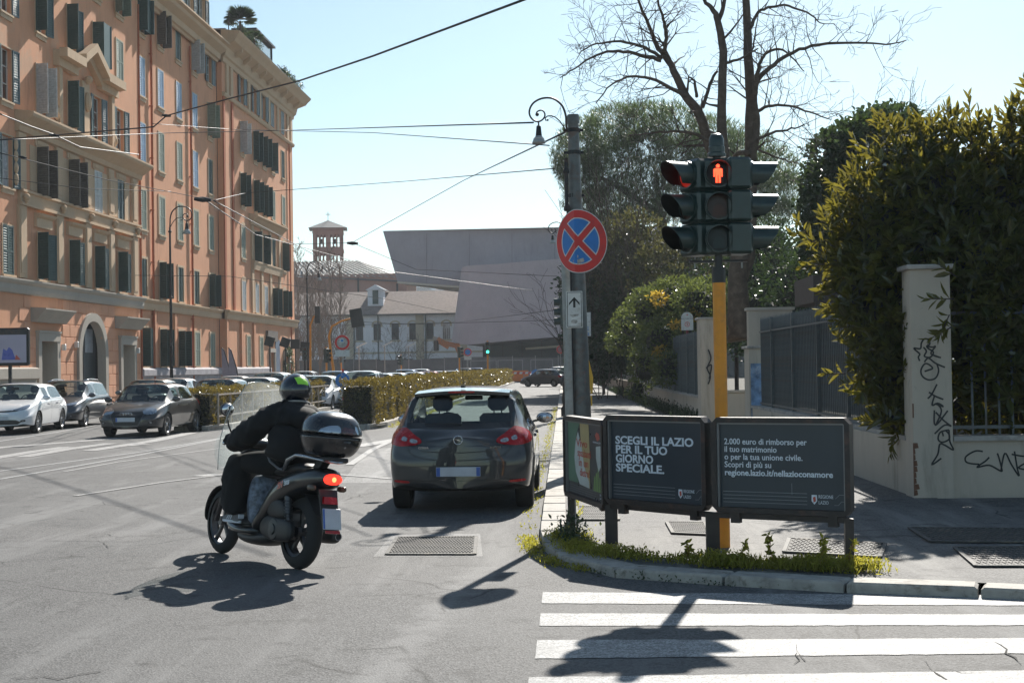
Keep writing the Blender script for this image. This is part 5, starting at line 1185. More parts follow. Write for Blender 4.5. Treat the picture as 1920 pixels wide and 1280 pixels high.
# roof: ridge runs along, hip at the left
rz = at(700,547,Yw+7).z; e = .5
xr2, xl2 = xr+27+e, xl+27-e
m = MB(); V = [(xl2,-.7,zt),(xr2,-.7,zt),(xr2,15,zt),(xl2,15,zt),(at(650,547,Yw).x+27-9,7,rz),(xr2,7,rz)]
m.add(V, [(0,1,5,4),(2,3,4,5),(3,0,4),(1,2,5),(0,3,2,1)]); m.build('roof', M_TILE, wb)
m = MB(); m.box(xl2,xr2,-.85,-.705,zt-.12,zt+.08); m.build('gutter', mat('gutter_dark', (0.07,0.08,0.08), 0.5), wb)
dx = at(700,550,Yw).x+27; m = MB(); m.box(dx-1.1,dx+1.1,2.2,4.5,zt+1.3,rz+.05); m.prism([(dx-1.4,1.9,rz),(dx,1.9,rz+.75),(dx+1.4,1.9,rz)], (0,5,0)); dm = m.build('dormer', M_WHITEB, wb)
m = MB(); m.box(dx-.4,dx+.4,2.1,2.19,zt+1.6,rz-.05); m.build('dormer_window', M_SH_DG, dm)
# left lower wing (dark brick block behind the bare trees)
# church: nave and tower
ch = empty('church', (-34, 226, 0), 0, 'brick church nave with grey seamed roof behind the white building', 'church')
P1, P2, P3, P4 = at(543,512,225), at(672,522,225), at(735,523,225), at(775,527,225)
nl, nr = at(500,512,225).x+34, at(762,527,225).x+34; nz = at(600,515,225).z
m = MB(); m.box(nl, nr, -1, 14, 0, nz); m.build('wall', M_CHURCH, ch)
rt = at(600,489,231).z; a1 = at(672,497,231).x+34
m = MB(); V = [(nl-.5,-1.6,nz),(nr+1.0,-1.6,at(768,530,225).z),(nr+1.5,14.6,nz-1),(nl-.5,14.6,nz),(nl-.5,6.5,rt),(a1,6.5,rt)]
m.add(V, [(0,1,5,4),(2,3,4,5),(1,2,5),(3,0,4),(0,3,2,1)]); m.build('roof', M_SLATE, ch)
for i in range(22):
    t = i/22; xa = nl + t*(nr-nl); xb = nl + (a1-nl)*t; m = MB(); m.bar((xa+1.2,-1.6,nz+.12-(t*.9)),(xb,6.45,rt+.1),.16,.10); m.build('roof_seam', M_GALV, ch)
m = MB(); m.box(at(672,540,225).x+34-.15, at(672,540,225).x+34+.15,-1.15,-1.01,6,nz-.6); m.box(at(745,540,225).x+34-.15, at(745,540,225).x+34+.15,-1.15,-1.01,6,nz-1.6); m.v = m.v; m.build('downpipes', M_PLASTIC, ch)['kind'] = 'stuff'
# rounded end with brackets seen under the museum overhang
e0 = at(775,545,222); m = MB(); m.lathe([(2.0,0),(2.0,11.0),(2.8,12.6),(3.0,13.2),(1,13.8),(0.01,14.0)], 28, 0, Matrix.Translation((e0.x+34-2.4,0,0))); m.build('apse', M_CHURCH, ch, ang=40)
bt = empty('bell_tower', (at(616,480,245).x, 245, 0), math.radians(8), 'red brick bell tower with arched belfry openings, tiled pyramid roof and a cross', 'tower')
hw = 2.55
def ztw(y): return at(616,y,245).z
def arches(m, z0, z1, solid_top, grp):
    """one storey of a square tower: four faces with two triples of arched openings"""
    for q in range(4):
        Mq = Matrix.Rotation(q*PI/2, 4, 'Z'); t = .5
        ops = []
        for s in (-1,1):
            for k in (-1,0,1): c_ = s*1.15 + k*.58; ops.append((c_-.20, c_+.20))
        ops.sort(); x = -hw
        for a, b_ in ops:
            m.box(x, a, -hw, -hw+t, z0, z1, 0, Mq); x = b_
            # arch top
            pts = [(b_,-hw,z1)] + [(a,-hw,z1)] + [(a+(b_-a)/2-(b_-a)/2*math.cos(PI*i/6),-hw, z1-.32+.20*math.sin(PI*i/6)) for i in range(7)]
            m.prism(pts, (0,t,0), 0, Mq)
        m.box(x, hw-.001, -hw, -hw+t, z0, z1, 0, Mq)
m = MB(); zA, zB, zC, zD, zE, zF = ztw(497)-6, ztw(490), ztw(476), ztw(465), ztw(441), ztw(430)
m.box(-hw,hw,-hw,hw,0,zA+4); arches(m, zA+4.001, zC, 0, 0); m.box(-hw,hw,-hw,hw,zC+.001,zD); arches(m, zD+.001, zE, 0, 0); m.box(-hw,hw,-hw,hw,zE+.001,zF)
m.build('brick_shaft', M_BRICKT, bt)
m = MB(); m.box(-hw-.12,hw+.12,-hw-.12,hw+.12,zC+.3,zC+.5); m.box(-hw-.1,hw+.1,-hw-.1,hw+.1,zE+.25,zE+.4); m.build('brick_band', M_BRICKT, bt)
for k in range(9): m = MB(); x = -hw+.28+k*.58; m.box(x-.12,x+.12,-hw-.3,-hw-.001,zF-.35,zF); m.build('corbel', M_BRICKT, bt)
m = MB(); rtp = ztw(413); m.add([(-hw-.7,-hw-.7,zF),(hw+.7,-hw-.7,zF),(hw+.7,hw+.7,zF),(-hw-.7,hw+.7,zF),(0,0,rtp)], [(0,3,2,1),(0,1,4),(1,2,4),(2,3,4),(3,0,4)]); m.build('roof', M_SLATE, bt)
m = MB(); m.bar((0,0,rtp-.1),(0,0,ztw(397)),.10); m.bar((-.45,0,ztw(402)),(.45,0,ztw(402)),.10); m.build('cross', M_GALV, bt)
for x in (-1.1,1.1): m = MB(); m.lathe([(0.01,.9),(.2,.85),(.28,.4),(.45,0),(.40,0)], 12, 0, Matrix.Translation((x,0,zD+.7)), False); m.build('bell', M_BLACKM, bt)
# far hillside with pale houses, seen through the gap
hb = MB(); N = 40; V = []
for i in range(N+1):
    x = -1200+i*60; h = 40+18*math.sin(i*.7)+12*math.sin(i*1.9+1) + (18 if abs(x+90) < 90 else 0)
    V += [(x,1100,-1),(x,1150+random.uniform(-20,20),h*.62),(x,1400,h)]
hb.add(V, [(3*i+j,3*i+3+j,3*i+4+j,3*i+1+j) for i in range(N) for j in range(2)]); ho = hb.build('far_hill', M_HILL); ho['kind'] = 'structure'; subsurf(ho, 1); ho.data.shade_smooth()
for k in range(16):
    px = 762+k*6.2+random.uniform(-2,2); b_ = at(px, 553-random.uniform(0,6), 980); w_ = random.uniform(4,8); h_ = random.uniform(5,9)
    m = MB(); m.box(-w_,w_,0,8,-4,h_); o = empty('hillside_house', (b_.x, b_.y, b_.z-4), 0, 'small pale hillside house in the far gap, ' + ['first','second','third','fourth','fifth','sixth','seventh','eighth','ninth','tenth','eleventh','twelfth','thirteenth','fourteenth','fifteenth','sixteenth'][k] + ' from the left', 'house', 'pale houses on the far hillside'); m.build('wall', M_WHITEB, o)
    m = MB(); m.add([(-w_-.5,-.5,h_),(w_+.5,-.5,h_),(w_+.5,8.5,h_),(-w_-.5,8.5,h_),(-w_*.5,4,h_+2.2),(w_*.5,4,h_+2.2)],[(0,1,5,4),(2,3,4,5),(1,2,5),(3,0,4)]); m.build('roof', M_TILE, o)
    m = MB()
    for q in (-.5,.5): m.box(q*w_-.7,q*w_+.7,-.06,-.01,h_*.35,h_*.65)
    m.build('windows', M_PANEF, o)['kind'] = 'stuff'
# street block to the far left behind the big building, and to the right beyond the gardens (closes the view)
# ---------------------------------------------------------------- works hoarding, barriers, digger
hoard = empty('site_fence', (-10,164,0), 0, 'long grey construction fence with mesh cloth across the end of the street', 'fence')
for i in range(17):
    x = -22+i*2.6
    m = MB(); m.box(x+.04,x+2.56,0,.03,.15,2.75+.1*math.sin(i)); m.build('mesh_panel', M_MESH, hoard); m = MB(); m.box(x-.04,x+.04,-.05,.05,0,2.9); m.build('fence_post', M_GALV, hoard)
m = MB()
hoard2 = empty('site_gate', (at(975,700,158).x,158,0), 0, 'pair of open galvanised gate frames in front of the grey construction fence', 'gate')
for x0, x1 in ((-5.4,-2.6),(-2.4,.3),(1.2,3.6)):
    m = MB(); m.bar((x0,0,0),(x0,0,2.4),.07); m.bar((x1,0,0),(x1,0,2.4),.07); m.bar((x0,0,2.4),(x1,0,2.4),.07); m.bar((x0,0,1.2),(x1,0,1.2),.04); m.bar((x0,0,.2),(x1,0,.2),.05); m.build('gate_frame', M_GALV, hoard2)
def barrier(px, py, Y, w, label, orange=False):
    p = at(px, py, Y); o = empty('barrier', (p.x, Y, 0), 0, label, 'barrier')
    if orange:
        m = MB(); m.bbox(-w/2,w/2,-.1,.1,.1,1.25,.04); m.build('panel', M_ORNG, o)
        for x in (-w/2+.1,w/2-.3): m = MB(); m.box(x,x+.2,-.3,.3,0,.1); m.build('foot', M_ORNG, o)
    else:
        n = int(w/.3)
        for i in range(n): m = MB(); x = -w/2+i*w/n; m.prism([(x,-.02,.9),(x+w/n-.005,-.02,.9),(x+w/n+.08,-.02,1.12),(x+.085,-.02,1.12)], (0,.04,0)); m.build('stripe', M_RW_R if i % 2 else M_RW_W, o)
        for x in (-w/2+.2,w/2-.2): m = MB(); m.bar((x,.03,0),(x,.03,1.1),.05); m.box(x-.05,x+.05,-.3,.3,0,.05); m.build('leg', M_GALV, o)
barrier(960,700,156,3.6,'bright orange plastic barrier at the end of the roadway', True); barrier(968,690,152,5.4,'long red and white striped barrier behind the orange one'); barrier(1008,696,155,3.4,'short red and white striped barrier right of the gate'); barrier(1028,694,149,2.2,'red and white striped barrier next to the parked dark car')
o = empty('roadworks_sign', (at(1004,698,150).x,150,0), 0, 'small round blue arrow sign standing among the barriers', 'road sign')
m = MB(); m.prism([(.42*math.cos(2*PI*i/24),0,.95+.42*math.sin(2*PI*i/24)) for i in range(24)], (0,.03,0)); m.build('disc', M_SBLUE, o); m = MB(); m.bar((.2,-.01,1.15),(-.15,-.01,.8),.09,.01,up=(0,1,0)); m.build('arrow', M_SWHITE, o); m = MB(); m.bar((0,.05,0),(0,.05,.9),.05); m.build('stand', M_GALV, o)
rb = MB()
for k in range(30): x, y = random.uniform(-3,5), random.uniform(-1.5,1.5); s_ = random.uniform(.1,.35); rb.bbox(x,x+s_*1.6,y,y+s_,0,s_*.6,s_*.15, k % 2)
ro = rb.build('rubble', [M_KERB, M_CRACK]); ro.location = (at(1000,707,148).x,148,0); tag(ro, 'low heap of broken paving lying before the barriers', 'rubble', kind='stuff')
ex = empty('excavator', (at(862,680,172).x,174,0), 0, 'orange excavator arm rising behind the construction fence', 'excavator')
def el(px, py): p = at(px,py,174); return (p.x-ex.location.x, 0, p.z)
m = MB(); m.bar(el(866,668), el(856,645), .75, .7); m.build('boom_lower', M_EXC, ex); m = MB(); m.bar(el(857,648), el(832,643), .7, .6); m.bar(el(842,650), el(820,636), .8, .7); m.build('boom_upper', M_EXC, ex)
m = MB(); m.bar(el(822,636), el(812,633), .5, .4); m.build('dipper', M_GALV, ex); m = MB(); m.bbox(*sorted([el(804,0)[0], el(813,0)[0]]), -.5,.5, el(0,672)[2] if False else at(808,658,174).z, at(808,638,174).z,.1); m.build('breaker', M_BLACKM, ex)
m = MB(); m.bbox(-1.6,1.6,-1,1.4,1.0,2.6,.15); m.build('cab', M_EXC, ex); m = MB(); m.bbox(-2,2,-1.2,-.6,0,.9,.2); m.build('track', M_RUBBER, ex); m = MB(); m.bbox(-2,2,.9,1.5,0,.9,.2); m.build('track', M_RUBBER, ex)
# ---------------------------------------------------------------- wires
def wire(px, label, r=.012, m=None, sag=0.0, group=None):
    P = [at(*q) for q in px]; Q = []
    for a, b in zip(P, P[1:]):
        for k in range(8): t = k/8; Q.append(a+(b-a)*t - Vector((0,0,sag*4*t*(1-t))))
    Q.append(P[-1]); g = MB(); g.tube(Q, r, 5); o = g.build('overhead_wire', m or M_WIRE, smooth=True); return tag(o, label, 'wire', group)
wire([(995,-5,24),(700,105,32),(560,152,38),(430,185,44),(312,217,50)], 'main thick black wire running up to the right edge of the sky from the building', .024)
wire([(312,217,50),(288,238,50),(180,247,52),(0,262,56)], 'stiff black wire across the third storey of the orange building', .026)
wire([(0,214,30),(60,238,34),(100,252,36),(150,276,38),(260,290,44)], 'short sloping wire with insulators at the far left', .016)
wire([(-5,263,40),(300,250,55),(560,244,60),(1000,230,22.2)], 'long level wire from the building to the top of the thick grey pole', .014)
wire([(285,232,50),(440,243,58),(700,249,40),(1030,273,22.2)], 'faint wire running level just under the lamp', .010)
wire([(0,287,26),(200,337,34),(330,362,40),(400,376,44)], 'pale contact wire descending across the orange building', .010, M_WIREL)
wire([(400,376,44),(460,362,60),(760,340,55),(1040,316,30)], 'thin wire passing across the sky to the umbrella pine', .012)
wire([(0,334,60),(160,354,62),(320,359,66)], 'dark thin wire crossing the second storey windows', .014)
wire([(660,455,90),(870,338,60),(1062,247,22.2)], 'slanting wire from the bell tower to the lamp arm', .016)
wire([(540,458,90),(660,455,90),(780,505,90),(1045,518,70)], 'pale tram wire in front of the museum wall', .015, M_WIREL)
wire([(0,520,70),(250,516,78),(430,518,80),(720,560,90),(840,585,100)], 'pale contact wire sloping in front of the white building', .015, M_WIREL)
wire([(400,376,44),(520,440,80),(590,478,100)], 'thin wire dropping toward the far lamp', .02); wire([(380,372,44),(480,440,70),(740,510,110),(1000,545,120)], 'thin sagging wire over the church roof', .02)
wire([(630,610,120),(860,604,120),(1050,580,60)], 'pale wire rising to the small signal', .015, M_WIREL); wire([(620,600,110),(760,608,110),(1040,600,100)], 'thin dark wire in front of the white building windows', .02)
for (px, py, Y, s_, lb) in ((312,217,50,.10,'small black insulator at the bend of the main wire'),(102,254,36,.08,'black insulator on the sloping wires at far left'),(42,295,27,.05,'small black clip on the pale contact wire'),(380,374,43,.16,'black wire junction in front of the row of pale windows'),(661,456,90,.22,'small wire junction beside the bell tower')):
    p = at(px, py, Y); m = MB(); m.tube([(p.x-s_*1.6,p.y,p.z+.02),(p.x,p.y,p.z),(p.x+s_*1.6,p.y,p.z-.02)], [s_*.3,s_*.55,s_*.3], 8); tag(m.build('insulator', M_WIRE, ang=40), lb, 'insulator')
# ---------------------------------------------------------------- far lamps, signals, signs
def tall_lamp(px, py, Y, H, s, label, side=1, base=False):
    p = at(px, py, Y); o = empty('street_lamp', (p.x, Y, .1), 0, label, 'street lamp'); m = MB()
    m.tube([(0,0,0),(0,0,H*.28),(0,0,H)], [.10,.075,.045], 10); m.lathe([(.22,0),(.22,.15),(.16,.3),(.19,.38),(.13,.5),(.14,.9),(.10,1.0),(.13,1.08),(.09,1.2)], 14)
    if base: m.lathe([(.24,0),(.24,.25),(.18,.35),(.22,.55),(.17,.8),(.19,1.0),(.13,1.15),(.16,1.3),(.11,1.5)], 14)
    for z in (H*.32, H*.6, H*.97): m.lathe([(.06,0),(.10,.05),(.06,.12)], 10, 0, Matrix.Translation((0,0,z)))
    m.build('post', M_BLACKM, o, ang=50); lamp_arm(o, 0, 0, H, s, side); return o
tall_lamp(321,640,70, at(323,430,70).z, 2.0, 'tall scrolled street lamp in front of the orange building', 1)
tall_lamp(577,640,105, at(577,520,105).z, 2.1, 'tall scrolled street lamp beyond the corner of the orange building', 1)
tall_lamp(1064,640,46, at(1062,452,46).z, 1.0, 'lamp with ornate cast iron foot half hidden behind the thick grey pole', -1, True)
def round_sign(px, py, Y, r, label, face, ring=None, plate=None, pole=True, H0=0.0):
    p = at(px, py, Y); o = empty('road_sign', (p.x, Y, H0), 0, label, 'road sign'); z = p.z-H0
    def d(name, rr, y, m): b = MB(); b.prism([(rr*math.cos(2*PI*i/32), y, z+rr*math.sin(2*PI*i/32)) for i in range(32)], (0,.012,0)); b.build(name, m, o)
    if ring: d('rim', r*1.03, -.03, M_SWHITE); d('ring', r, -.043, ring); d('face', r*.72, -.056, face)
    else: d('rim', r*1.03, -.03, M_SWHITE); d('face', r*.96, -.043, face)
    if plate: b = MB(); b.bbox(-r*.95,r*.95,-.03,-.015,z-r*1.02-plate,z-r*1.02,.004); b.build('plate', M_SWHITE, o)
    if pole: b = MB(); b.tube([(0,.03,0),(0,.03,z+r*.9)], .03, 10); b.build('post', M_GALV, o, smooth=True, ang=40)
    return o, z
o, z = round_sign(642,642,44,.23,'round red ringed sign covered in stickers above a blue one on the median post', M_STICK, M_SRED, .20)
m = MB(); m.box(-.07,.05,-.062,-.057,z-.0,z+.12); m.build('sticker', M_SWHITE, o); m = MB(); m.box(-.04,.04,-.066,-.063,z+.03,z+.09); m.build('sticker_print', M_SBLUE, o)
zb = at(643,713,43.9).z; b = MB(); b.prism([(.225*math.cos(2*PI*i/32), -.062, zb+.225*math.sin(2*PI*i/32)) for i in range(32)], (0,.012,0)); b.build('blue_disc', M_SBLUE, o)
for k, (x, dz, w_, h_, a) in enumerate(((-.08,.09,.13,.05,-.7),(.02,-.02,.16,.05,-.9),(.10,.07,.12,.05,.5),(.12,-.10,.10,.06,-.4),(.0,-.15,.10,.03,0),(-.02,.17,.07,.03,1.2))):
    Mx = Matrix.Translation((x,0,zb+dz)) @ Matrix.Rotation(a,4,'Y'); b = MB(); b.box(-w_/2.8,w_/2.8,-.068,-.063,-h_/2.4,h_/2.4,0,Mx); b.build('sticker', M_STICK, o)
for z_ in (.86, 1.72): b = MB(); b.tube([(0,.03,z_-.09),(0,.03,z_)], .032, 10); b.build('red_sleeve', M_SRED, o)
round_sign(877,660,120,.33,'small distant round no parking sign above the second hedge', M_SBLUE, M_SRED, .3); round_sign(1051,655,120,.34,'distant pale red round sign right of the green signal', mat('faded_sign_pink', (0.35,0.16,0.18), 0.5), M_SRED)
# stop-like bus post on the pavement
o = empty('stop_post', (at(1290,700,46).x,46,ZP), 0, 'thin post with a rounded white plate on the pavement by the bushes', 'sign')
m = MB(); m.tube([(0,0,0),(0,0,1.25)], .055, 10); m.build('grey_post', M_GALV, o, smooth=True, ang=40); m = MB(); m.tube([(0,0,1.25),(0,0,2.75)], .04, 10); m.build('red_post', mat('dark_red_paint', (0.20,0.02,0.025), 0.4), o, smooth=True, ang=40)
zc = at(1290,602,46).z-ZP; w_ = .19; m = MB(); m.prism([(-w_,-.05,zc-.29),(w_,-.05,zc-.29),(w_,-.05,zc+.1)] + [(w_*math.cos(PI*i/10),-.05,zc+.1+w_*math.sin(PI*i/10)) for i in range(1,10)] + [(-w_,-.05,zc+.1)], (0,.02,0)); m.build('plate', M_SWHITE, o)
m = MB(); m.prism([(-.03,-.052,zc+.21),(.03,-.052,zc+.21),(0,-.052,zc+.17)], (0,.001,0)); m.build('mark', M_SRED, o); mk('lettering', text_mesh('BUS TURISTICO', .055, 0, .0005, 'CENTER'), M_BLACK, o, loc=(0,-.0515,zc+.06), rot=(PI/2,0,0))
m = MB(); Mx = Matrix.Translation((0,-.052,zc-.1)) @ Matrix.Rotation(PI/2,4,'X'); m.lathe([(.08,0),(.08,.001),(.065,.001),(.065,0)], 20, 0, Mx, False); m.build('ring', M_SRED, o); mk('lettering', text_mesh('5', .10, .002, .0005, 'CENTER'), M_SRED, o, loc=(0,-.0515,zc-.135), rot=(PI/2,0,0))
# white street panel behind the thick pole
o = empty('street_panel', (at(1088,700,60).x,60,0), 0, 'white information panel with dark letters half hidden behind the thick grey pole', 'sign')
za, zz_ = at(1088,632,60).z, at(1088,584,60).z; m = MB(); m.bbox(-.56,.50,-.04,.04,za,zz_,.02); m.build('frame', M_BLACKM, o); m = MB(); m.box(-.53,.47,-.05,-.041,za+.04,zz_-.04); m.build('face', M_SWHITE, o)
mk('lettering', text_mesh('E', .20, .006, .001), M_SBLUE, o, loc=(.28,-.052,za+.28), rot=(PI/2,0,0)); mk('lettering', text_mesh('2', .14, .006, .001), M_SBLUE, o, loc=(.33,-.052,za+.08), rot=(PI/2,0,0)); mk('lettering', text_mesh('Tu', .14, .006, .001), M_SBLUE, o, loc=(-.50,-.052,za+.08), rot=(PI/2,0,0))
m = MB(); m.bar((0,.06,0),(0,.06,zz_),.08); m.build('post', M_BLACKM, o); m = MB(); m.bbox(-.60,-.15,-.05,.0,za-.42,za-.03,.01); m.build('teal_plate', M_TEAL, o)
mk('lettering', text_mesh('Via', .13, .003, .001), M_SWHITE, o, loc=(-.56,-.052,za-.2), rot=(PI/2,0,0))
# orange cabinet post beyond
m = MB(); m.bbox(-.17,.17,-.1,.1,0,2.35,.03); m.bbox(-.2,.2,-.12,.12,2.351,2.47,.02,1); o = m.build('orange_post', [M_YELLOW, M_SWHITE]); o.location = (at(1063,700,108).x,108,ZP); tag(o, 'orange post with a white top at the kerb far down the street', 'post')
# traffic lights further off
def signal(px, py_top, Y, hgt, label, mode='back', pole=M_YELLOW, lit=None, arm=None, size=1.0, yaw=0):
    p = at(px, py_top, Y); o = empty('traffic_light', (p.x, Y, 0), 0, label, 'traffic light'); H = p.z
    m = MB(); m.tube([(0,0,0),(0,0,H+.1)], .07, 8); m.build('pole', pole, o, smooth=True, ang=40)
    hh = empty('signal_head', (.20*math.sin(yaw)*0+.0, -.1, 0), yaw, parent=o)
    m = MB(); m.bbox(-.16*size,.16*size,-.16,.12,H-.95*size,H,.04); m.build('housing', M_TLGREEN, hh)
    for k in range(3):
        z = H-(.17+.30*k)*size; m = MB(); Mx = Matrix.Translation((0,-.16,z)) @ Matrix.Rotation(PI/2,4,'X')
        m.lathe([(.115,0),(.12,.2)], 14, 0, Mx, False); m.build('visor', M_TLGREEN, hh); m = MB(); m.lathe([(0.001,.01),(.105,.0)], 14, 0, Mx, False); m.build('lens', (E_GREEN if lit == k else (M_LENSR,M_LENSA,M_LENSG)[k]), hh)
    return o
signal(914,641,112,1,'traffic light with a bright green lamp on a yellow post at the road end', lit=2, yaw=.1); signal(1058,640,112,1,'traffic light with a green lamp by the orange post at the right kerb', lit=2, pole=M_BLACKM, yaw=.0)
signal(861,650,125,1,'traffic light on a yellow post beside the small no parking sign', yaw=1.2); signal(612,653,95,1,'pair of green signal heads on a thick yellow post behind the parked cars', yaw=.9)
signal(640,660,130,1,'low traffic light left of the round red sign on a yellow post', yaw=1.5) ; signal(752,666,140,1,'small distant traffic light before the white building', yaw=-.9)
signal(1060,556,45,1,'black three lamp signal sticking out left behind the arrow plate', pole=M_BLACKM, yaw=-1.57)
signal(571,650,100,1,'dark traffic light beside the second lamp post', pole=M_BLACKM, yaw=.3)
def arm_signal(px, pts, Y, box, label):
    p0 = at(pts[0][0], pts[0][1], Y); o = empty('mast_arm_signal', (p0.x, Y, 0), 0, label, 'traffic light')
    P = [at(a, b, Y) for a, b in pts]; P = [(q.x-p0.x, 0, max(q.z,0)) for q in P]; m = MB(); m.tube([(0,0,0)]+P, [.13]+[.10-.05*i/len(P) for i in range(len(P))], 8); m.build('mast', M_YELLOW, o, smooth=True)
    q = P[-1]; m = MB(); Mx = Matrix.Translation((q[0]+box[0],0,q[2]+box[1])) @ Matrix.Rotation(box[4],4,'Y'); m.bbox(-box[2],box[2],-.1,.1,-box[3],box[3],.02,0,Mx); m.build('backboard', M_BLACK, o)
arm_signal(0, [(625,690),(620,660),(617,630),(622,612),(640,602),(662,596)], 96, (.25,0,.42,.62,-.15), 'curved yellow mast arm holding a black board over the road')
arm_signal(0, [(582,690),(582,650),(582,610),(588,594),(594,590)], 110, (.05,.0,.2,.65,.0), 'curved yellow mast with pale top beside the far lamp post')
for px, py, Y, a, lb in ((506,640,84,.3,'tilted black signal board nearest the shop doors'),(535,642,90,.35,'second tilted black board by the orange building corner'),(554,645,98,.0,'square black board just right of the building corner'),(572,650,104,.1,'black board fixed to the far lamp post')):
    p = at(px, py, Y); o = empty('signal_board', (p.x, Y, .1), 0, lb, 'signal board'); m = MB(); Mx = Matrix.Translation((0,-.1,p.z-.1)) @ Matrix.Rotation(a,4,'Y'); w_ = .27*Y/84; m.bbox(-w_,w_,-.04,.04,-w_*1.05,w_*1.05,.01,0,Mx); m.build('board', M_BLACK, o); m = MB(); m.bar((0,0,0),(0,0,p.z),.07); m.build('post', M_BLACKM, o)
# white parking-lot lamps
for px, py, Y, lb in ((673,650,140,'slim pale street light with a flat tilted head left of the bare trees'),(721,648,150,'slim pale street light with a flat head in the middle of the white building'),(766,650,150,'thin pale street light farther right by the white building')):
    p = at(px, py, Y); o = empty('flat_head_lamp', (p.x, Y, 0), 0, lb, 'street lamp'); m = MB(); m.bar((0,0,0),(0,0,p.z),.09); m.build('post', M_GALV, o); m = MB(); m.prism([(-.25,-.15,p.z-.15),(.75,-.15,p.z+.35),(.75,-.15,p.z+.45),(-.25,-.15,p.z-.03)], (0,.3,0)); m.build('lamp_head', M_SWHITE, o)
# advertising screen at the left edge
o = empty('advert_screen', (at(27,690,50).x,50,.1), 0, 'dark framed lilac poster screen on a single post at the left edge', 'billboard')
a, b_ = at(-70,687,50), at(55,614,50); m = MB(); m.bbox(a.x-o.location.x, b_.x-o.location.x, -.12,.12, a.z-.1, b_.z-.1, .06); m.build('frame', M_BLACKM, o)
c_, d_ = at(-60,681,49.87), at(49,627,49.87); W_ = d_.x-c_.x; m = MB(); m.box(c_.x-o.location.x, d_.x-o.location.x, -.128,-.121, c_.z-.1, d_.z-.1); m.build('poster', M_SCREEN, o)
ox = d_.x-o.location.x; oz = c_.z-.1
for pts in ([(-1.35,.1),(-1.2,.55),(-1.05,.35),(-.95,.1)], [(-.88,.1),(-.82,.5),(-.70,.42),(-.62,.55),(-.50,.45),(-.38,.1)], [(-2.0,.1),(-1.9,.45),(-1.6,.35),(-1.5,.1)]):
    m = MB(); m.prism([(ox+x, -.131, oz+z) for x, z in pts], (0,.002,0)); m.build('print_shape', M_SCRB, o)
m = MB(); m.prism([(ox-.42,-.131,oz+.1),(ox-.36,-.131,oz+.28),(ox-.20,-.131,oz+.1)], (0,.002,0)); m.build('print_shape', M_PRED, o)
m = MB(); m.bar((-.15,.0,0),(-.15,.0,a.z-.1),.10); m.build('post', M_BLACKM, o)
# furled banners in front of the building
for px, Y, lb in ((432,78,'furled lilac feather banner in front of the ground floor windows, left one'),(419,82,'furled lilac feather banner, the smaller one on the left'),):
    p = at(px, 700, Y); top_ = at(px-10, 655, Y); H = top_.z
    o = empty('feather_flag', (p.x, Y, .1), 0, lb, 'banner'); m = MB(); m.tube([(.55,0,0),(.35,0,H*.6),(.05,0,H*.95),(-.1,0,H)], .03, 6); m.build('rod', M_BLACKM, o)
    m = MB(); m.prism([(-.1,0,H),(.08,0,H*.93),(.38,0,H*.55),(.12,0,.3),(-.06,0,.6)], (0,.04,0)); m.build('cloth', M_FLAG, o)
# ---------------------------------------------------------------- trees and plants
def canopy(name, blobs, n, size, m, par, wd=.45, shell=.5, up=.6, noise_cut=0.0, seed=1, droop=0.0):
    """leaves through a union of ellipsoids [(c, r)], denser near the surface, thinned into clumps"""
    rng = np.random.default_rng(seed); vol = np.array([r[0]*r[1]*r[2] for c, r in blobs])**.67; k = (vol/vol.sum()*n).astype(int); Ps = []; Ns = []
    for (c, r), kk in zip(blobs, k):
        d = rng.normal(size=(kk,3)); d /= np.linalg.norm(d, axis=1, keepdims=True)
        rad = (shell + (1-shell)*rng.random((kk,1))**.5)*(1+.10*rng.normal(size=(kk,1)))
        Ps.append(np.array(c)+d*rad*np.array(r)); Ns.append(d)
    P = np.concatenate(Ps); Nn = np.concatenate(Ns)
    if noise_cut > 0:
        f = rng.normal(size=(6,3))*rng.uniform(1.5,4,(6,1)); v = sum(np.sin(P@f[i]+i) for i in range(6)); keep = v > np.quantile(v, noise_cut); P, Nn = P[keep], Nn[keep]
    D = Nn*.7 + rng.normal(size=P.shape)*.6 + np.array([0,0,.15-droop]); N = rng.normal(size=P.shape)*.7 + np.array([0,0,up]) + Nn*.4
    s = size*rng.uniform(.6,1.25,len(P)); return quads(name, leaves(P, D, N, s, s*wd), m, par)
def branchy(m, p, d, L, r, depth, rng, spread=.5, seg=4, minr=.006, up=0.02, n=5, out=None):
    """recursive bare branches added to MB m"""
    pts = [p]; rs = [r]; q = Vector(p); dd = Vector(d).normalized()
    for i in range(seg):
        dd = (dd + Vector((rng.gauss(0,.16), rng.gauss(0,.16), rng.gauss(0,.12)+up))).normalized(); q = q + dd*(L/seg); pts.append(q.copy()); rs.append(max(r*(1-.62*(i+1)/seg), minr))
        if depth > 0 and (i > 0 or seg < 3):
            for _ in range(1 if rng.random() < .72 else 2):
                s = Vector((rng.gauss(0,1), rng.gauss(0,1), rng.gauss(0,.7))); s = (s - dd*s.dot(dd)).normalized(); nd = (dd + s*rng.uniform(spread*.7, spread*1.6)).normalized()
                branchy(m, q, nd, L*rng.uniform(.42,.68), max(rs[-1]*.7, minr), depth-1, rng, spread, max(seg-1,2), minr, up, max(n-1,3))
    m.tube(pts, rs, n if r > .02 else 3, 0, False)
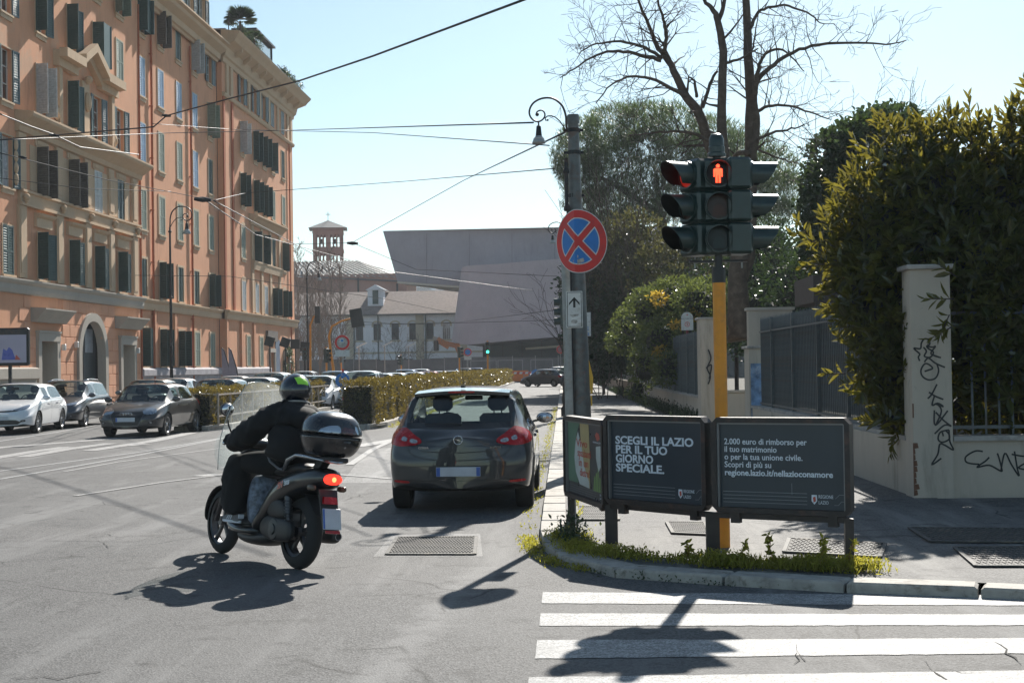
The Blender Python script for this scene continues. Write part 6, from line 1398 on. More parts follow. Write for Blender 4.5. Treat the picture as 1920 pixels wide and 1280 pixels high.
def bare_tree(px, Y, H, label, seed, r=.12, dens=3, cat='tree', group=None, poplar=False, mt=None):
    rng = random.Random(seed); p = at(px, 690, Y); o = empty('bare_tree', (p.x, Y, 0), 0, label, cat, group); m = MB()
    if poplar:
        m.tube([(0,0,0),(0,0,H*.5),(0,0,H)], [r,r*.6,r*.15], 6); m.build('trunk', mt or M_BARKD, o); b = MB()
        for k in range(46): z = H*(.10+.80*k/26); a = rng.uniform(0,6.28); branchy(b, (0,0,z), (math.cos(a)*.35,math.sin(a)*.35,1), H*.24*(1.15-k/46*.8), r*.42, 2, rng, .32, 4, .017, .06, 3)
        b.build('twigs', mt or M_TWIG, o, fix=False)
    else:
        m.tube([(0,0,0),(rng.gauss(0,.1),rng.gauss(0,.1),H*.35)], [r,r*.8], 7); m.build('trunk', mt or M_BARKD, o); b = MB()
        for k in range(5): a = k*1.256+rng.uniform(-.3,.3); branchy(b, (0,0,H*.30), (math.cos(a)*.55,math.sin(a)*.55,1), H*.5, r*.6, dens, rng, .5, 4, .010, .03, 4)
        b.build('twigs', mt or M_TWIG, o, fix=False)
    return o
# the big bare tree behind the signal: limbs follow the photograph
TY = 40.0
bt0 = at(1390,640,TY); big = empty('bare_tree', (bt0.x, TY, ZP), 0, 'tall bare tree with two straight trunks and wide crooked branches behind the traffic light', 'tree')
def tp(x, y, dy=0.0, sc=2.087): p = at(1000+x/sc, y/sc, TY+dy); return Vector((p.x-bt0.x, p.y-TY, p.z-ZP))
limbs = [([(810,1330),(805,1230),(800,1080),(800,980),(780,800),(760,700)], [.30,.27,.22,.20,.17,.15], 0, 'trunk'),
 ([(800,1090),(830,1000),(846,850),(850,660),(850,400),(838,150),(828,-60)], [.24,.21,.17,.145,.125,.10,.08], .3, 'trunk'),
 ([(760,720),(745,640),(737,420),(740,200),(722,80),(700,40),(668,0),(655,-40)], [.15,.14,.105,.095,.075,.055,.04,.03], -.3, 'trunk'),
 ([(722,80),(740,40),(752,-40)], [.07,.055,.04], -.3, 'trunk'),
 ([(780,800),(720,640),(700,600),(650,450),(600,380),(550,280),(510,210),(490,190),(460,120),(430,50),(400,-20)], [.15,.13,.12,.115,.10,.085,.07,.06,.045,.035,.025], .2, 'limb'),
 ([(510,210),(522,150),(512,90),(495,30),(480,-20)], [.06,.05,.04,.03,.025], .2, 'limb'),
 ([(505,225),(440,190),(380,170),(300,165),(230,180),(180,210)], [.05,.042,.036,.028,.02,.012], .1, 'limb'), ([(500,238),(420,215),(330,200),(250,215),(160,270),(105,305)], [.055,.045,.036,.028,.02,.012], 0, 'limb'),
 ([(600,380),(540,345),(460,310),(380,300),(310,330),(245,405)], [.055,.045,.036,.028,.02,.012], -.2, 'limb'), ([(700,560),(620,520),(520,515),(420,525),(370,530)], [.05,.04,.03,.02,.012], -.4, 'limb'),
 ([(665,420),(690,330),(720,280)], [.05,.04,.03], .0, 'limb'), ([(640,380),(630,320),(605,300)], [.04,.03,.02], .1, 'limb'),
 ([(850,640),(872,520),(865,400),(870,330),(900,290),(960,240),(1040,195),(1150,172),(1300,168),(1400,172),(1460,158)], [.09,.085,.075,.065,.055,.048,.04,.034,.026,.018,.01], .1, 'limb'),
 ([(868,370),(880,270),(900,220),(960,190),(1020,235),(1060,280)], [.06,.05,.04,.03,.02,.012], -.2, 'limb'), ([(872,440),(920,415),(1000,415),(1080,440),(1165,468)], [.05,.04,.03,.022,.012], .3, 'limb'),
 ([(875,550),(930,520),(1010,505),(1062,490)], [.045,.035,.025,.012], 0, 'limb'), ([(850,110),(880,50),(930,28),(1000,25),(1090,60),(1120,90),(1182,96)], [.045,.04,.034,.028,.02,.014,.008], .2, 'limb'),
 ([(880,590),(960,620),(1040,640)], [.03,.02,.01], .1, 'limb'), ([(742,250),(800,235),(880,190)], [.04,.03,.015], -.3, 'limb'), ([(850,600),(800,600),(770,640)], [.07,.06,.05], 0, 'limb'), ([(856,200),(862,170),(880,60)], [.03,.02,.01], .2, 'limb')]
rng = random.Random(5); tw = MB()
for pts, rs, dy, nm in limbs:
    P = [tp(x, y, dy + .9*math.sin(i*.9+dy*7)*(i/len(pts)) if nm == 'limb' else dy) for i, (x, y) in enumerate(pts)]
    Q = []; R3 = []
    for i in range(len(P)-1):
        p0,p1_,p2,p3 = P[max(i-1,0)],P[i],P[i+1],P[min(i+2,len(P)-1)]
        for k in range(4):
            t = k/4; Q.append(0.5*((2*p1_)+(p2-p0)*t+(2*p0-5*p1_+4*p2-p3)*t*t+(3*p1_-p0-3*p2+p3)*t**3) + Vector((rng.gauss(0,.012),rng.gauss(0,.012),rng.gauss(0,.012)))); R3.append(rs[i]+(rs[i+1]-rs[i])*t)
    Q.append(P[-1]); R3.append(rs[-1]); m = MB(); m.tube(Q, [q_*1.18 for q_ in R3], 10 if rs[0] > .08 else 6); m.build(nm, M_BARK, big, smooth=True)
    for i in range(2, len(Q)-1):
        if R3[i] < .13 and nm == 'limb' or (R3[i] < .15 and rng.random() < .25):
            for _ in range(2 if R3[i] < .05 else 1):
                if rng.random() < .52:
                    t = (Q[i+1]-Q[i-1]).normalized(); s_ = Vector((rng.gauss(0,1), rng.gauss(0,.6), rng.gauss(0,1))); s_ = (s_-t*s_.dot(t)).normalized()
                    branchy(tw, Q[i], (t*rng.uniform(.2,.9)+s_).normalized(), rng.uniform(.4,1.15), max(R3[i]*.5,.012), 2, rng, .7, 3, .0055, .02, 3)
tw.build('twigs', M_TWIG, big, fix=False)
# umbrella pine
pc = at(1262,330,90); pine = empty('umbrella_pine', (at(1290,640,90).x, 90, 0), 0, 'big umbrella pine with a wide grey green domed crown behind the bare tree', 'tree')
px0 = pine.location.x
def pl(x, y, dy=0): p = at(x, y, 90+dy); return (p.x-px0, dy, p.z)
m = MB()
for pts, rs in (([(1292,690),(1275,560),(1255,455),(1232,400),(1190,370),(1150,345),(1120,330)], [.45,.40,.34,.28,.20,.15,.1]), ([(1245,430),(1235,370),(1230,320)], [.22,.17,.1]), ([(1270,520),(1310,430),(1360,380),(1400,350)], [.3,.22,.15,.1]), ([(1235,405),(1180,410),(1120,395)], [.16,.12,.08])):
    m.tube([pl(x, y) for x, y in pts], rs, 8)
m.build('trunk', M_BARKD, pine, smooth=True)
blobs = []
prs = random.Random(3)
for (x, y, rx, rz) in ((1085,290,2.0,1.9),(1110,255,2.2,1.5),(1160,235,2.6,1.7),(1215,228,2.6,1.6),(1270,240,2.6,1.7),(1330,260,2.6,1.8),(1390,290,2.6,1.8),(1440,320,2.3,1.9),(1465,355,1.6,1.6),(1100,340,2.2,1.8),(1075,320,1.6,1.3),(1150,310,2.6,2.0),(1210,300,3.0,2.2),(1280,310,3.0,2.3),(1350,330,3.0,2.2),(1410,370,2.6,1.7),(1130,385,2.4,1.6),(1190,390,2.4,1.5),(1250,380,2.4,1.6),(1330,395,2.2,1.3),(1450,400,1.7,.9),(1100,380,1.6,1.0),(1150,425,1.8,.9)):
    for dy in (-2.6, 1.8): c = pl(x+prs.uniform(-8,8), y+prs.uniform(-6,6), dy+prs.uniform(-1,1)); blobs.append((c, (rx*.86, 2.2, rz*.9)))
rngp = np.random.default_rng(4)
def needles(name, blobs, n, size, m, par, shell=.55):
    V = []
    vol = np.array([r[0]*r[1]*r[2] for c, r in blobs])**.67; k = (vol/vol.sum()*n).astype(int)
    for (c, r), kk in zip(blobs, k):
        d = rngp.normal(size=(kk,3)); d /= np.linalg.norm(d, axis=1, keepdims=True); d[:,2] = d[:,2]*.9
        P = np.array(c)+d*(shell+(1-shell)*rngp.random((kk,1))**.6)*np.array(r); f = np.sin(P[:,0]*3.1)+np.sin(P[:,1]*3.7+1)+np.sin(P[:,2]*3.9+2); P = P[f > -1.3]; d = d[f > -1.3]
        for q in range(5):
            D = d*.5 + rngp.normal(size=P.shape)*.6+np.array([0,0,.45]); D /= np.linalg.norm(D,axis=1,keepdims=True); t, b = frames(D); w = size*.055; s = size*rngp.uniform(.6,1.2,(len(P),1))
            V.append(np.stack([P-t*w, P+t*w, P+D*s+t*w*.3, P+D*s-t*w*.3], 1))
    return quads(name, np.concatenate(V), m, par)
needles('crown', blobs, 26000, .42, L_PINE, pine)
# ivy-clad dark round tree behind the laurel
dt = empty('evergreen_tree', (at(1640,640,42).x, 42, 0), 0, 'dark rounded ivy covered tree rising behind the laurel at the right', 'tree'); dx0 = dt.location.x
def dl(x, y, dy=0): p = at(x, y, 42+dy); return (p.x-dx0, dy, p.z)
m = MB(); m.tube([dl(1640,690),dl(1630,500),dl(1620,350)], [.3,.25,.15], 8); m.build('trunk', M_BARKD, dt)
bl2 = [(dl(x,y,dy), (rx,1.2,rz)) for (x,y,rx,rz) in ((1680,235,.75,.6),(1640,250,.9,.7),(1700,270,.6,.7),(1600,265,.8,.6),(1560,300,.75,.8),(1620,320,1.2,1.1),(1690,330,.8,.8),(1545,350,.6,.8),(1525,390,.45,.6),(1560,420,.7,.8),(1540,460,.6,.6),(1620,400,1.1,1.0)) for dy in (-.7,.8)]
canopy('crown', bl2, 17000, .17, L_IVY, dt, .8, .6, .6, .12, 8); b = MB(); rr = random.Random(2)
for k in range(7): a = dl(1600+k*16,250,0); branchy(b, (dl(1640+k*6,300)), (rr.gauss(0,.8),rr.gauss(0,.3),1), 1.6, .02, 2, rr, .6, 3, .006, .05, 3)
b.build('twigs', M_TWIG, dt, fix=False)
# laurel behind the near railing, overhanging it
lx0 = 6.4
lau = empty('laurel_bush', (lx0, 20.0, 0), 0, 'huge glossy laurel bush hanging over the near railing and pillar at the right', 'bush')
def ll(x, y, Y): p = at(x, y, Y); return (p.x-lx0, p.y-20.0, p.z)
stems = MB(); rr = random.Random(9)
for k in range(14):
    x = rr.uniform(-1.6,3.2); y = rr.uniform(-1.5,3); stems.tube([(x,y,0),(x*1.1,y*1.1,2),(x*1.25,y*1.2,3.8)], [.05,.04,.02], 6)
stems.build('stems', M_BARKD, lau)
# sprigs: short stems with a spiral of blades; the envelope is a list of balls placed by pixel, some raised out of view or set forward for shade
env = [(1560,440,21.5,.5),(1590,385,21.5,.5),(1640,335,21.5,.6),(1700,300,21,.65),(1760,310,21,.65),(1820,335,20,.65),(1880,330,20,.65),(1800,380,19,.7),(1720,370,19.5,.75),(1880,390,19,.75),(1960,300,19.6,.8),(2040,250,19.4,1.0),(2140,230,19.4,1.2),(1600,460,20.5,.6),(1670,430,20,.8),(1760,430,19.5,.8),(1850,440,19.5,.8),(1940,440,19.5,.9),(1570,520,20.5,.55),(1640,510,19.6,.7),
 (1600,570,19.8,.5),(1650,580,19.0,.55),(1640,650,18.9,.5),(1620,700,18.9,.40),(1660,730,18.6,.40),(1600,640,19.6,.4),(1850,510,18.8,.75),(1930,510,18.8,.8),(1840,600,17.95,.55),(1920,600,18.0,.6),(1825,660,17.8,.3),(1830,480,17.75,.38),(1890,500,17.8,.45),(1950,520,17.8,.45),(1840,560,17.72,.35),(1890,590,17.72,.38),(1950,600,17.8,.45),(1870,660,17.75,.36),(1930,680,17.75,.38),(1990,560,17.8,.5),(1890,730,17.8,.25),(1850,690,17.95,.5),(1930,690,17.95,.5),(1820,560,18.2,.4),(1980,600,18.3,.8),(1760,510,19.0,.7),(1700,510,19.2,.6),(2050,450,19,1.1),(2050,650,18.6,.9),(1545,480,21,.3),(1780,480,18.9,.45),(1700,620,18.8,.4),
 (1830,770,18.2,.38),(1880,780,18.2,.40),(1930,770,18.2,.42),(1990,770,18.2,.45),(1690,700,18.6,.4),(1690,780,18.6,.35),(1640,775,18.8,.25),(1750,600,18.6,.5),(1750,700,18.6,.5),(1750,780,18.6,.4),(2100,560,18.8,1.0)]
env = [(x+(42 if x < 1665 else 0), y, 17.9+(Y-17.7)*.35, r*(17.9+(Y-17.7)*.35)/Y*1.04) if Y > 18.4 else (x+(30 if x < 1665 else 0), y, Y, r) for x, y, Y, r in env]
PB = []; 
E_ = []
for (x, y, Y, r) in env: c = ll(x, y, Y); E_.append((np.array(c), r))
lr = np.random.default_rng(21); SP = []; SD = []
for c, r in E_:
    k = int(95*r*r)+12; d = lr.normal(size=(k,3)); d[:,1] -= .35; d /= np.linalg.norm(d,axis=1,keepdims=True); SP.append(c + d*r*lr.uniform(.60,1.02,(k,1))); SD.append(d)
SP = np.concatenate(SP); SD = np.concatenate(SD)*.75 + np.array([0,-.05,.55]) + lr.normal(size=(len(SP),3))*.3; SD /= np.linalg.norm(SD,axis=1,keepdims=True)
P_ = []; D_ = []; N_ = []; S_ = []
for q in range(9):
    t, b = frames(SD); a = q*2.4 + lr.uniform(0,6,len(SP)); o_ = (t*np.cos(a)[:,None]+b*np.sin(a)[:,None]); P_.append(SP + SD*(.030*q)); D_.append(o_*(1.0-.08*q) + SD*(.45+.10*q)); N_.append(SD + lr.normal(size=SP.shape)*.15); S_.append(.225*lr.uniform(.75,1.15,len(SP))*(1-.05*q))
P_ = np.concatenate(P_); D_ = np.concatenate(D_); N_ = np.concatenate(N_); S_ = np.concatenate(S_)
V = leaves(P_, D_, N_, S_, S_*.34, .10); quads('foliage', V, L_LAUREL, lau)['kind'] = 'stuff'
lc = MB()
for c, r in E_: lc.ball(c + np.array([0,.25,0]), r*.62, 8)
lc.build('inner_shade_balls', M_HCORE, lau)['kind'] = 'stuff'  # solid dark balls added as shade inside the bush
# individually placed blades nearest the eye, and the two tall shoots
LV = leaves(np.zeros((1,3)), np.array([[0,1.,0]]), np.array([[0,0,1.]]), .19, .066, .12)
lme = bpy.data.meshes.new('leaf'); lme.from_pydata([tuple(v) for v in LV.reshape(-1,3)], [], [(0,1,2,3),(4,5,6,7)]); lme.materials.append(L_LAUREL)
def leaf_at(par, p, d, nrm, s):
    d = Vector(d).normalized(); nrm = Vector(nrm); x = d.cross(nrm).normalized(); z = x.cross(d); Mx = Matrix((x, d, z)).transposed().to_4x4(); Mx.translation = Vector(p)
    o = bpy.data.objects.new('leaf', lme); COL.objects.link(o); o.parent = par; o.matrix_local = Mx @ Matrix.Scale(s, 4); return o
cnt = 0; rl = random.Random(4)
def shoot(par, base, d, n, s=1.0, step=.05):
    global cnt
    d = Vector(d).normalized(); p = Vector(base); b = MB(); b.tube([p, p+d*step*n*.5, p+d*step*n], [.008,.007,.003], 5); b.build('shoot_stem', M_BARKD, par)
    t = d.orthogonal().normalized(); u = d.cross(t)
    for i in range(n):
        a = i*2.4; o_ = t*math.cos(a)+u*math.sin(a); k = (1-i/n); leaf_at(par, p+d*step*(i+.3), o_*(.35+.7*k)+d*(.6+.6*(1-k)), d+Vector((rl.gauss(0,.2),)*3), s*rl.uniform(.8,1.15)*(.65+.35*k+.1)); cnt += 1
sA = ll(1828,345,18.2); shoot(lau, sA, (-.05,0,1), 24, 1.05, .047); sB = ll(1905,340,18.2); shoot(lau, sB, (-.04,.05,1), 22, 1.05, .043); sC = ll(1855,330,18.3); shoot(lau, sC, (.1,0,1), 11, .9, .04)
for (x, y, Y, dd, n) in ((1788,560,17.0,(-.8,-.1,.0),10),(1790,610,17.0,(-.7,-.1,-.35),10),(1795,520,17.05,(-.6,-.15,.4),9),(1530,455,18.8,(-.8,-.2,.3),10),(1545,495,18.6,(-.8,-.2,-.1),9),(1515,440,18.9,(-.5,-.2,.6),8),(1780,590,17.0,(-.4,-.3,-.7),9),(1610,610,18.5,(-.8,-.3,-.1),8),(1585,700,18.3,(-.7,-.3,.0),9)):
    shoot(lau, ll(x,y,Y), dd, n, 1.0, .035)
vis = [(1580+rl.random()*300, 300+rl.random()*420) for _ in range(150)]
for x, y in vis:
    j = min(range(len(E_)), key=lambda k: (env[k][0]-x)**2+(env[k][1]-y)**2); c, r = E_[j]; d = Vector((rl.gauss(0,.7), -1, rl.gauss(.3,.6))).normalized(); p = Vector(c)+d*r*1.0
    leaf_at(lau, p, Vector((rl.gauss(0,.8), -.4, rl.gauss(.2,.7))), Vector((rl.gauss(0,.4),-.4,1)), rl.uniform(.85,1.2))
# bright spotted bush hanging over the wall further on
def bush(name, label, cat, items, Y0, mt, n, size, wd, shell=.55, cut=0.1, seed=3, stem=True, core=True):
    x0 = at(items[0][0], 640, Y0).x; o = empty(name, (x0, Y0, 0), 0, label, cat); bl = []
    for it in items:
        x, y, Y, rx, rz = it[:5]; p = at(x, y, Y); bl.append(((p.x-x0, Y-Y0, p.z), (rx, it[5] if len(it) > 5 else rx*.8, rz)))
    canopy('foliage', bl, n, size, mt, o, wd, shell, .6, cut, seed)
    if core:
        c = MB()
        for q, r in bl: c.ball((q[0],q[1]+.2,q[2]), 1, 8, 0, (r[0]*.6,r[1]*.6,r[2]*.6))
        c.build('dark_core', M_HCORE, o)['kind'] = 'stuff'
    if stem: m = MB(); c = bl[0][0]; m.tube([(c[0],c[1]+.3,0),(c[0],c[1]+.2,max(c[2],1))], [.10,.06], 6); m.build('stem', M_BARKD, o)
    return o
bush('glossy_bush', 'bright glossy speckled bush spilling over the wall behind the thin white plate post', 'bush', [(1270,560,52,1.1,.8),(1220,580,53,1.0,.8),(1310,570,50,.9,.8),(1190,610,55,.9,.7),(1240,640,51,.9,.8),(1170,640,56,.7,.5),(1210,690,52,.6,.8),(1250,690,49,.5,.6),(1290,640,50,.6,.7),(1160,645,57,.5,.35),(1330,560,52,.8,.8),(1350,610,54,.6,.6),(1195,730,51,.4,.4)], 50, L_BUSH, 15000, .13, .5, .6, .05, 5)
bush('yellow_shrub', 'patch of yellow leaves showing among the glossy bush', 'shrub', [(1270,610,49.2,.25,.15),(1240,660,49.5,.3,.2),(1235,560,50.5,.35,.25),(1300,595,49.5,.3,.25)], 49, L_YELL, 420, .13, .5, .2, 0, 6, False, False)
bush('dark_evergreen', 'tall dark evergreen mass behind the fence left of the bright bush', 'tree', [(1130,600,80,2.2,2.4),(1120,540,84,2.2,2.5),(1150,560,78,2.2,2.6),(1105,640,88,1.6,1.8),(1100,590,90,1.6,2.4),(1170,520,76,1.8,2.3),(1140,670,78,1.4,1.2),(1115,690,85,1.0,.9),(1180,600,70,1.5,2),(1160,640,70,1.2,1.5)], 80, L_DARK, 20000, .26, .6, .6, .05, 7)
bush('ivy_thicket', 'ivy and brown leaved thicket in front of the pine trunk', 'tree', [(1200,470,72,1.8,2.0),(1150,480,75,1.8,2.0),(1240,520,68,1.6,2.0),(1290,500,70,1.8,2.0),(1330,520,68,1.6,2),(1180,440,74,1.2,1.0),(1260,560,66,1.5,1.5)], 72, leafmat('thicket_leaf', (0.045,0.058,0.022), (0.16,0.15,0.04), .3, .35, .5, .5), 12000, .22, .6, .5, .22, 9, True, False)
bush('dark_hedge_row', 'row of dark foliage behind the gateway and railing', 'hedge', [(1380,560,58,2.0,2.2),(1430,520,56,1.8,2.2),(1440,450,58,1.2,1.0),(1480,560,50,1.8,2.0),(1530,560,46,1.8,1.8),(1420,600,48,1.5,1.3),(1600,560,44,2.2,2.2),(1340,600,62,1.6,1.6),(1450,490,55,1.0,1.0),(1700,560,40,2.4,2.6),(1820,560,38,2.4,2.8),(1950,560,38,2.6,3.0)], 50, L_DARK, 26000, .17, .55, .6, .05, 10)
bush('low_hedge', 'low dark hedge of leaves over the far wall', 'hedge', [(1085,690,140,1.5,1.3),(1095,680,120,1.4,1.6),(1110,660,105,1.6,2.0)], 120, L_DARK, 3000, .3, .6, .5, .05, 11)
b = MB(); rr = random.Random(12)
th = empty('bare_thicket', (at(1190,640,70).x,70,0), 0, 'mass of thin bare reddish stems before the dark evergreens', 'shrub')
for k in range(26): x = rr.uniform(-1.9,2.4); branchy(b, (x,rr.uniform(-2,2),0), (rr.gauss(0,.15),rr.gauss(0,.15),1), rr.uniform(5,8.5), .028, 2, rr, .3, 5, .011, .05, 3)
b.build('stems', M_TWIG, th, fix=False)
bare_tree(1064,84,6.2,'small bare tree with drooping fine twigs left of the no stopping sign',33,.06,2)
for k, (px, Y, H, lb) in enumerate(((560,150,15.0,'leafless poplar just right of the orange building'),(577,156,13.0,'second leafless poplar in the row before the church'),(600,152,14.5,'leafless poplar in the middle of the row before the church'),(622,160,15,'tall leafless poplar left of the round red sign'),(640,158,13.5,'last leafless poplar at the right end of the row'),(550,165,14,'leafless poplar half hidden by the building corner'),(588,168,13,'thin leafless poplar behind the yellow mast'),(612,170,12,'faint leafless poplar behind the signals'))):
    bare_tree(px,Y,H*.64,lb,40+k,.12,2,poplar=True,mt=M_TWIGL)
bare_tree(742,175,6.0,'small leafless tree in front of the white building',60,.07,3); bare_tree(795,178,5.0,'leafless tree beside the digger',61,.06,3); bare_tree(770,182,4.0,'short leafless tree between the white building lamps',62,.05,3); bare_tree(690,178,4.0,'short leafless tree by the white building door',63,.05,3)
# clipped hedges in the medians
def hedge(name, x0, x1, y0, y1, h, label, seed, nleaf, topc=None):
    o = empty(name, ((x0+x1)/2, y0, .1), 0, label, 'hedge'); cx = (x0+x1)/2; rg = np.random.default_rng(seed)
    L_ = y1-y0; b = MB(); b.box(x0-cx+.10,x1-cx-.10,.10,L_-.1,0,h-.12); b.build('dark_core', M_HCORE, o)
    w = x1-x0; V = []
    # density falls off with distance; leaf grows a little
    for (ya, yb, dens, s) in ((0,10,430,.060),(10,25,240,.075),(25,50,110,.105),(50,L_,45,.16)):
        if ya >= L_: continue
        yb = min(yb, L_)
        for face, area in (('top',w*(yb-ya)),('r',h*(yb-ya)),('l',h*(yb-ya)*.4),('f',w*h if ya == 0 else 0)):
            k = int(area*dens*(1.3 if face == 'f' else 1)); 
            if k < 1: continue
            u, v = rg.random(k), rg.random(k); e = rg.exponential(.035,k); y = ya+u*(yb-ya); wob = .05*np.sin(y*2.1)+.04*np.sin(y*5.3+seed)+.03*np.sin(y*11+v*4)
            if face == 'top': P = np.stack([x0-cx+v*w, y, h-e+wob+.05*np.sin(v*9+y*3)],1); nn = np.array([0,0,1.])
            elif face == 'r': P = np.stack([x1-cx-e+wob*.8+.03*np.sin(v*13), y, v*h],1); nn = np.array([1.,0,.2])
            elif face == 'l': P = np.stack([x0-cx+e, y, v*h],1); nn = np.array([-1.,0,.2])
            else: P = np.stack([x0-cx+u*w, -.02+e+.04*np.sin(u*15+v*11)+.05*np.sin(v*7), v*h],1); nn = np.array([0,-1.,.2])
            D = rg.normal(size=(k,3))*.8 + nn*.5 + np.array([0,0,.5]); N = rg.normal(size=(k,3)) + nn*.6; sz = s*rg.uniform(.6,1.3,k); V.append(leaves(P, D, N, sz, sz*.62))
    # uneven young shoots on top
    k = int(L_*14); y = rg.random(k)**1.5*L_; P = np.stack([x0-cx+rg.random(k)*w, y, h-.02+rg.random(k)*.02],1); D = rg.normal(size=(k,3))*.5+np.array([0,0,1.]); V.append(leaves(P, D, rg.normal(size=(k,3)), .07+.05*rg.random(k), .04))
    quads('foliage', np.concatenate(V), L_HEDGE, o)['kind'] = 'stuff'; return o
hedge('clipped_hedge', -6.45, -5.45, 40.9, 147, 1.22, 'clipped green hedge on the nearer median behind the dark hatchback', 1, 0)
hedge('clipped_hedge', -11.25, -10.25, 41.4, 149, 1.06, 'clipped hedge with a rusty railing on the farther median beside the parked cars', 2, 0)
mr = empty('median_railing', (-10.12, 41.6, .1), 0, 'low rusty steel railing along the farther hedge', 'railing')
M_RUSTY = mat('rusty_white_paint', (0.34,0.30,0.26), 0.7, .1, var=.25, scale=6, dirt=(0.20,0.08,0.04), dscale=4)
for k in range(26): m = MB(); m.bar((0,k*1.55,0),(0,k*1.55,.98),.045); m.build('post', M_RUSTY, mr)
for z in (.30,.93): m = MB(); m.bar((0,-.02,z),(0,38.8,z),.04); m.build('rail', M_RUSTY, mr)
for z in (.0,): m = MB(); m.bar((0,0,.93),(-.9,-.1,.93),.04); m.build('rail', M_RUSTY, mr)
m = MB()
m.bar((-.15,55,1.12),(-.15,107,1.12),.05); m.build('rail', M_RUSTY, mr)
# weeds: along the kerb, foot of the wall, gutters
def weeds(name, path, n, h, label, spread=.12, seed=1, m=L_WEED, z=ZP, tall=0.1, big=1.0):
    rg = np.random.default_rng(seed); P = [Vector((p[0],p[1],z)) for p in path]; seg = [(b-a).length for a, b in zip(P,P[1:])]; tot = sum(seg); V = []
    t = rg.random(n)*tot; clump = .5+.5*np.sin(t*6.3+seed)*np.sin(t*2.1+1); keep = rg.random(n) < clump*.85+.15; t = t[keep]; cl = clump[keep]
    base = []
    for q in t:
        i = 0
        while q > seg[i] and i < len(seg)-1: q -= seg[i]; i += 1
        p = P[i]+(P[i+1]-P[i])*(q/seg[i]); base.append(p)
    B = np.array(base) + np.concatenate([rg.normal(size=(len(base),2))*spread, np.zeros((len(base),1))],1); k = len(B)
    up = rg.random(k)*h*(.35+cl*.9); B2 = B + np.stack([rg.normal(size=k)*.02, rg.normal(size=k)*.02, up],1)
    D = rg.normal(size=(k,3))*.8+np.array([0,0,.7]); V.append(leaves(B2, D, rg.normal(size=(k,3))+[0,0,1.], .022*big*rg.uniform(.6,1.6,k), .014*big)); 
    kk = k//3 if m is not L_IVY else 4; D = rg.normal(size=(kk,3))*.35+np.array([0,0,1.]); V.append(leaves(B[:kk], D, rg.normal(size=(kk,3)), h*rg.uniform(.5,1.2,kk), .010*big))
    o = quads(name, np.concatenate(V), m); return tag(o, label, 'weeds', kind='stuff')
cc = [(c.x, c.y) for c in corner]
inn = [(c.x+.0, c.y+.34) for c in corner[2:]]
weeds('kerb_weeds', [(-.02,13.9),(.10,12.75),(.45,12.35),(.80,12.1),(1.15,11.95)], 5200, .075, 'yellow green weeds growing behind the corner kerb under the left panels', .10, 1)
weeds('kerb_weeds', [(1.15,11.78),(1.5,11.62),(1.9,11.5),(2.35,11.35)], 6500, .11, 'taller weeds growing behind the kerb under the right hand panel', .085, 2)
weeds('kerb_weeds', [(.02,13.6),(.06,13.2)], 900, .32, 'leafy clump climbing the leftmost post of the black railing', .07, 3, L_IVY, big=1.8)
weeds('gutter_weeds', [(-.42,14.6),(-.30,13.2),(-.12,12.5),(.2,12.0)], 1500, .05, 'thin moss and weeds in the gutter at the bend of the kerb', .05, 4, z=0)
weeds('gutter_weeds', [(.2,11.95),(.6,11.62),(1.1,11.32),(2.0,10.98)], 1500, .05, 'sparse dark weeds in the gutter below the advertising panels', .04, 5, L_IVY, z=0)
weeds('gutter_weeds', [(-.42,15),(-.42,60)], 1500, .04, 'strip of weeds along the straight gutter beside the parked hatchback', .05, 6, z=0, big=1.3)
weeds('gutter_weeds', [(.10,15.5),(.08,70)], 2600, .03, 'thin weeds in the joint between kerb stones and pavement', .04, 7, big=1.3)
weeds('wall_weeds', [(wx(40)-.18,40),(wx(60)-.25,60),(wx(90)-.2,90)], 6500, .35, 'green weeds along the foot of the far garden wall', .18, 8, L_DARK, big=2.8)
weeds('median_weeds', [(-5.1,40.9),(-5.1,70)], 1500, .10, 'weeds along the foot of the nearer median kerb', .08, 9, z=0, big=1.6)
for k, (x, y, s_) in enumerate(((1.62,11.62,.26),(2.02,11.5,.24),(.95,12.0,.16),(1.42,11.72,.18),(1.98,11.42,.2),(2.2,11.42,.22))):
    o = empty('tall_weed', (x, y, ZP), 0, ['tallest seeding weed right of the yellow post','tall weed left of the right railing post','short yellow weed between the panel posts','leafy weed just right of the middle post','weed in front of the right hand panel foot','weed against the right railing post'][k], 'weed')
    m = MB(); rr = random.Random(k); q = Vector((0,0,0)); pts = [q.copy()]
    for i in range(5): q = q+Vector((rr.gauss(0,.012),rr.gauss(0,.012),s_/5)); pts.append(q.copy())
    m.tube(pts, .004, 5); m.build('stem', M_TERRA, o); ps = np.array([tuple(p) for p in pts for _ in range(9)]); rg = np.random.default_rng(k); D = rg.normal(size=ps.shape)+np.array([0,0,.3]); quads('leaves', leaves(ps, D, rg.normal(size=ps.shape)+[0,0,1.], .055*rg.uniform(.5,1.2,len(ps)), .026), L_WEED, o)
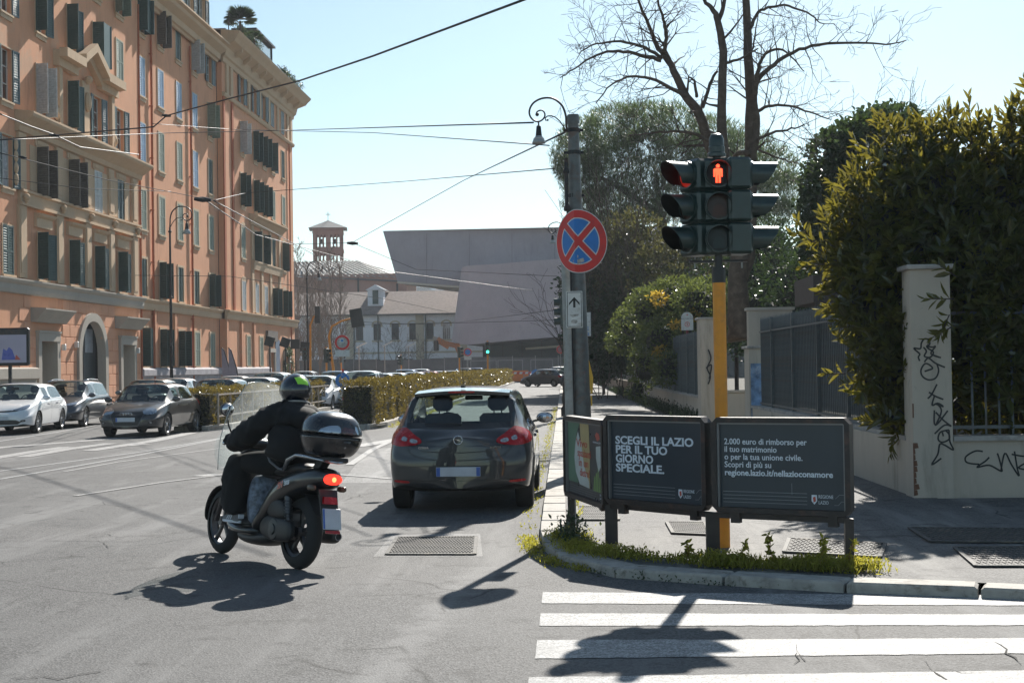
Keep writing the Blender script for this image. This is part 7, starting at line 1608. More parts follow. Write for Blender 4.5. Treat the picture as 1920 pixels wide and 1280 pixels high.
# ---------------------------------------------------------------- cars
PN = {}
def paintm(name, col, **k):
    if name not in PN: PN[name] = paint(name, col, **k)
    return PN[name]
M_WELL = mat('wheel_well', (0.008,0.008,0.008), 0.9); M_SEAT = mat('seat_cloth', (0.03,0.03,0.032), 0.85, var=.2, scale=20); M_DASH = mat('dashboard', (0.02,0.02,0.02), 0.7)
M_PLATE = mat('number_plate', (0.50,0.52,0.56), 0.4, var=.08); M_REDL = mat('red_lamp_lens', (0.36,0.004,0.006), 0.25, var=.3, scale=18, coat=.3, spec=.4); M_CLEARL = mat('clear_lamp_lens', (0.42,0.42,0.42), 0.12, .5, var=.5, scale=30, coat=1.0)
M_GRILLE = mat('black_grille', (0.010,0.010,0.011), 0.4, var=.3); M_HEADL = mat('headlamp', (0.35,0.37,0.40), 0.08, .7, var=.5, scale=22, coat=1.0); M_PLBLUE = mat('plate_blue', (0.05,0.12,0.40), .4)
def body_mesh(P):
    """lofted shell. P: L,W,H, zsill, stations [(y, lean, zb, wmax, zbelt, wbelt, ztop, wtop)], window flags"""
    S = P['st']; bm = bmesh.new(); G = []
    for s in S:
        y, ln, zb, w, zbt, wb, zt, wt = s; cab = zt > zbt+.12
        hs = zt-zbt
        prof = [(0,zb),(w*.70,zb),(w*.95,zb+.05),(w*.985,zb+.20),(w,(zb+.2+zbt)/2),(wb+.025*(1 if cab else 1.2),zbt-.10),(wb,zbt)]
        if cab: prof += [(wb-.035,zbt+.04),(wt+(wb-wt)*.12,zt-.11),(wt-.05,zt-.035),(wt*.55,zt-.004),(0,zt)]
        else: prof += [(wb-.05,zbt+hs*.35),(wb-.14,zbt+hs*.7),(wb-.25,zbt+hs*.9),(wt*.5,zt-.002),(0,zt)]
        G.append([(x, y + ln*(z-.5), z) for x, z in prof])
    n = len(G[0]); vr = [[bm.verts.new(p) for p in g] for g in G]; vl = [[vr[i][j] if abs(G[i][j][0]) < 1e-6 else bm.verts.new((-G[i][j][0], G[i][j][1], G[i][j][2])) for j in range(n)] for i in range(len(G))]
    glass = set(P.get('side', ())); front = P['wind']; rear = P['rear']
    for i in range(len(G)-1):
        for j in range(n-1):
            mi = 0
            if j == 7 and i in glass: mi = 1
            if i == front and 7 <= j <= 10: mi = 2 if j > 7 else 0
            if i == rear and 7 <= j <= 10: mi = 3 if j > 7 else 0
            if j < 2: mi = 4
            f = bm.faces.new((vr[i][j], vr[i][j+1], vr[i+1][j+1], vr[i+1][j])); f.material_index = mi
            f = bm.faces.new((vl[i][j+1], vl[i][j], vl[i+1][j], vl[i+1][j+1])); f.material_index = mi
    K = 6
    for e, g in ((0, -1), (len(G)-1, 1)):        # fascias: strips across with a bulge
        cols = []
        bl = P['bulge'][0 if e == 0 else 1]
        for k in range(K+1):
            u = -1+2*k/K; col = []
            for j in range(n):
                if k == 0: col.append(vl[e][j]); continue
                if k == K: col.append(vr[e][j]); continue
                x, y, z = G[e][j]
                if x < 1e-6: col.append(vr[e][j]); continue
                col.append(bm.verts.new((x*u, y + g*bl*(1-u*u), z)))
            cols.append(col)
        for j in range(n):      # centre points follow the bulge
            if G[e][j][0] < 1e-6: vr[e][j].co.y += g*bl
        for k in range(K):
            for j in range(n-1):
                a, b, c, d = cols[k][j], cols[k+1][j], cols[k+1][j+1], cols[k][j+1]
                vs = []
                for v in (a, b, c, d):
                    if v not in vs: vs.append(v)
                if len(vs) >= 3:
                    try: f = bm.faces.new(vs); f.material_index = 4 if j == 0 else 0
                    except ValueError: pass
    bmesh.ops.recalc_face_normals(bm, faces=bm.faces)
    cl = bm.edges.layers.float.get('crease_edge') or bm.edges.layers.float.new('crease_edge')
    for e in bm.edges:
        ms = {f.material_index for f in e.link_faces}
        if len(ms) > 1: e[cl] = .75
    me = bpy.data.meshes.new('body'); bm.to_mesh(me); bm.free(); return me
def split_mats(o, names, mats, parent):
    """cut a mesh by material into objects"""
    me = o.data; out = {}
    for mi, nm in names.items():
        bm = bmesh.new(); bm.from_mesh(me); bmesh.ops.delete(bm, geom=[f for f in bm.faces if f.material_index != mi], context='FACES')
        if not bm.faces: bm.free(); continue
        comp = []; seen = set(); bm.faces.ensure_lookup_table()
        if isinstance(nm, tuple):      # separate connected pieces
            for f in bm.faces:
                if f.index in seen: continue
                st_ = [f]; grp = []; seen.add(f.index)
                while st_:
                    g = st_.pop(); grp.append(g.index)
                    for e in g.edges:
                        for h in e.link_faces:
                            if h.index not in seen: seen.add(h.index); st_.append(h)
                comp.append(set(grp))
        base = nm[0] if isinstance(nm, tuple) else nm
        for grp in (comp or [None]):
            b2 = bm.copy(); b2.faces.ensure_lookup_table()
            if grp is not None: bmesh.ops.delete(b2, geom=[f for f in b2.faces if f.index not in grp], context='FACES')
            for f in b2.faces: f.material_index = 0
            m2 = bpy.data.meshes.new(base); b2.to_mesh(m2); b2.free(); m2.materials.append(mats[mi]); m2.shade_smooth(); q = bpy.data.objects.new(base, m2); COL.objects.link(q); q.parent = parent; out.setdefault(base, []).append(q)
        bm.free()
    return out
def catmull(pts, k=4, closed=True):
    n = len(pts); out = []
    for i in range(n if closed else n-1):
        g = lambda q: Vector(pts[q % n]) if closed else Vector(pts[min(max(q,0),n-1)])
        p0,p1_,p2,p3 = g(i-1),g(i),g(i+1),g(i+2)
        for q in range(k): t = q/k; out.append(0.5*((2*p1_)+(p2-p0)*t+(2*p0-5*p1_+4*p2-p3)*t*t+(3*p1_-p0-3*p2+p3)*t**3))
    if not closed: out.append(Vector(pts[-1]))
    return out
def decal(bvh, name, pts, d, m, parent, off=.006, rings=6, smooth=3, depth=.02, flat=False):
    """thin part laid on the body: outline pts (3D near the surface), projected along d"""
    P = catmull([Vector(p) for p in pts], smooth) if smooth > 1 else [Vector(p) for p in pts]; P = [P[i].lerp(P[(i+1)%len(P)], t/4) for i in range(len(P)) for t in range(4)] if smooth < 3 else P; c = sum(P, Vector())/len(P); d = Vector(d).normalized(); V = []; last = None
    def proj(p):
        h = bvh.ray_cast(p - d*1.5, d); 
        if h[0] is None: 
            q = bvh.find_nearest(p); return q[0] + q[1]*off, q[1]
        return h[0] + (h[1] if h[1].dot(d) < 0 else -h[1])*off, h[1]
    n = len(P); c2, cn = proj(c); V.append(c2)
    for r in range(1, rings+1):
        for p in P: V.append(proj(c+(p-c)*(r/rings))[0])
    for p in P: q, nn = proj(p); V.append(q - (nn if nn.dot(d) < 0 else -nn)*depth)
    F = [(0, 1+i, 1+(i+1)%n) for i in range(n)]
    for r in range(rings): F += [(1+r*n+i, 1+(r+1)*n+i, 1+(r+1)*n+(i+1)%n, 1+r*n+(i+1)%n) for i in range(n)]
    me = bpy.data.meshes.new(name); me.from_pydata([tuple(v) for v in V], [], F); bm = bmesh.new(); bm.from_mesh(me); bmesh.ops.recalc_face_normals(bm, faces=bm.faces); bm.to_mesh(me); bm.free()
    # face outwards
    cc = sum((p.normal.dot(-d) for p in me.polygons)); 
    if cc < 0: me.flip_normals()
    smooth_by_angle(me, 50); return mk(name, me, m, parent)
def ribbon(bvh, name, pts, d, w, m, parent, off=.0025, k=5):
    P = catmull([Vector(p) for p in pts], k, False); d = Vector(d).normalized(); A = []; B = []
    for i, p in enumerate(P):
        t = (P[min(i+1,len(P)-1)]-P[max(i-1,0)]).normalized(); s = t.cross(d).normalized()*w/2
        for L_, q in ((A, p+s), (B, p-s)):
            h = bvh.ray_cast(q-d*1.2, d); r = h[0] if h[0] is not None else bvh.find_nearest(q)[0]; L_.append(r-d*off)
    n = len(P); me = bpy.data.meshes.new(name); me.from_pydata([tuple(v) for v in A+B], [], [(i,i+1,n+i+1,n+i) for i in range(n-1)]); return mk(name, me, m, parent)
WH = {}
def wheel(par, x, y, r, side, style=0, wd=.20, steer=0):
    key = (round(r,3), style, wd)
    if key not in WH:
        m = MB(); Mx = Matrix.Rotation(PI/2,4,'Y')
        m.lathe([(r*.66,-wd*.42),(r*.90,-wd*.5),(r*.975,-wd*.44),(r,-wd*.25),(r,wd*.25),(r*.975,wd*.44),(r*.90,wd*.5),(r*.66,wd*.42)], 36, 0, Mx, False); t = m.mesh(); t.materials.append(M_RUBBER); smooth_by_angle(t, 35)
        g = MB(); g.lathe([(r*.655,-wd*.4),(r*.64,wd*.36),(r*.67,wd*.42)], 36, 0, Mx, False); g.lathe([(0.001,wd*.10),(r*.64,wd*.02)], 30, 1, Mx, False)
        ns = (5,10,7,6)[style]
        for i in range(ns):
            a = 2*PI*i/ns; Rx = Matrix.Rotation(a,4,'X'); w1 = r*(.15 if ns < 6 else .075)
            for q in ((0,) if style != 0 else (-.05,.05)):
                g.prism([(wd*.32,q*r-w1/2,r*.10),(wd*.32,q*r+w1/2,r*.10),(wd*.38,q*r*2+w1*.4,r*.65),(wd*.38,q*r*2-w1*.4,r*.65)], (-.03,0,0), 0, Rx)
        g.lathe([(0.001,wd*.40),(r*.10,wd*.39),(r*.17,wd*.30),(r*.17,wd*.2)], 16, 0, Mx, False); t2 = g.mesh(); t2.materials.append(M_ALLOY if style != 2 else M_ALLOYD); t2.materials.append(M_WELL); smooth_by_angle(t2, 35); WH[key] = (t, t2)
    t, g = WH[key]; w = empty('wheel', (x, y, r), (0 if side > 0 else PI)+steer, parent=par)
    for nm, me in (('tyre', t), ('rim', g)): o = bpy.data.objects.new(nm, me); COL.objects.link(o); o.parent = w
    return w
def build_car(name, label, P, pm, group=None, front_dark_glass=None):
    root = empty(name, (0,0,0), 0, label, P.get('cat','car'), group); me = body_mesh(P); o = bpy.data.objects.new('tmp', me); COL.objects.link(o)
    for _ in range(5): me.materials.append(M_WELL)
    o.modifiers.new('s','SUBSURF').levels = P.get('lv', 3); o.modifiers[0].render_levels = P.get('lv', 3); bake(o)
    # wheel arches
    r = P['wr']; cut = MB()
    for y in P['axles']:
        for s in (-1, 1):
            Mx = Matrix.Translation((s*(P['W']/2-.10), y, r*.98)) @ Matrix.Rotation(PI/2,4,'Y'); cut.lathe([(r*1.13,-.20),(r*1.13,.22)], 40, 4, Mx)
    cm = cut.mesh(); 
    for _ in range(5): cm.materials.append(M_WELL)
    co = bpy.data.objects.new('cut', cm); COL.objects.link(co); bo = o.modifiers.new('b','BOOLEAN'); bo.operation = 'DIFFERENCE'; bo.object = co; bo.solver = 'EXACT'; bake(o); bpy.data.objects.remove(co)
    bm = bmesh.new(); bm.from_mesh(o.data); bvh = BVHTree.FromBMesh(bm); bm.free()
    gl = front_dark_glass or G_CAR
    parts = split_mats(o, {0:'body',1:('side_window',),2:'windscreen',3:'rear_window',4:'underbody'}, {0:pm,1:gl,2:gl,3:gl,4:M_WELL}, root); bpy.data.objects.remove(o)
    for b in parts['body']: smooth_by_angle(b.data, 40)
    wd = P.get('wd', .20)
    for y in P['axles']:
        for s in (-1, 1): wheel(root, s*(P['W']/2-wd*.5-.02), y, r, s, P.get('ws',1), wd, P.get('steer',0) if y == P['axles'][1] else 0)
    zb = P['belt']; hw = P['W']/2
    # interior: seats, wheel, dash
    L = P['L']; ys = P['seats']
    for (x, y, nm) in ((-.36,ys[0],'front_seat'),(.36,ys[0],'front_seat')):
        m = MB(); m.bbox(x-.24,x+.24,y-.08,y+.06,.45,zb+.16,.05); m.bbox(x-.13,x+.13,y-.05,y+.05,zb+.19,zb+.40,.05); m.bar((x-.05,y,zb+.1),(x-.05,y,zb+.25),.015); m.bar((x+.05,y,zb+.1),(x+.05,y,zb+.25),.015); m.build(nm, M_SEAT, root, ang=60)
    m = MB(); m.bbox(-.60,.60,ys[1]-.1,ys[1]+.06,.40,zb+.02,.05); m.build('rear_seat', M_SEAT, root)
    m = MB(); m.bbox(-hw+.12,hw-.12,P['dash']-.15,P['dash']+.30,.5,zb-.03,.05); m.build('dashboard', M_DASH, root)
    m = MB(); Mx = Matrix.Translation((-.36,P['dash']-.22,zb-.02)) @ Matrix.Rotation(math.radians(65),4,'X'); n = 20
    m.tube([Mx @ Vector((.18*math.cos(2*PI*i/n), .18*math.sin(2*PI*i/n), 0)) for i in range(n+1)], .014, 6); m.build('steering_wheel', M_DASH, root)
    m = MB(); m.bbox(-.12,.12,P['dash']-.25,P['dash']-.22,P['H']-.20,P['H']-.13,.01); m.build('inner_mirror', M_DASH, root)
    # mirrors
    for s in (-1, 1):
        m = MB(); x0 = s*(hw-.02); ym = P['mirror']; Mx = Matrix.Translation((x0+s*.10, ym, zb+.06)); m.ball((0,.02,0),1,14,0,(.115,.06,.075)); m.v = m.v[:]; m.v = [tuple(Mx @ Vector(p)) for p in m.v]; m.bar((x0-s*.06,ym+.02,zb+.01),(x0+s*.08,ym+.02,zb+.04),.03); mm = m.build('door_mirror', P.get('mm') or pm, root, ang=50)
        m = MB(); m.ball((0,-.022,0),1,14,0,(.098,.030,.062)); m.v = [tuple(Mx @ Vector(p)) for p in m.v]; m.build('mirror_glass', M_CHROME, mm)
    # door seams, handles, sills
    for s in (-1, 1):
        d = (-s,0,0)
        for y in P['seams']: ribbon(bvh, 'door_seam', [(s*2,y,zb-.02),(s*2,y-.01,.7),(s*2,y+.02,.35)], d, .012, M_BLACK, root)
        for y in P['handles']: decal(bvh, 'door_handle', [(s*2,y-.09,zb-.12),(s*2,y+.09,zb-.12),(s*2,y+.09,zb-.085),(s*2,y-.09,zb-.085)], d, P.get('hm') or pm, root, .022, 2, 2)
        ribbon(bvh, 'window_trim', [(s*2,y_,zb+.015) for y_ in P['trim']], d, .022, M_BLACK, root, .004)
    return root, bvh
def hatch(L, W, H, belt=.93, wb=2.55, ro=.62, roof_r=.80, cowl=1.02, nose=.70, wr=.315, tail=.98, **k):
    hw = W/2; st = [
     (0.00, .05, .30, hw*.80, belt-.20, hw*.72, belt-.06, hw*.62),
     (0.07, .05, .26, hw*.93, belt-.10, hw*.85, tail-.03, hw*.72),
     (0.20, .04, .24, hw*.985, belt-.03, hw*.92, tail, hw*.76),
     (roof_r-.03, .00, .22, hw, belt, hw*.955, H-.065, hw*.71),
     (roof_r+.12, .00, .21, hw, belt, hw*.96, H-.035, hw*.72),
     (L*.36, 0, .20, hw, belt-.01, hw*.965, H-.005, hw*.73),
     (L*.47, 0, .20, hw*.995, belt-.015, hw*.965, H, hw*.735),
     (L*.495, 0, .20, hw*.995, belt-.016, hw*.965, H, hw*.735),
     (L*.60, 0, .20, hw*.995, belt-.025, hw*.96, H-.03, hw*.72),
     (L-cowl-.02, 0, .20, hw, belt-.045, hw*.95, belt+.005, hw*.80),
     (L-cowl+.16, 0, .20, hw, belt-.07, hw*.945, belt-.02, hw*.78),
     (L-.42, 0, .20, hw*.985, belt-.17, hw*.88, belt-.11, hw*.68),
     (L-.14, -.02, .22, hw*.92, nose-.08, hw*.80, nose+.01, hw*.55),
     (L-.02, -.05, .26, hw*.78, nose-.20, hw*.66, nose-.11, hw*.45)]
    P = dict(L=L, W=W, H=H, belt=belt, nose=nose, st=st, side=(3,4,5,7,8), wind=8, rear=2, bulge=(.10,.10), wr=wr, axles=(ro, ro+wb), seats=(L*.47, L*.27), dash=L-cowl-.22, mirror=L-cowl-.25, seams=(L*.485, L-cowl-.12), handles=(L*.33, L*.55), trim=(roof_r+.05, L*.3, L*.5, L-cowl-.05)); P.update(k); return P
# --- the dark hatchback parked at the kerb
PC = hatch(4.02, 1.746, 1.475, belt=.955, tail=1.03, wb=2.51, ro=.70, roof_r=.62, cowl=1.0, wr=.315, wd=.215, ws=0, bulge=(.13,.12), lv=3)
pm_c = paintm('dark_brown_grey_paint', (0.017,0.0175,0.019), rough=.35, metal=.2, dust=.04)
corsa, bv = build_car('parked_car', 'dark grey brown hatchback parked at the kerb, seen from behind', PC, pm_c)
corsa['group'] = 'cars in the street'
def xz(pts, y=0): return [(x, y, z) for x, z in pts]
F = (0,1,0)
for s in (-1, 1):
    tl_ = decal(bv, 'tail_lamp', [(s*.855,.35,.93),(s*.80,0,1.00),(s*.70,0,.985),(s*.55,0,.915),(s*.455,0,.865),(s*.45,0,.825),(s*.56,0,.80),(s*.70,0,.79),(s*.82,0,.80),(s*.875,.35,.84)], (-s*.45,1,0), M_REDL, corsa, .010, 6, 3)
    decal(bv, 'clear_lens', xz([(s*.50,.855),(s*.58,.875),(s*.60,.845),(s*.57,.825),(s*.50,.828)]), (-s*.3,1,0), M_CLEARL, tl_, .014, 3, 3)
    decal(bv, 'clear_lens', xz([(s*.64,.88),(s*.70,.90),(s*.71,.86),(s*.65,.845)]), (-s*.3,1,0), M_CLEARL, tl_, .014, 3, 3)
    decal(bv, 'bumper_reflector', xz([(s*.60,.36),(s*.78,.37),(s*.78,.395),(s*.60,.385)]), (-s*.2,1,0), M_REDL, corsa, .006, 3, 2)
# rear window surround, spoiler, third lamp, wiper
ribbon(bv, 'glass_edge', [(-.64,0,1.035),(-.3,0,1.02),(0,0,1.015),(.3,0,1.02),(.64,0,1.035)], F, .06, M_GRILLE, corsa, .006)
for s in (-1,1): ribbon(bv, 'glass_edge', [(s*.655,.2,1.03),(s*.63,.3,1.15),(s*.595,.4,1.28),(s*.555,.5,1.385)], (0,1,-.1), .075, M_GRILLE, corsa, .008)
m = MB(); n = 12; rows = []
for i in range(n+1):
    u = -1+2*i/n; x = u*.58; zt = 1.452-.035*u*u; yb = .50+.05*u*u
    rows.append([(x,.95,zt+.012),(x,yb,zt-.018),(x,yb,zt-.055),(x,yb+.10,zt-.075),(x,.95,zt-.06)])
V = [p for r_ in rows for p in r_]; Fc = [(i*5+j,(i+1)*5+j,(i+1)*5+(j+1)%5,i*5+(j+1)%5) for i in range(n) for j in range(5)] + [(0,1,2,3,4), tuple(n*5+j for j in (4,3,2,1,0))]
m.add(V, Fc); m.build('roof_spoiler', pm_c, corsa, ang=35)
m = MB(); m.bbox(-.16,.16,.485,.50,1.405,1.428,.004); m.build('high_brake_lamp', M_REDL, corsa)
m = MB(); m.tube([(.02,.19,1.035),(-.12,.175,1.05),(-.42,.20,1.048)], [.014,.009,.007], 6); m.build('rear_wiper', M_PLASTIC, corsa)
# tailgate shut line, bumper creases, plate recess
ribbon(bv, 'tailgate_seam', [(-.62,0,.80),(-.58,0,.72),(-.50,0,.67),(-.3,0,.635),(0,0,.625),(.3,0,.635),(.50,0,.67),(.58,0,.72),(.62,0,.80)], F, .012, M_BLACK, corsa, .003)
ribbon(bv, 'tailgate_crease', [(-.45,0,.735),(0,0,.715),(.45,0,.735)], F, .012, M_GRILLE, corsa, .002)
ribbon(bv, 'bumper_crease', [(-.80,.1,.52),(-.5,0,.555),(0,0,.56),(.5,0,.555),(.80,.1,.52)], F, .010, M_GRILLE, corsa, .002)
decal(bv, 'plate_recess', xz([(-.34,.555),(.34,.555),(.30,.44),(-.30,.44)]), F, M_GRILLE, corsa, .003, 4, 1, .004)
py_ = -.150
m = MB(); m.bbox(-.26,.26,py_-.010,py_,.442,.552,.003); m.build('number_plate', M_PLATE, corsa)
for s in (-1,1): m = MB(); m.box(s*.235-.022,s*.235+.022,py_-.0115,py_-.0105,.446,.548); m.build('plate_band', M_PLBLUE, corsa)
ribbon(bv, 'lower_bumper', [(-.78,.1,.34),(-.4,0,.33),(0,0,.33),(.4,0,.33),(.78,.1,.34)], F, .12, M_PLASTIC, corsa, .004)
# badge ring with bolt, lettering
by = bv.ray_cast(Vector((0,-2,.865)), Vector((0,1,0)))[0].y
m = MB(); Mx = Matrix.Translation((0,by-.012,.865)) @ Matrix.Rotation(PI/2,4,'X'); nn = 28
m.tube([Mx @ Vector((.050*math.cos(2*PI*i/nn), .050*math.sin(2*PI*i/nn), 0)) for i in range(nn+1)], .006, 6); bd = m.build('badge_ring', M_CHROME, corsa, smooth=True)
m = MB(); m.prism([(-.066,by-.014,.880),(.012,by-.014,.872),(.012,by-.014,.862),(.066,by-.014,.850),(-.012,by-.014,.858),(-.012,by-.014,.868)], (0,.006,0)); m.build('badge_bolt', M_CHROME, corsa)
mk('lettering', text_mesh('CORSA', .036, .001, .002, spacing=1.15), M_CHROME, corsa, loc=(-.475,bv.ray_cast(Vector((-.40,-2,.77)), Vector((0,1,0)))[0].y-.022,.765), rot=(PI/2,0,-.20))
mk('lettering', text_mesh('ecoFLEX', .034, .001, .002, spacing=1.1), M_CHROME, corsa, loc=(.37,bv.ray_cast(Vector((.42,-2,.77)), Vector((0,1,0)))[0].y-.022,.765), rot=(PI/2,0,.20))
m = MB(); m.prism([(-.03,.78,1.465),(.03,.78,1.465),(.022,.70,1.465),(-.022,.70,1.465)], (0,0,.03)); m.tube([(0,.74,1.48),(0,.70,1.80)], [.004,.002], 5); m.build('roof_aerial', M_PLASTIC, corsa)
ctr = (gp(738,952).x+gp(1003,948).x)/2
corsa.location = (ctr, 17.0, 0); corsa.rotation_euler = (0,0,math.radians(-.5))
# --- cars seen from the front
def front_kit(root, bv, P, grille='wide', plate=True, rings=False, hl=None, pl_m=None, chrome=False):
    L, hw, n_ = P['L'], P['W']/2, P['nose']
    D = (0,-1,0)
    def q(pts): return [(x, L, z) for x, z in pts]
    for s in (-1,1):
        hp = hl or [(.42,n_-.06),(.50,n_+.02),(.66,n_+.06),(.80,n_+.04),(.82,n_-.04),(.72,n_-.09),(.55,n_-.10)]
        h = decal(bv, 'headlamp', [(s*x*hw/.87, L, z) for x, z in hp], (s*-.35,-1,0), M_HEADL, root, .008, 8, 3)
        decal(bv, 'fog_lamp', q([(s*.58,.36),(s*.70,.37),(s*.70,.42),(s*.58,.41)]), (s*-.2,-1,0), M_GRILLE, root, .004, 3, 3); decal(bv, 'fog_bulb', q([(s*.62,.375),(s*.67,.375),(s*.67,.405),(s*.62,.405)]), (s*-.2,-1,0), M_HEADL, root, .008, 2, 3)
    if grille == 'hex':
        decal(bv, 'grille_frame', q([(-.42,n_-.02),(.42,n_-.02),(.47,n_-.10),(.33,.30),(-.33,.30),(-.47,n_-.10)]), D, M_ALLOYD, root, .006, 16, 1)
        decal(bv, 'grille', q([(-.40,n_-.035),(.40,n_-.035),(.445,n_-.10),(.315,.32),(-.315,.32),(-.445,n_-.10)]), D, M_GRILLE, root, .012, 16, 1)
    elif grille == 'slim':
        decal(bv, 'grille', q([(-.44,n_-.03),(0,n_-.045),(.44,n_-.03),(.43,n_-.06),(0,n_-.085),(-.43,n_-.06)]), D, M_GRILLE, root, .006, 14, 2)
        decal(bv, 'lower_grille', q([(-.45,.42),(.45,.42),(.50,.30),(-.50,.30)]), D, M_GRILLE, root, .006, 14, 2)
    else:
        decal(bv, 'grille', q([(-.42,n_-.03),(.42,n_-.03),(.40,n_-.12),(-.40,n_-.12)]), D, M_GRILLE, root, .006, 14, 2); decal(bv, 'lower_grille', q([(-.48,.40),(.48,.40),(.44,.28),(-.44,.28)]), D, M_GRILLE, root, .006, 14, 2)
    yb = bv.ray_cast(Vector((0,L+2,.47)), Vector((0,-1,0)))[0].y+.025
    if plate:
        m = MB(); m.bbox(-.26,.26,yb,yb+.008,.42,.53,.002); m.build('number_plate', pl_m or M_PLATE, root)
        m = MB(); m.box(.215,.257,yb+.009,yb+.0100,.424,.526); m.build('plate_band', M_PLBLUE, root)
    if rings:
        y = bv.ray_cast(Vector((0,L+2,n_-.09)), Vector((0,-1,0)))[0].y+.02
        for i in range(4): x = (i-1.5)*.075; m = MB(); m.tube([(x+.048*math.cos(2*PI*k/20), y, n_-.09+.048*math.sin(2*PI*k/20)) for k in range(21)], .007, 5); m.build('badge_ring', M_CHROME, root, smooth=True)
    for s in (-1,1):
        x0 = .1 if s > 0 else -.55
        m = MB(); m.tube([(x0,L-P['cw']+.02,P['belt']+.015),(x0+.42,L-P['cw']-.05,P['belt']+.045)], .008, 5); m.build('wiper', M_PLASTIC, root)
def rear_kit(root, bv, P, col=M_REDL, z=.85):
    for s in (-1,1): decal(bv, 'tail_lamp', [(s*.84,.2,z+.08),(s*.70,0,z+.08),(s*.62,0,z),(s*.70,0,z-.08),(s*.84,.2,z-.08)], (-s*.4,1,0), col, root, .008, 4, 3)
def car(name, label, P, pm, loc, face=180, kit=None, **k):
    root, b = build_car(name, label, P, pm, 'cars in the street', k.get('glass')); 
    if kit: front_kit(root, b, P, **kit)
    rear_kit(root, b, P); a = math.radians(face); root.rotation_euler = (0,0,a)
    # loc = where the front middle stands
    fwd = Vector((-math.sin(a), math.cos(a), 0)); root.location = Vector((loc[0], loc[1], loc[2] if len(loc) > 2 else 0)) - fwd*P['L']; return root
pa = paintm('dusty_dark_grey_paint', (0.022,0.021,0.022), rough=.32, metal=.3, dust=.14)
gA, gB = gp(186,822), gp(303,815)
PA = hatch(3.95,1.74,1.42,belt=.92,wb=2.47,ro=.66,cowl=.98,nose=.70,wr=.31,ws=3,steer=.0); PA['cw'] = .98
audi = car('parked_car', 'dusty dark grey hatchback with four ringed badge parked nose out beside the hedge end', PA, pa, ((gA.x+gB.x)/2+.05, 37.6), 180-3, dict(grille='hex', rings=True))
pw = paintm('white_paint', (0.72,0.73,0.74), rough=.3, metal=0, dust=.05)
PT = hatch(4.28,1.76,1.46,belt=.96,wb=2.60,ro=.80,cowl=1.05,nose=.72,wr=.32,ws=1); PT['cw'] = 1.05
toy = car('parked_car', 'white five door hatchback parked nose out at the far left edge', PT, pw, (-16.05, 40.3, 0), 180+5, dict(grille='slim', hl=[(.38,.70),(.5,.735),(.70,.80),(.86,.83),(.86,.78),(.70,.71),(.5,.68)]), glass=G_CAR)
pg = paintm('dark_slate_paint', (0.05,0.055,0.065), rough=.28, metal=.6, dust=.12)
PV = hatch(4.60,1.80,1.50,belt=.95,wb=2.65,ro=.98,roof_r=.60,cowl=1.08,nose=.74,wr=.325,ws=0); PV['cw'] = 1.08
vw = car('parked_car', 'dark slate estate car with roof rails parked behind the white hatchback', PV, pg, (-16.1, 44.4, 0), 180+4, dict(grille='slim', hl=[(.38,.735),(.5,.755),(.70,.79),(.84,.80),(.82,.74),(.62,.71),(.4,.70)]))
for s in (-1,1): m = MB(); m.tube([(s*.56,.75,1.44),(s*.57,.95,1.50),(s*.575,2.0,1.525),(s*.57,2.75,1.46)], .016, 6); m.build('roof_rail', M_CHROME, vw, smooth=True)
# templates for the rows further back
psv = paintm('silver_paint', (0.40,0.41,0.42), rough=.3, metal=.7); pbl = paintm('blue_paint', (0.03,0.09,0.22), rough=.3, metal=.5); prd = paintm('red_paint', (0.35,0.03,0.04), rough=.3, metal=.3); pgr = paintm('warm_grey_paint', (0.14,0.13,0.12), rough=.3, metal=.5, dust=.2)
PS = hatch(4.35,1.80,1.64,belt=1.02,wb=2.62,ro=.82,roof_r=.55,cowl=1.02,nose=.82,wr=.345,tail=1.08,ws=3,lv=2); PS['cw'] = 1.02
suv = car('parked_car', 'white small off roader seen front on behind the sign post', PS, pw, (at(663,690,62).x, 62), 180-2, dict(grille='wide'))
PB2 = hatch(4.1,1.74,1.47,belt=.94,wb=2.52,ro=.72,cowl=1.0,nose=.70,wr=.31,ws=1,lv=2); PB2['cw'] = 1.0
small = car('parked_car', 'warm grey dusty hatchback behind the estate car, half hidden', PB2, pgr, (at(238,690,50).x+.3, 50), 180+2, dict(grille='wide'))
def dupcar(src, label, px, Y, pmat, src_p, rot=180, dz=0, s=1.0):
    c = copy_tree(src, None, {src_p.name: pmat}); c['label'] = label; c['group'] = 'cars in the street'; a = math.radians(rot); fwd = Vector((-math.sin(a), math.cos(a), 0)); L_ = 4.2*s; c.rotation_euler = (0,0,a); c.scale = (s,s,s); c.location = Vector((at(px,690,Y).x, Y, dz)) - fwd*L_; return c
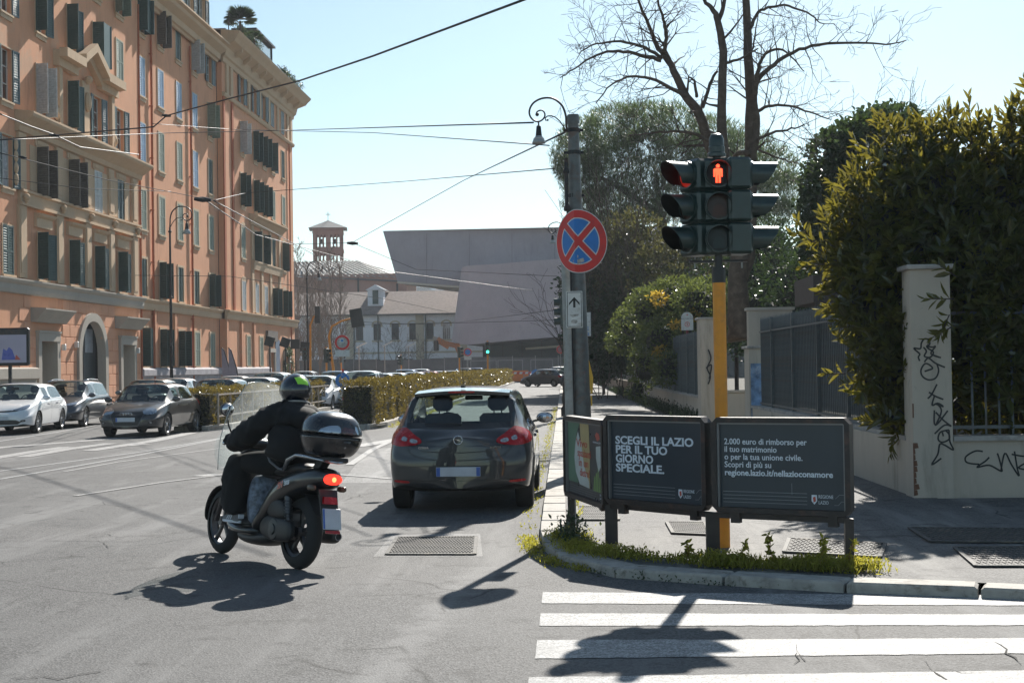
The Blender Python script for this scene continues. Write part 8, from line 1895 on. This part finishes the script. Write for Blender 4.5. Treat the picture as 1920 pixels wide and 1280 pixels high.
lab = [(small,378,47,pg,pgr,178,'dark hatchback behind the ringed badge car beside the hedge'),
 (small,300,56,psv,pgr,181,'silver hatchback far behind the estate car by the building'),
 (small,452,52,pw,pgr,178,'white hatchback showing its roof over the hedge left of the rider'),
 (suv,490,62,psv,pw,180,'silver high roofed car whose roof shows left of the helmet'),
 (small,545,66,pg,pgr,179,'dark car hidden behind the rider helmet'),
 (small,578,60,pw,pgr,178,'white hatchback just right of the helmet'),
 (suv,614,70,pbl,pw,179,'blue car left of the round sign post'),
 (small,700,74,pw,pgr,178,'white hatchback right of the white off roader'),
 (small,727,80,psv,pgr,178,'pale silver car third right of the sign post'),
 (suv,752,92,pbl,pw,179,'dark blue car further along the row'),
 (small,765,88,psv,pgr,178,'silver car in the middle of the far row'),
 (small,795,100,prd,pgr,178,'red car between silver ones in the far row'),
 (suv,782,110,pw,pw,179,'white high car at the back of the far row'),
 (small,815,104,psv,pgr,178,'pale car right of the red one'),
 (small,840,112,pw,pgr,178,'white car near the end of the far row'),
 (suv,866,128,pg,pw,179,'dark car roof near the end of the far row'),
 (small,520,84,psv,pgr,181,'pale car by the shops beyond the banners'),
 (suv,560,92,pw,pw,181,'white car by the corner of the orange building'),
 (small,420,70,pw,pgr,181,'white car in front of the left banner')]
for src, px, Y, pm2, sp_, rot, lb in lab: dupcar(src, lb, px, Y, pm2, sp_, rot)
bvw = dupcar(suv, 'blue high roofed car stopped near the far signals', 884+6, 140, pbl, pw, 180)
f1 = dupcar(suv, 'dark blue off roader parked across the far end of the kerb', 1048, 146, pg, pw, 112); f1.location.x = at(1056,700,146).x+1.2
f2 = dupcar(small, 'black car parked beyond the thick grey pole', 1100, 120, pg, pgr, 60); f2.location.x = at(1096,700,120).x-1.5
# ---------------------------------------------------------------- scooter and rider (own frame: x right, y forward, z up; leans a little to the right)
R0 = gp(558,1067); F0 = gp(415,1037); hd = (F0-R0); yawS = math.atan2(-hd.x, hd.y); SS = hd.length/1.50; LEAN = math.radians(7)
def sframe(o): o.location = (R0.x, R0.y, 0); o.rotation_euler = (0, LEAN, yawS); o.scale = (SS,)*3
scoot = empty('motor_scooter', label='big dark motor scooter with a black top case and lit red tail lamp', cat='scooter'); sframe(scoot)
PMS = paint('scooter_dark_brown', (0.007,0.0068,0.007), .3, .05, .01); PMB = paint('scooter_case_black', (0.012,0.012,0.014), .18, .1, .03)
PM_SIL = mat('silver_grab_rail', (0.42,0.43,0.45), .25, .9, var=.1)
def skinloft(name, secs, m, par, lv=2, cap=True):
    """secs: list of rings (each a list of points, same count)"""
    n = len(secs[0]); V = [p for s in secs for p in s]; F = [(i*n+j, i*n+(j+1)%n, (i+1)*n+(j+1)%n, (i+1)*n+j) for i in range(len(secs)-1) for j in range(n)]
    if cap: F += [tuple(reversed(range(n))), tuple((len(secs)-1)*n+j for j in range(n))]
    b = MB().add(V, F); o = b.build(name, m, par); 
    if lv: subsurf(o, lv)
    o.data.shade_smooth(); return o
def ell(y, z0, z1, hw, p=2.6, n=12, cx=0, ty=0.0):
    c = (z0+z1)/2; h = (z1-z0)/2; out = []
    for j in range(n):
        a = 2*PI*j/n; ca, sa = math.cos(a), math.sin(a); out.append((cx+math.copysign(abs(ca)**(2/p),ca)*hw, y+ty*sa, c+math.copysign(abs(sa)**(2/p),sa)*h))
    return out
def bike_wheel(y, r, w, nm_par, spokes=5):
    o = empty('wheel', (0,y,r), parent=nm_par); Mx = Matrix.Rotation(PI/2,4,'Y'); m = MB(); rr = w/2
    m.lathe([(r-w*.85+rr*(1-math.cos(a))*0+ (w*.85)*math.sin(a/2)**.7 if False else r-w*.80+w*.80*math.sin(PI*i/10), -rr*math.cos(PI*i/10)) for i, a in enumerate([0]*11)], 44, 0, Mx, False); m.build('tyre', M_RUBBER, o, smooth=True)
    m = MB(); m.lathe([(r-w*.76,-w*.36),(r-w*.95,-w*.26),(r-w*.95,w*.26),(r-w*.76,w*.36)], 40, 0, Mx, False); m.lathe([(.045,-.05),(.045,.05)], 16, 0, Mx)
    for i in range(spokes): a = 2*PI*i/spokes+.3; m.bar((0,math.cos(a)*.03,math.sin(a)*.03),(0,math.cos(a)*(r-w*.93),math.sin(a)*(r-w*.93)),.028,.03, up=(1,0,0))
    m.build('rim', M_ALLOYD, o, ang=40); m = MB(); m.lathe([(.12,.045),(.075,.045),(.075,.05),(.12,.05),(.12,.045)], 28, 0, Mx, False); m.build('brake_disc', M_ALLOY, o); return o
bike_wheel(0, .325, .135, scoot); bike_wheel(1.50, .315, .11, scoot)
# rear cowl under the seat sweeping down to the foot rest
secs = [ell(-.47,.80,.86,.05),ell(-.43,.73,.90,.115),ell(-.32,.70,.915,.155),ell(-.12,.66,.90,.185),ell(.10,.57,.86,.20),ell(.28,.47,.80,.20),ell(.42,.36,.66,.19),ell(.54,.28,.48,.19),ell(.64,.25,.36,.20)]
cowl = skinloft('rear_cowl', secs, PMS, scoot)
skinloft('seat', [ell(-.16,.86,.90,.08),ell(-.10,.84,.94,.13),ell(.05,.82,.93,.15),ell(.18,.80,.90,.155),ell(.28,.80,.88,.16),ell(.45,.79,.87,.155),ell(.62,.76,.85,.12),ell(.68,.74,.82,.07)], mat('seat_vinyl', (0.014,0.014,0.015), .5), scoot)
skinloft('floor_board', [ell(.55,.24,.33,.16,3.5),ell(.66,.23,.33,.215,3.5),ell(.85,.23,.32,.225,3.5),ell(1.05,.25,.36,.21,3.5),ell(1.16,.32,.46,.17,3.5)], PMS, scoot)
skinloft('belly_pan', [ell(.30,.20,.34,.10),ell(.5,.15,.30,.15),ell(.8,.14,.26,.16),ell(1.05,.18,.30,.13)], M_PLASTIC, scoot)
# leg shield and nose
def sh(z, y, hw, t, n=12): return [(math.cos(2*PI*j/n)*hw, y + math.sin(2*PI*j/n)*t - .10*(math.cos(2*PI*j/n)**2), z) for j in range(n)]
skinloft('leg_shield', [sh(.28,1.14,.17,.05),sh(.42,1.15,.23,.07),sh(.62,1.13,.25,.09),sh(.82,1.10,.235,.10),sh(.95,1.06,.20,.09),sh(1.02,1.02,.15,.06)], PMS, scoot)
skinloft('front_fender', [[(math.cos(2*PI*j/10)*w_, 1.50+ (.345)*math.cos(a)+.012*math.sin(2*PI*j/10)*math.cos(a), .315+.345*math.sin(a)+.012*math.sin(2*PI*j/10)*math.sin(a)) for j in range(10)] for a, w_ in ((-.1,.05),(.3,.07),(.8,.075),(1.3,.075),(1.8,.075),(2.3,.07),(2.8,.06))], PMS, scoot)
m = MB()
for s in (-1,1): m.tube([(s*.085,1.50,.315),(s*.085,1.34,.72)], .024, 8)
m.build('fork', M_ALLOYD, scoot, smooth=True)['kind'] = 'stuff'
m = MB(); m.tube([(0,1.20,.95),(0,1.06,1.06)], .035, 8); m.tube([(-.36,.90,1.055),(-.24,.98,1.09),(0,1.04,1.08),(.24,.98,1.09),(.36,.90,1.055)], .013, 8); m.build('handlebar', M_BLACKM, scoot, smooth=True)
skinloft('handlebar_cover', [ell(.93,1.03,1.10,.10),ell(1.0,1.0,1.14,.19),ell(1.08,1.0,1.14,.20),ell(1.15,1.02,1.12,.12)], PMS, scoot)
for s in (-1,1): m = MB(); m.tube([(s*.38,.885,1.053),(s*.27,.965,1.08)], .020, 10); m.build('grip', M_RUBBER, scoot, smooth=True); m = MB(); m.ball((s*.39,.88,1.05),.018,8); m.build('bar_end', M_CHROME, scoot, smooth=True)
# mirrors
for s in (-1,1):
    m = MB(); m.tube([(s*.24,1.0,1.10),(s*.30,1.01,1.22),(s*.325,1.0,1.30)], .008, 6); st_ = m.build('mirror_stalk', M_BLACKM, scoot, smooth=True)
    m = MB(); m.ball((s*.335,1.0,1.36),.085,14,0,(.85,.42,.72)); m.build('mirror_shell', PMB, st_, smooth=True); m = MB(); m.ball((s*.335,.975,1.36),.074,14,0,(.85,.25,.72)); m.build('mirror_glass', M_CHROME, st_, smooth=True)
# windscreen, curved sheet with real thickness
rows = []
for i in range(9):
    v = i/8; z = .80+.80*v; hw = .30+.06*math.sin(PI*min(v*1.1,1)) - .10*max(0,v-.75)*4*.55; y0 = 1.30-.30*v
    rows.append([(hw*u, y0-.16*u*u, z+(.05*(1-u*u) if i == 8 else 0)) for u in [-1+2*k/10 for k in range(11)]])
V = [p for r_ in rows for p in r_]; b = MB().add(V, [(i*11+j, i*11+j+1, (i+1)*11+j+1, (i+1)*11+j) for i in range(8) for j in range(10)]); ws = b.build('windscreen', G_SCREEN, scoot, smooth=True)
m = MB(); e = [rows[i][0] for i in range(9)] + rows[8][1:-1] + [rows[i][10] for i in range(8,-1,-1)]; m.tube(e, .0035, 5); m.build('windscreen_edge', mat('clear_edge', (0.5,0.53,0.53), .2), ws, smooth=True)
# hand deflector (lower clear wing at the left grip)
m = MB(); n = 14; m.add([(-.22,1.10,.98)] + [(-.30-.13*math.cos(2*PI*i/n), 1.04-.05*math.cos(2*PI*i/n), 1.0+.17*math.sin(2*PI*i/n)) for i in range(n)], [(0,1+i,1+(i+1)%n) for i in range(n)]); m.build('hand_deflector', G_SCREEN, scoot, smooth=True)
# engine, belt case, shock, exhaust, fender
m = MB(); Mx = Matrix.Translation((-.125,.22,.33)) @ Matrix.Rotation(-PI/2,4,'Y'); m.lathe([(.100,0),(.100,.03),(.088,.042),(.05,.045),(.046,.055),(.02,.058),(.001,.058)], 28, 0, Mx); m.build('clutch_cover', mat('cast_alloy_grey', (0.055,0.058,0.062), .38, .7, var=.2), scoot, ang=35)
skinloft('belt_case', [ell(-.08,.26,.40,.035,3,cx=-.125),ell(0,.23,.43,.045,3,cx=-.125),ell(.15,.22,.45,.05,3,cx=-.12),ell(.35,.22,.46,.055,3,cx=-.115),ell(.48,.26,.44,.05,3,cx=-.11),ell(.55,.30,.40,.03,3,cx=-.1)], M_PLASTIC, scoot)
skinloft('air_box', [ell(.02,.44,.52,.03,3,cx=-.13),ell(.10,.42,.60,.05,3,cx=-.13),ell(.28,.42,.62,.055,3,cx=-.13),ell(.40,.44,.56,.04,3,cx=-.12)], M_PLASTIC, scoot)
m = MB(); m.bbox(-.10,.11,.1,.6,.24,.52,.04); m.build('engine', M_ALLOYD, scoot, ang=40)
for s in (-1,1):
    m = MB(); m.tube([(s*.125,-.01,.34),(s*.125,.04,.52)], .022, 10); m.tube([(s*.125,.03,.48),(s*.125,.08,.68)], .032, 12)
    for i in range(7): t = i/7; m.lathe([(.036,0),(.041,.006),(.036,.012)], 12, 0, Matrix.Translation((s*.125,.015+.055*t,.42+.19*t)), False)
    m.build('shock_absorber', M_ALLOYD, scoot, ang=50)
skinloft('exhaust_silencer', [ell(-.34,.27,.37,.04,2.2,cx=.17),ell(-.30,.25,.39,.062,2.2,cx=.17),ell(-.05,.24,.39,.068,2.2,cx=.17),ell(.15,.24,.36,.05,2.2,cx=.15),ell(.3,.22,.28,.025,2.2,cx=.12)], M_PLASTIC, scoot)
m = MB(); Mx = Matrix.Translation((.17,-.345,.32)) @ Matrix.Rotation(PI/2,4,'X'); m.lathe([(.03,0),(.034,.012),(.026,.012),(.022,-.02)], 16, 0, Mx, False); m.build('exhaust_tip', M_CHROME, scoot)
skinloft('rear_fender', [[(math.cos(2*PI*j/10)*w_, .375*math.cos(a)+.010*math.sin(2*PI*j/10)*math.cos(a), .325+.375*math.sin(a)+.010*math.sin(2*PI*j/10)*math.sin(a)) for j in range(10)] for a, w_ in ((.9,.06),(1.4,.085),(1.9,.09),(2.4,.09),(2.75,.085))], M_PLASTIC, scoot)
m = MB(); m.prism([(-.09,-.40,.72),(.09,-.40,.72),(.075,-.52,.36),(-.075,-.52,.36)], (0,.02,0)); m.build('plate_bracket', M_PLASTIC, scoot)
Mp = Matrix.Translation((0,-.505,.475)) @ Matrix.Rotation(math.radians(-14),4,'X')
m = MB(); m.bbox(-.09,.09,-.004,.0,-.09,.09,.002,0,Mp); pl_ = m.build('number_plate', M_PLATE, scoot); m = MB(); m.box(-.088,-.070,-.006,-.005,-.085,.085,0,Mp); m.build('plate_band', M_PLBLUE, scoot)
m = MB(); m.box(-.07,.07,-.012,.0,-.125,-.10,0,Mp); m.build('plate_reflector', M_REDL, scoot)
m = MB(); m.prism([(-.07,-.47,.60),(.07,-.47,.60),(.06,-.45,.66),(-.06,-.45,.66)], (0,.05,0)); m.build('lower_red_lens', M_REDL, scoot)
def lamp_shape(name, x0, x1, y, z0, z1, m_, par): return skinloft(name, [ell(y-.03,z0+.02,z1-.02,(x1-x0)/2-.02,2.5,12,(x0+x1)/2),ell(y-.015,z0,z1,(x1-x0)/2,2.5,12,(x0+x1)/2),ell(y+.10,z0,z1,(x1-x0)/2,2.5,12,(x0+x1)/2)], m_, par, 1)
tlm = lamp_shape('tail_lamp', -.088, .088, -.475, .760, .862, E_TAIL, scoot); m = MB(); m.ball((-.01,-.503,.81),.022,10,0,(1,.4,1)); m.build('lamp_core', E_TAILC, tlm, smooth=True)
for s in (-1,1): lamp_shape('rear_indicator', s*.15-.03, s*.15+.03, -.40, .70, .76, mat('smoked_lens_%d' % s, (0.10,0.07,0.05), .2), scoot)
# grab rail and carrier
for s in (-1,1): m = MB(); m.tube([(s*.17,.10,.86),(s*.185,.02,.95),(s*.185,-.12,.995),(s*.17,-.30,.985),(s*.11,-.46,.965),(0,-.52,.955)], [.022,.024,.018,.015,.013,.011], 8); m.build('grab_rail', PM_SIL, scoot, smooth=True)
m = MB(); m.bbox(-.12,.12,-.50,-.12,.96,1.0,.01); m.bar((0,-.2,.88),(0,-.3,.98),.08); m.build('case_carrier', M_PLASTIC, scoot)
# side lettering
hh = mk('lettering', text_mesh('SH', .075, .003, .001, shear=.35), M_PRED, scoot); hh.matrix_local = Matrix.Translation((-.212,.12,.685)) @ Matrix.Rotation(math.radians(-90),4,'Z') @ Matrix.Rotation(PI/2,4,'X') @ Matrix.Rotation(math.radians(15),4,'Z')
h2 = mk('lettering', text_mesh('300i', .055, .001, .001, shear=.35), M_PWHITE, scoot); h2.matrix_local = Matrix.Translation((-.212,.01,.72)) @ Matrix.Rotation(math.radians(-90),4,'Z') @ Matrix.Rotation(PI/2,4,'X') @ Matrix.Rotation(math.radians(12),4,'Z')
# top case: own thing resting on the carrier
tc = empty('top_case', label='glossy black scooter top case with silver lid panels behind the rider', cat='top case'); sframe(tc)
cx_, cy_, cz_ = .02, -.33, 1.15
def cring(z, hx, hy, yo=0, n=20): return [(cx_+math.copysign(abs(math.cos(2*PI*j/n))**.72,math.cos(2*PI*j/n))*hx, cy_+yo+math.copysign(abs(math.sin(2*PI*j/n))**.78,math.sin(2*PI*j/n))*hy, z) for j in range(n)]
base = skinloft('case_base', [cring(cz_-.150,.14,.13,.03),cring(cz_-.140,.20,.17,.02),cring(cz_-.06,.25,.21),cring(cz_+.02,.27,.225),cring(cz_+.03,.27,.225)], PMB, tc, 2)
skinloft('case_seam', [cring(cz_+.022,.272,.228),cring(cz_+.030,.276,.232),cring(cz_+.038,.272,.228)], M_PLASTIC, tc, 1)
lid = skinloft('case_lid', [cring(cz_+.033,.268,.223),cring(cz_+.06,.265,.22),cring(cz_+.14,.250,.205,.01),cring(cz_+.20,.21,.175,.02),cring(cz_+.235,.14,.12,.03),cring(cz_+.245,.06,.05,.03)], PMB, tc, 2)
bm = bmesh.new(); bm.from_mesh(lid.data); bl_ = BVHTree.FromBMesh(bm); bm.free()
Mlid = mat('case_silver_panel', (0.42,0.47,0.52), .18, .75, var=.15, scale=6); Mred2 = mat('case_red_reflector', (0.07,0.012,0.014), .12, coat=1)
decal(bl_, 'silver_panel', [(-.22,cy_-.25,cz_+.07),(-.20,cy_-.25,cz_+.13),(-.05,cy_-.25,cz_+.15),(-.02,cy_-.25,cz_+.10),(-.05,cy_-.25,cz_+.07)], (.25,1,-.5), Mlid, tc, .003, 5, 2)
decal(bl_, 'red_reflector', [(.0,cy_-.25,cz_+.075),(.03,cy_-.25,cz_+.13),(.14,cy_-.25,cz_+.12),(.15,cy_-.25,cz_+.06)], (-.1,1,-.4), Mred2, tc, .003, 5, 2)
decal(bl_, 'silver_panel', [(.165,cy_-.2,cz_+.06),(.15,cy_-.2,cz_+.13),(.23,cy_-.1,cz_+.10),(.25,cy_-.1,cz_+.06)], (-.6,1,-.3), Mlid, tc, .003, 5, 2)
bm = bmesh.new(); bm.from_mesh(base.data); bb_ = BVHTree.FromBMesh(bm); bm.free()
decal(bb_, 'case_latch', [(.02,cy_-.3,cz_-.005),(.09,cy_-.3,cz_-.005),(.09,cy_-.3,cz_-.022),(.02,cy_-.3,cz_-.022)], (0,1,0), M_CHROME, tc, .004, 2, 1); decal(bb_, 'key_lock', [(.05+.010*math.cos(a),cy_-.3,cz_-.060+.010*math.sin(a)) for a in (0,1,2,3,4,5)], (0,1,0), M_CHROME, tc, .004, 2, 1)
# shopping bag between the rider's shins
bgm = mat('plastic_bag_blue_white', (0.16,0.19,0.24), .5, var=.7, scale=18)
bag = empty('plastic_bag', label='crumpled pale blue plastic bag standing on the scooter floor between the shins', cat='bag'); sframe(bag)
sb = skinloft('bag_body', [[(.13*math.cos(2*PI*j/10)*k+random.uniform(-.012,.012)-.06, .66+.09*math.sin(2*PI*j/10)*k+random.uniform(-.01,.01), z) for j in range(10)] for z, k in ((.33,.9),(.42,1.2),(.55,1.25),(.70,1.2),(.80,.8))], bgm, bag, 1)
# ---------------------------------------------------------------- rider
rider = empty('person', label='person in black jacket, trousers and dark helmet riding the scooter, holding the handlebar', cat='person'); rider.location = scoot.location; rider.rotation_euler = scoot.rotation_euler; rider.scale = (SS,)*3
M_JKT = mat('black_jacket', (0.007,0.007,0.0078), .85, var=.3, scale=7, bmp=.5, bscale=14); M_TRS = mat('black_trousers', (0.007,0.0068,0.007), .9, var=.35, scale=9, bmp=.5, bscale=12)
M_GLV = mat('black_glove', (0.012,0.012,0.012), .6, var=.3); M_SHOE = mat('grey_suede', (0.17,0.165,0.165), .8, var=.15); M_STR = mat('shoe_white', (0.62,0.64,0.68), .5); M_HELM = paint('helmet_navy_black', (0.010,0.013,0.022), .15, .2, .02); M_HIVIS = mat('hi_vis_green', (0.35,0.80,0.06), .5)
M_SKIN = mat('skin', (0.38,0.22,0.16), .55, var=.1)
def skinned(name, joints, edges, m, lv=2, root=0, par=rider):
    me = bpy.data.meshes.new(name); me.from_pydata([j[:3] for j in joints], edges, []); o = bpy.data.objects.new(name, me); COL.objects.link(o)
    md = o.modifiers.new('k','SKIN'); md.use_smooth_shade = True
    for i, j in enumerate(joints): sv = me.skin_vertices[0].data[i]; sv.radius = (j[3], j[4] if len(j) > 4 else j[3]); sv.use_root = (i == root)
    s = o.modifiers.new('s','SUBSURF'); s.levels = lv; s.render_levels = lv; bake(o); o.data.materials.clear(); o.data.materials.append(m); o.data.shade_smooth(); o.parent = par; o.name = name; return o
# body: one continuous figure, hips to neck to wrists and ankles
J = [(.0,.27,.92,.155,.135),(0,.25,1.05,.150,.130),(0,.26,1.18,.155,.135),(.01,.32,1.30,.165,.13),(.015,.365,1.385,.10,.09),(.02,.40,1.45,.062,.062),(.025,.42,1.52,.07,.07),
 (-.15,.38,1.36,.085,.085),(-.235,.41,1.315,.078,.075),(-.30,.53,1.205,.068),(-.345,.64,1.115,.060),(-.345,.77,1.09,.053),(-.335,.875,1.075,.042),
 (.14,.38,1.36,.085,.085),(.215,.41,1.31,.078,.075),(.285,.53,1.205,.068),(.335,.64,1.12,.060),(.34,.77,1.09,.053),(.335,.875,1.075,.042),
 (-.10,.36,.90,.150,.125),(-.18,.58,.90,.135,.120),(-.25,.80,.88,.115,.11),(-.265,.87,.68,.072,.075),(-.255,.84,.50,.062,.07),(-.245,.80,.415,.052,.055),
 (.10,.42,.895,.115,.10),(.16,.62,.89,.10,.095),(.20,.84,.87,.083,.08),(.20,.87,.68,.070),(.19,.84,.50,.06),(.19,.80,.415,.05)]
Eg = [(0,1),(1,2),(2,3),(3,4),(4,5),(5,6),(3,7),(7,8),(8,9),(9,10),(10,11),(11,12),(3,13),(13,14),(14,15),(15,16),(16,17),(17,18),(0,19),(19,20),(20,21),(21,22),(22,23),(23,24),(0,25),(25,26),(26,27),(27,28),(28,29),(29,30)]
body = skinned('body', J, Eg, M_TRS, 2)
# jacket: padded shell over torso and arms with hem, collar and hood
JJ = [(-.04,.26,.93,.265,.20),(-.04,.24,1.00,.265,.21),(-.03,.235,1.10,.26,.21),(-.01,.255,1.21,.25,.20),(.01,.30,1.305,.235,.18),(.015,.35,1.385,.165,.14),(.02,.385,1.44,.105,.105),
 (-.15,.31,1.345,.135,.13),(-.255,.36,1.29,.125,.12),(-.315,.48,1.19,.120),(-.35,.61,1.09,.118),(-.355,.73,1.075,.100),(-.345,.83,1.07,.080),
 (.16,.31,1.345,.135,.13),(.25,.36,1.29,.125,.12),(.31,.48,1.20,.115),(.35,.61,1.11,.108),(.35,.73,1.09,.095),(.345,.83,1.07,.078)]
JE = [(0,1),(1,2),(2,3),(3,4),(4,5),(5,6),(4,7),(7,8),(8,9),(9,10),(10,11),(11,12),(4,13),(13,14),(14,15),(15,16),(16,17),(17,18)]
jk = skinned('jacket', JJ, JE, M_JKT, 3)
dt_ = bpy.data.textures.new('folds', 'CLOUDS'); dt_.noise_scale = .09; dm_ = jk.modifiers.new('d','DISPLACE'); dm_.texture = dt_; dm_.strength = .075; dm_.mid_level = .5; bake(jk); jk.data.shade_smooth(); jk.parent = rider
hood = skinloft('hood', [[(math.cos(2*PI*j/12)*hw, yy+math.sin(2*PI*j/12)*hy, zz) for j in range(12)] for zz, yy, hw, hy in ((1.22,.12,.08,.03),(1.27,.12,.16,.06),(1.34,.15,.185,.10),(1.40,.22,.165,.12),(1.445,.29,.12,.11))], M_JKT, rider, 2)
m = MB(); m.tube([(-.105,.30,1.465),(-.06,.245,1.475),(.02,.22,1.480),(.09,.245,1.475),(.135,.30,1.465)], .009, 6); m.build('collar_piping', mat('grey_piping', (0.35,0.33,0.31), .7), rider, smooth=True)
m = MB(); m.tube([(-.235,.34,1.0),(-.235,.26,.92),(-.205,.15,.865),(-.15,.10,.85)], .010, 6); m.build('jacket_hem', mat('grey_hem', (0.14,0.145,0.16), .7), rider, smooth=True)
# loose trouser cloth round the left shin
skinloft('trouser_leg', [[(-.255+math.cos(2*PI*j/12)*a_, yy+math.sin(2*PI*j/12)*b_, zz) for j in range(12)] for zz, yy, a_, b_ in ((.41,.81,.095,.135),(.46,.82,.105,.155),(.60,.84,.115,.165),(.75,.84,.125,.18),(.88,.80,.125,.18),(.97,.74,.09,.12))], M_TRS, rider, 2)
tl2 = rider.children[-1]; d2 = tl2.modifiers.new('d','DISPLACE'); d2.texture = dt_; d2.strength = .05; d2.mid_level = .5; bake(tl2)
# helmet
hz, hy_ = 1.582, .40
m = MB(); m.ball((0,hy_,hz),.145,28,0,(.95,1.10,1.03)); helm = m.build('helmet', M_HELM, rider, smooth=True); helm.location.x = .03
bmh = bmesh.new(); bmh.from_mesh(helm.data); bmesh.ops.bisect_plane(bmh, geom=bmh.verts[:]+bmh.edges[:]+bmh.faces[:], plane_co=(0,hy_,hz-.115), plane_no=(0,.25,-1), clear_outer=True); bmh.to_mesh(helm.data); bh = BVHTree.FromBMesh(bmh); bmh.free(); helm.data.shade_smooth()
m = MB(); m.lathe([(.108,0),(.114,-.012),(.108,-.022),(.095,-.015)], 28, 0, Matrix.Translation((0,hy_-.005,hz-.098)) @ Matrix.Diagonal((1,1.15,1,1)), False); m.build('helmet_rim', M_PLASTIC, helm, smooth=True)
decal(bh, 'green_patch', [(-.070,hy_-.3,hz+.180),(.0,hy_-.3,hz+.190),(.048,hy_-.3,hz+.140),(.050,hy_-.3,hz+.100),(-.058,hy_-.3,hz+.105)], (0,1,-.35), M_HIVIS, helm, .002, 6, 1, .001)
decal(bh, 'helmet_vent', [(-.065,hy_-.3,hz-.035),(.065,hy_-.3,hz-.035),(.075,hy_-.3,hz-.062),(-.075,hy_-.3,hz-.062)], (0,1,0), M_PLASTIC, helm, .004, 4, 2)
decal(bh, 'visor', [(-.11,hy_+.3,hz+.05),(0,hy_+.3,hz+.06),(.11,hy_+.3,hz+.05),(.11,hy_+.3,hz-.05),(0,hy_+.3,hz-.06),(-.11,hy_+.3,hz-.05)], (0,-1,0), G_CARS, helm, .004, 6, 2)
# face behind the visor, turned forward
m = MB(); m.ball((.03,hy_+.085,hz-.02),.075,14,0,(.9,.8,1.2)); m.ball((.03,hy_+.152,hz-.03),.016,8,0,(.8,1,1.4)); fc = m.build('face', M_SKIN, rider, smooth=True)
# hands: gloved, five fingers closed round each grip
for s in (-1,1):
    ax_ = Vector((s*.11,-.08,-.027)).normalized(); c = Vector((s*.335,.918,1.066)); fw = Vector((0,1,.1)); fw = (fw-ax_*fw.dot(ax_)).normalized(); up = ax_.cross(fw); up = up if up.z > 0 else -up
    j = [tuple(c-fw*.075+up*.012)+(.030,.024), tuple(c-fw*.035+up*.026)+(.036,.020), tuple(c-fw*.004+up*.036)+(.036,.016)]
    skinned('hand', j, [(0,1),(1,2)], M_GLV, 2)
    for k, L_ in enumerate((.9,1.0,.96,.80)):
        o_ = ax_*(.030-.020*k)*1.0; b_ = c+o_; pts = [b_-fw*.006+up*.034, b_+fw*.026*L_+up*.026, b_+fw*.034*L_-up*.006, b_+fw*.016*L_-up*.028]
        skinned('finger', [tuple(p)+(.0092-.0008*q,) for q, p in enumerate(pts)], [(0,1),(1,2),(2,3)], M_GLV, 1)
    b_ = c-ax_*.038; pts = [b_-fw*.045+up*.012, b_-fw*.026-up*.012, b_+fw*.002-up*.028]; skinned('thumb', [tuple(p)+(.0105-.001*q,) for q, p in enumerate(pts)], [(0,1),(1,2)], M_GLV, 1)
# shoes
def shoe(x, y, z, yaw, pitch):
    s_ = empty('shoe', (x,y,z), parent=rider); s_.rotation_euler = (pitch,0,yaw)
    def rg(y, w, h, z0=.028): return [(math.copysign(abs(math.cos(2*PI*j/12))**.8,math.cos(2*PI*j/12))*w, y, z0+max(math.sin(2*PI*j/12),-.15)*h) for j in range(12)]
    skinloft('upper', [rg(-.095,.022,.04),rg(-.08,.034,.075),rg(-.04,.038,.085),rg(.01,.038,.075),rg(.06,.042,.058),rg(.11,.045,.045),rg(.155,.038,.032),rg(.175,.015,.015)], M_SHOE, s_, 2)
    skinloft('sole', [[(math.cos(2*PI*j/20)*(.047 if math.sin(2*PI*j/20) > 0 else .041), .04+math.sin(2*PI*j/20)*.145, zz) for j in range(20)] for zz in (0,.006,.024,.030)], M_STR, s_, 1)
    for k in range(3):
        m = MB(); y0 = .0+.030*k
        for sx in (-1,1): m.prism([(sx*.0405,y0,.034),(sx*.0405,y0+.013,.034),(sx*.036,y0-.008,.088-.010*k),(sx*.036,y0-.021,.088-.010*k)], (sx*.004,0,0))
        m.build('stripe', M_STR, s_)
    m = MB(); m.bbox(-.03,.03,-.106,-.094,.045,.085,.004); m.build('heel_tab', M_STR, s_); return s_
shoe(-.25,.80,.335,.12,.0); shoe(.195,.82,.335,-.05,0)
# ---------------------------------------------------------------- thin air haze
hz_m = bpy.data.materials.new('air_haze'); hz_m.use_nodes = True; hn = hz_m.node_tree.nodes; hn.remove(hn['Principled BSDF']); pv = hn.new('ShaderNodeVolumePrincipled')
pv.inputs['Color'].default_value = (0.86, 0.93, 1.0, 1); pv.inputs['Density'].default_value = 0.00036; pv.inputs['Anisotropy'].default_value = 0.1
hz_m.node_tree.links.new(pv.outputs[0], hn['Material Output'].inputs['Volume'])
hb_ = MB(); hb_.box(-1600,1600,-500,3100,-1.2,85); hzo = hb_.build('haze', hz_m); hzo['kind'] = 'stuff'; hzo.display_type = 'WIRE'
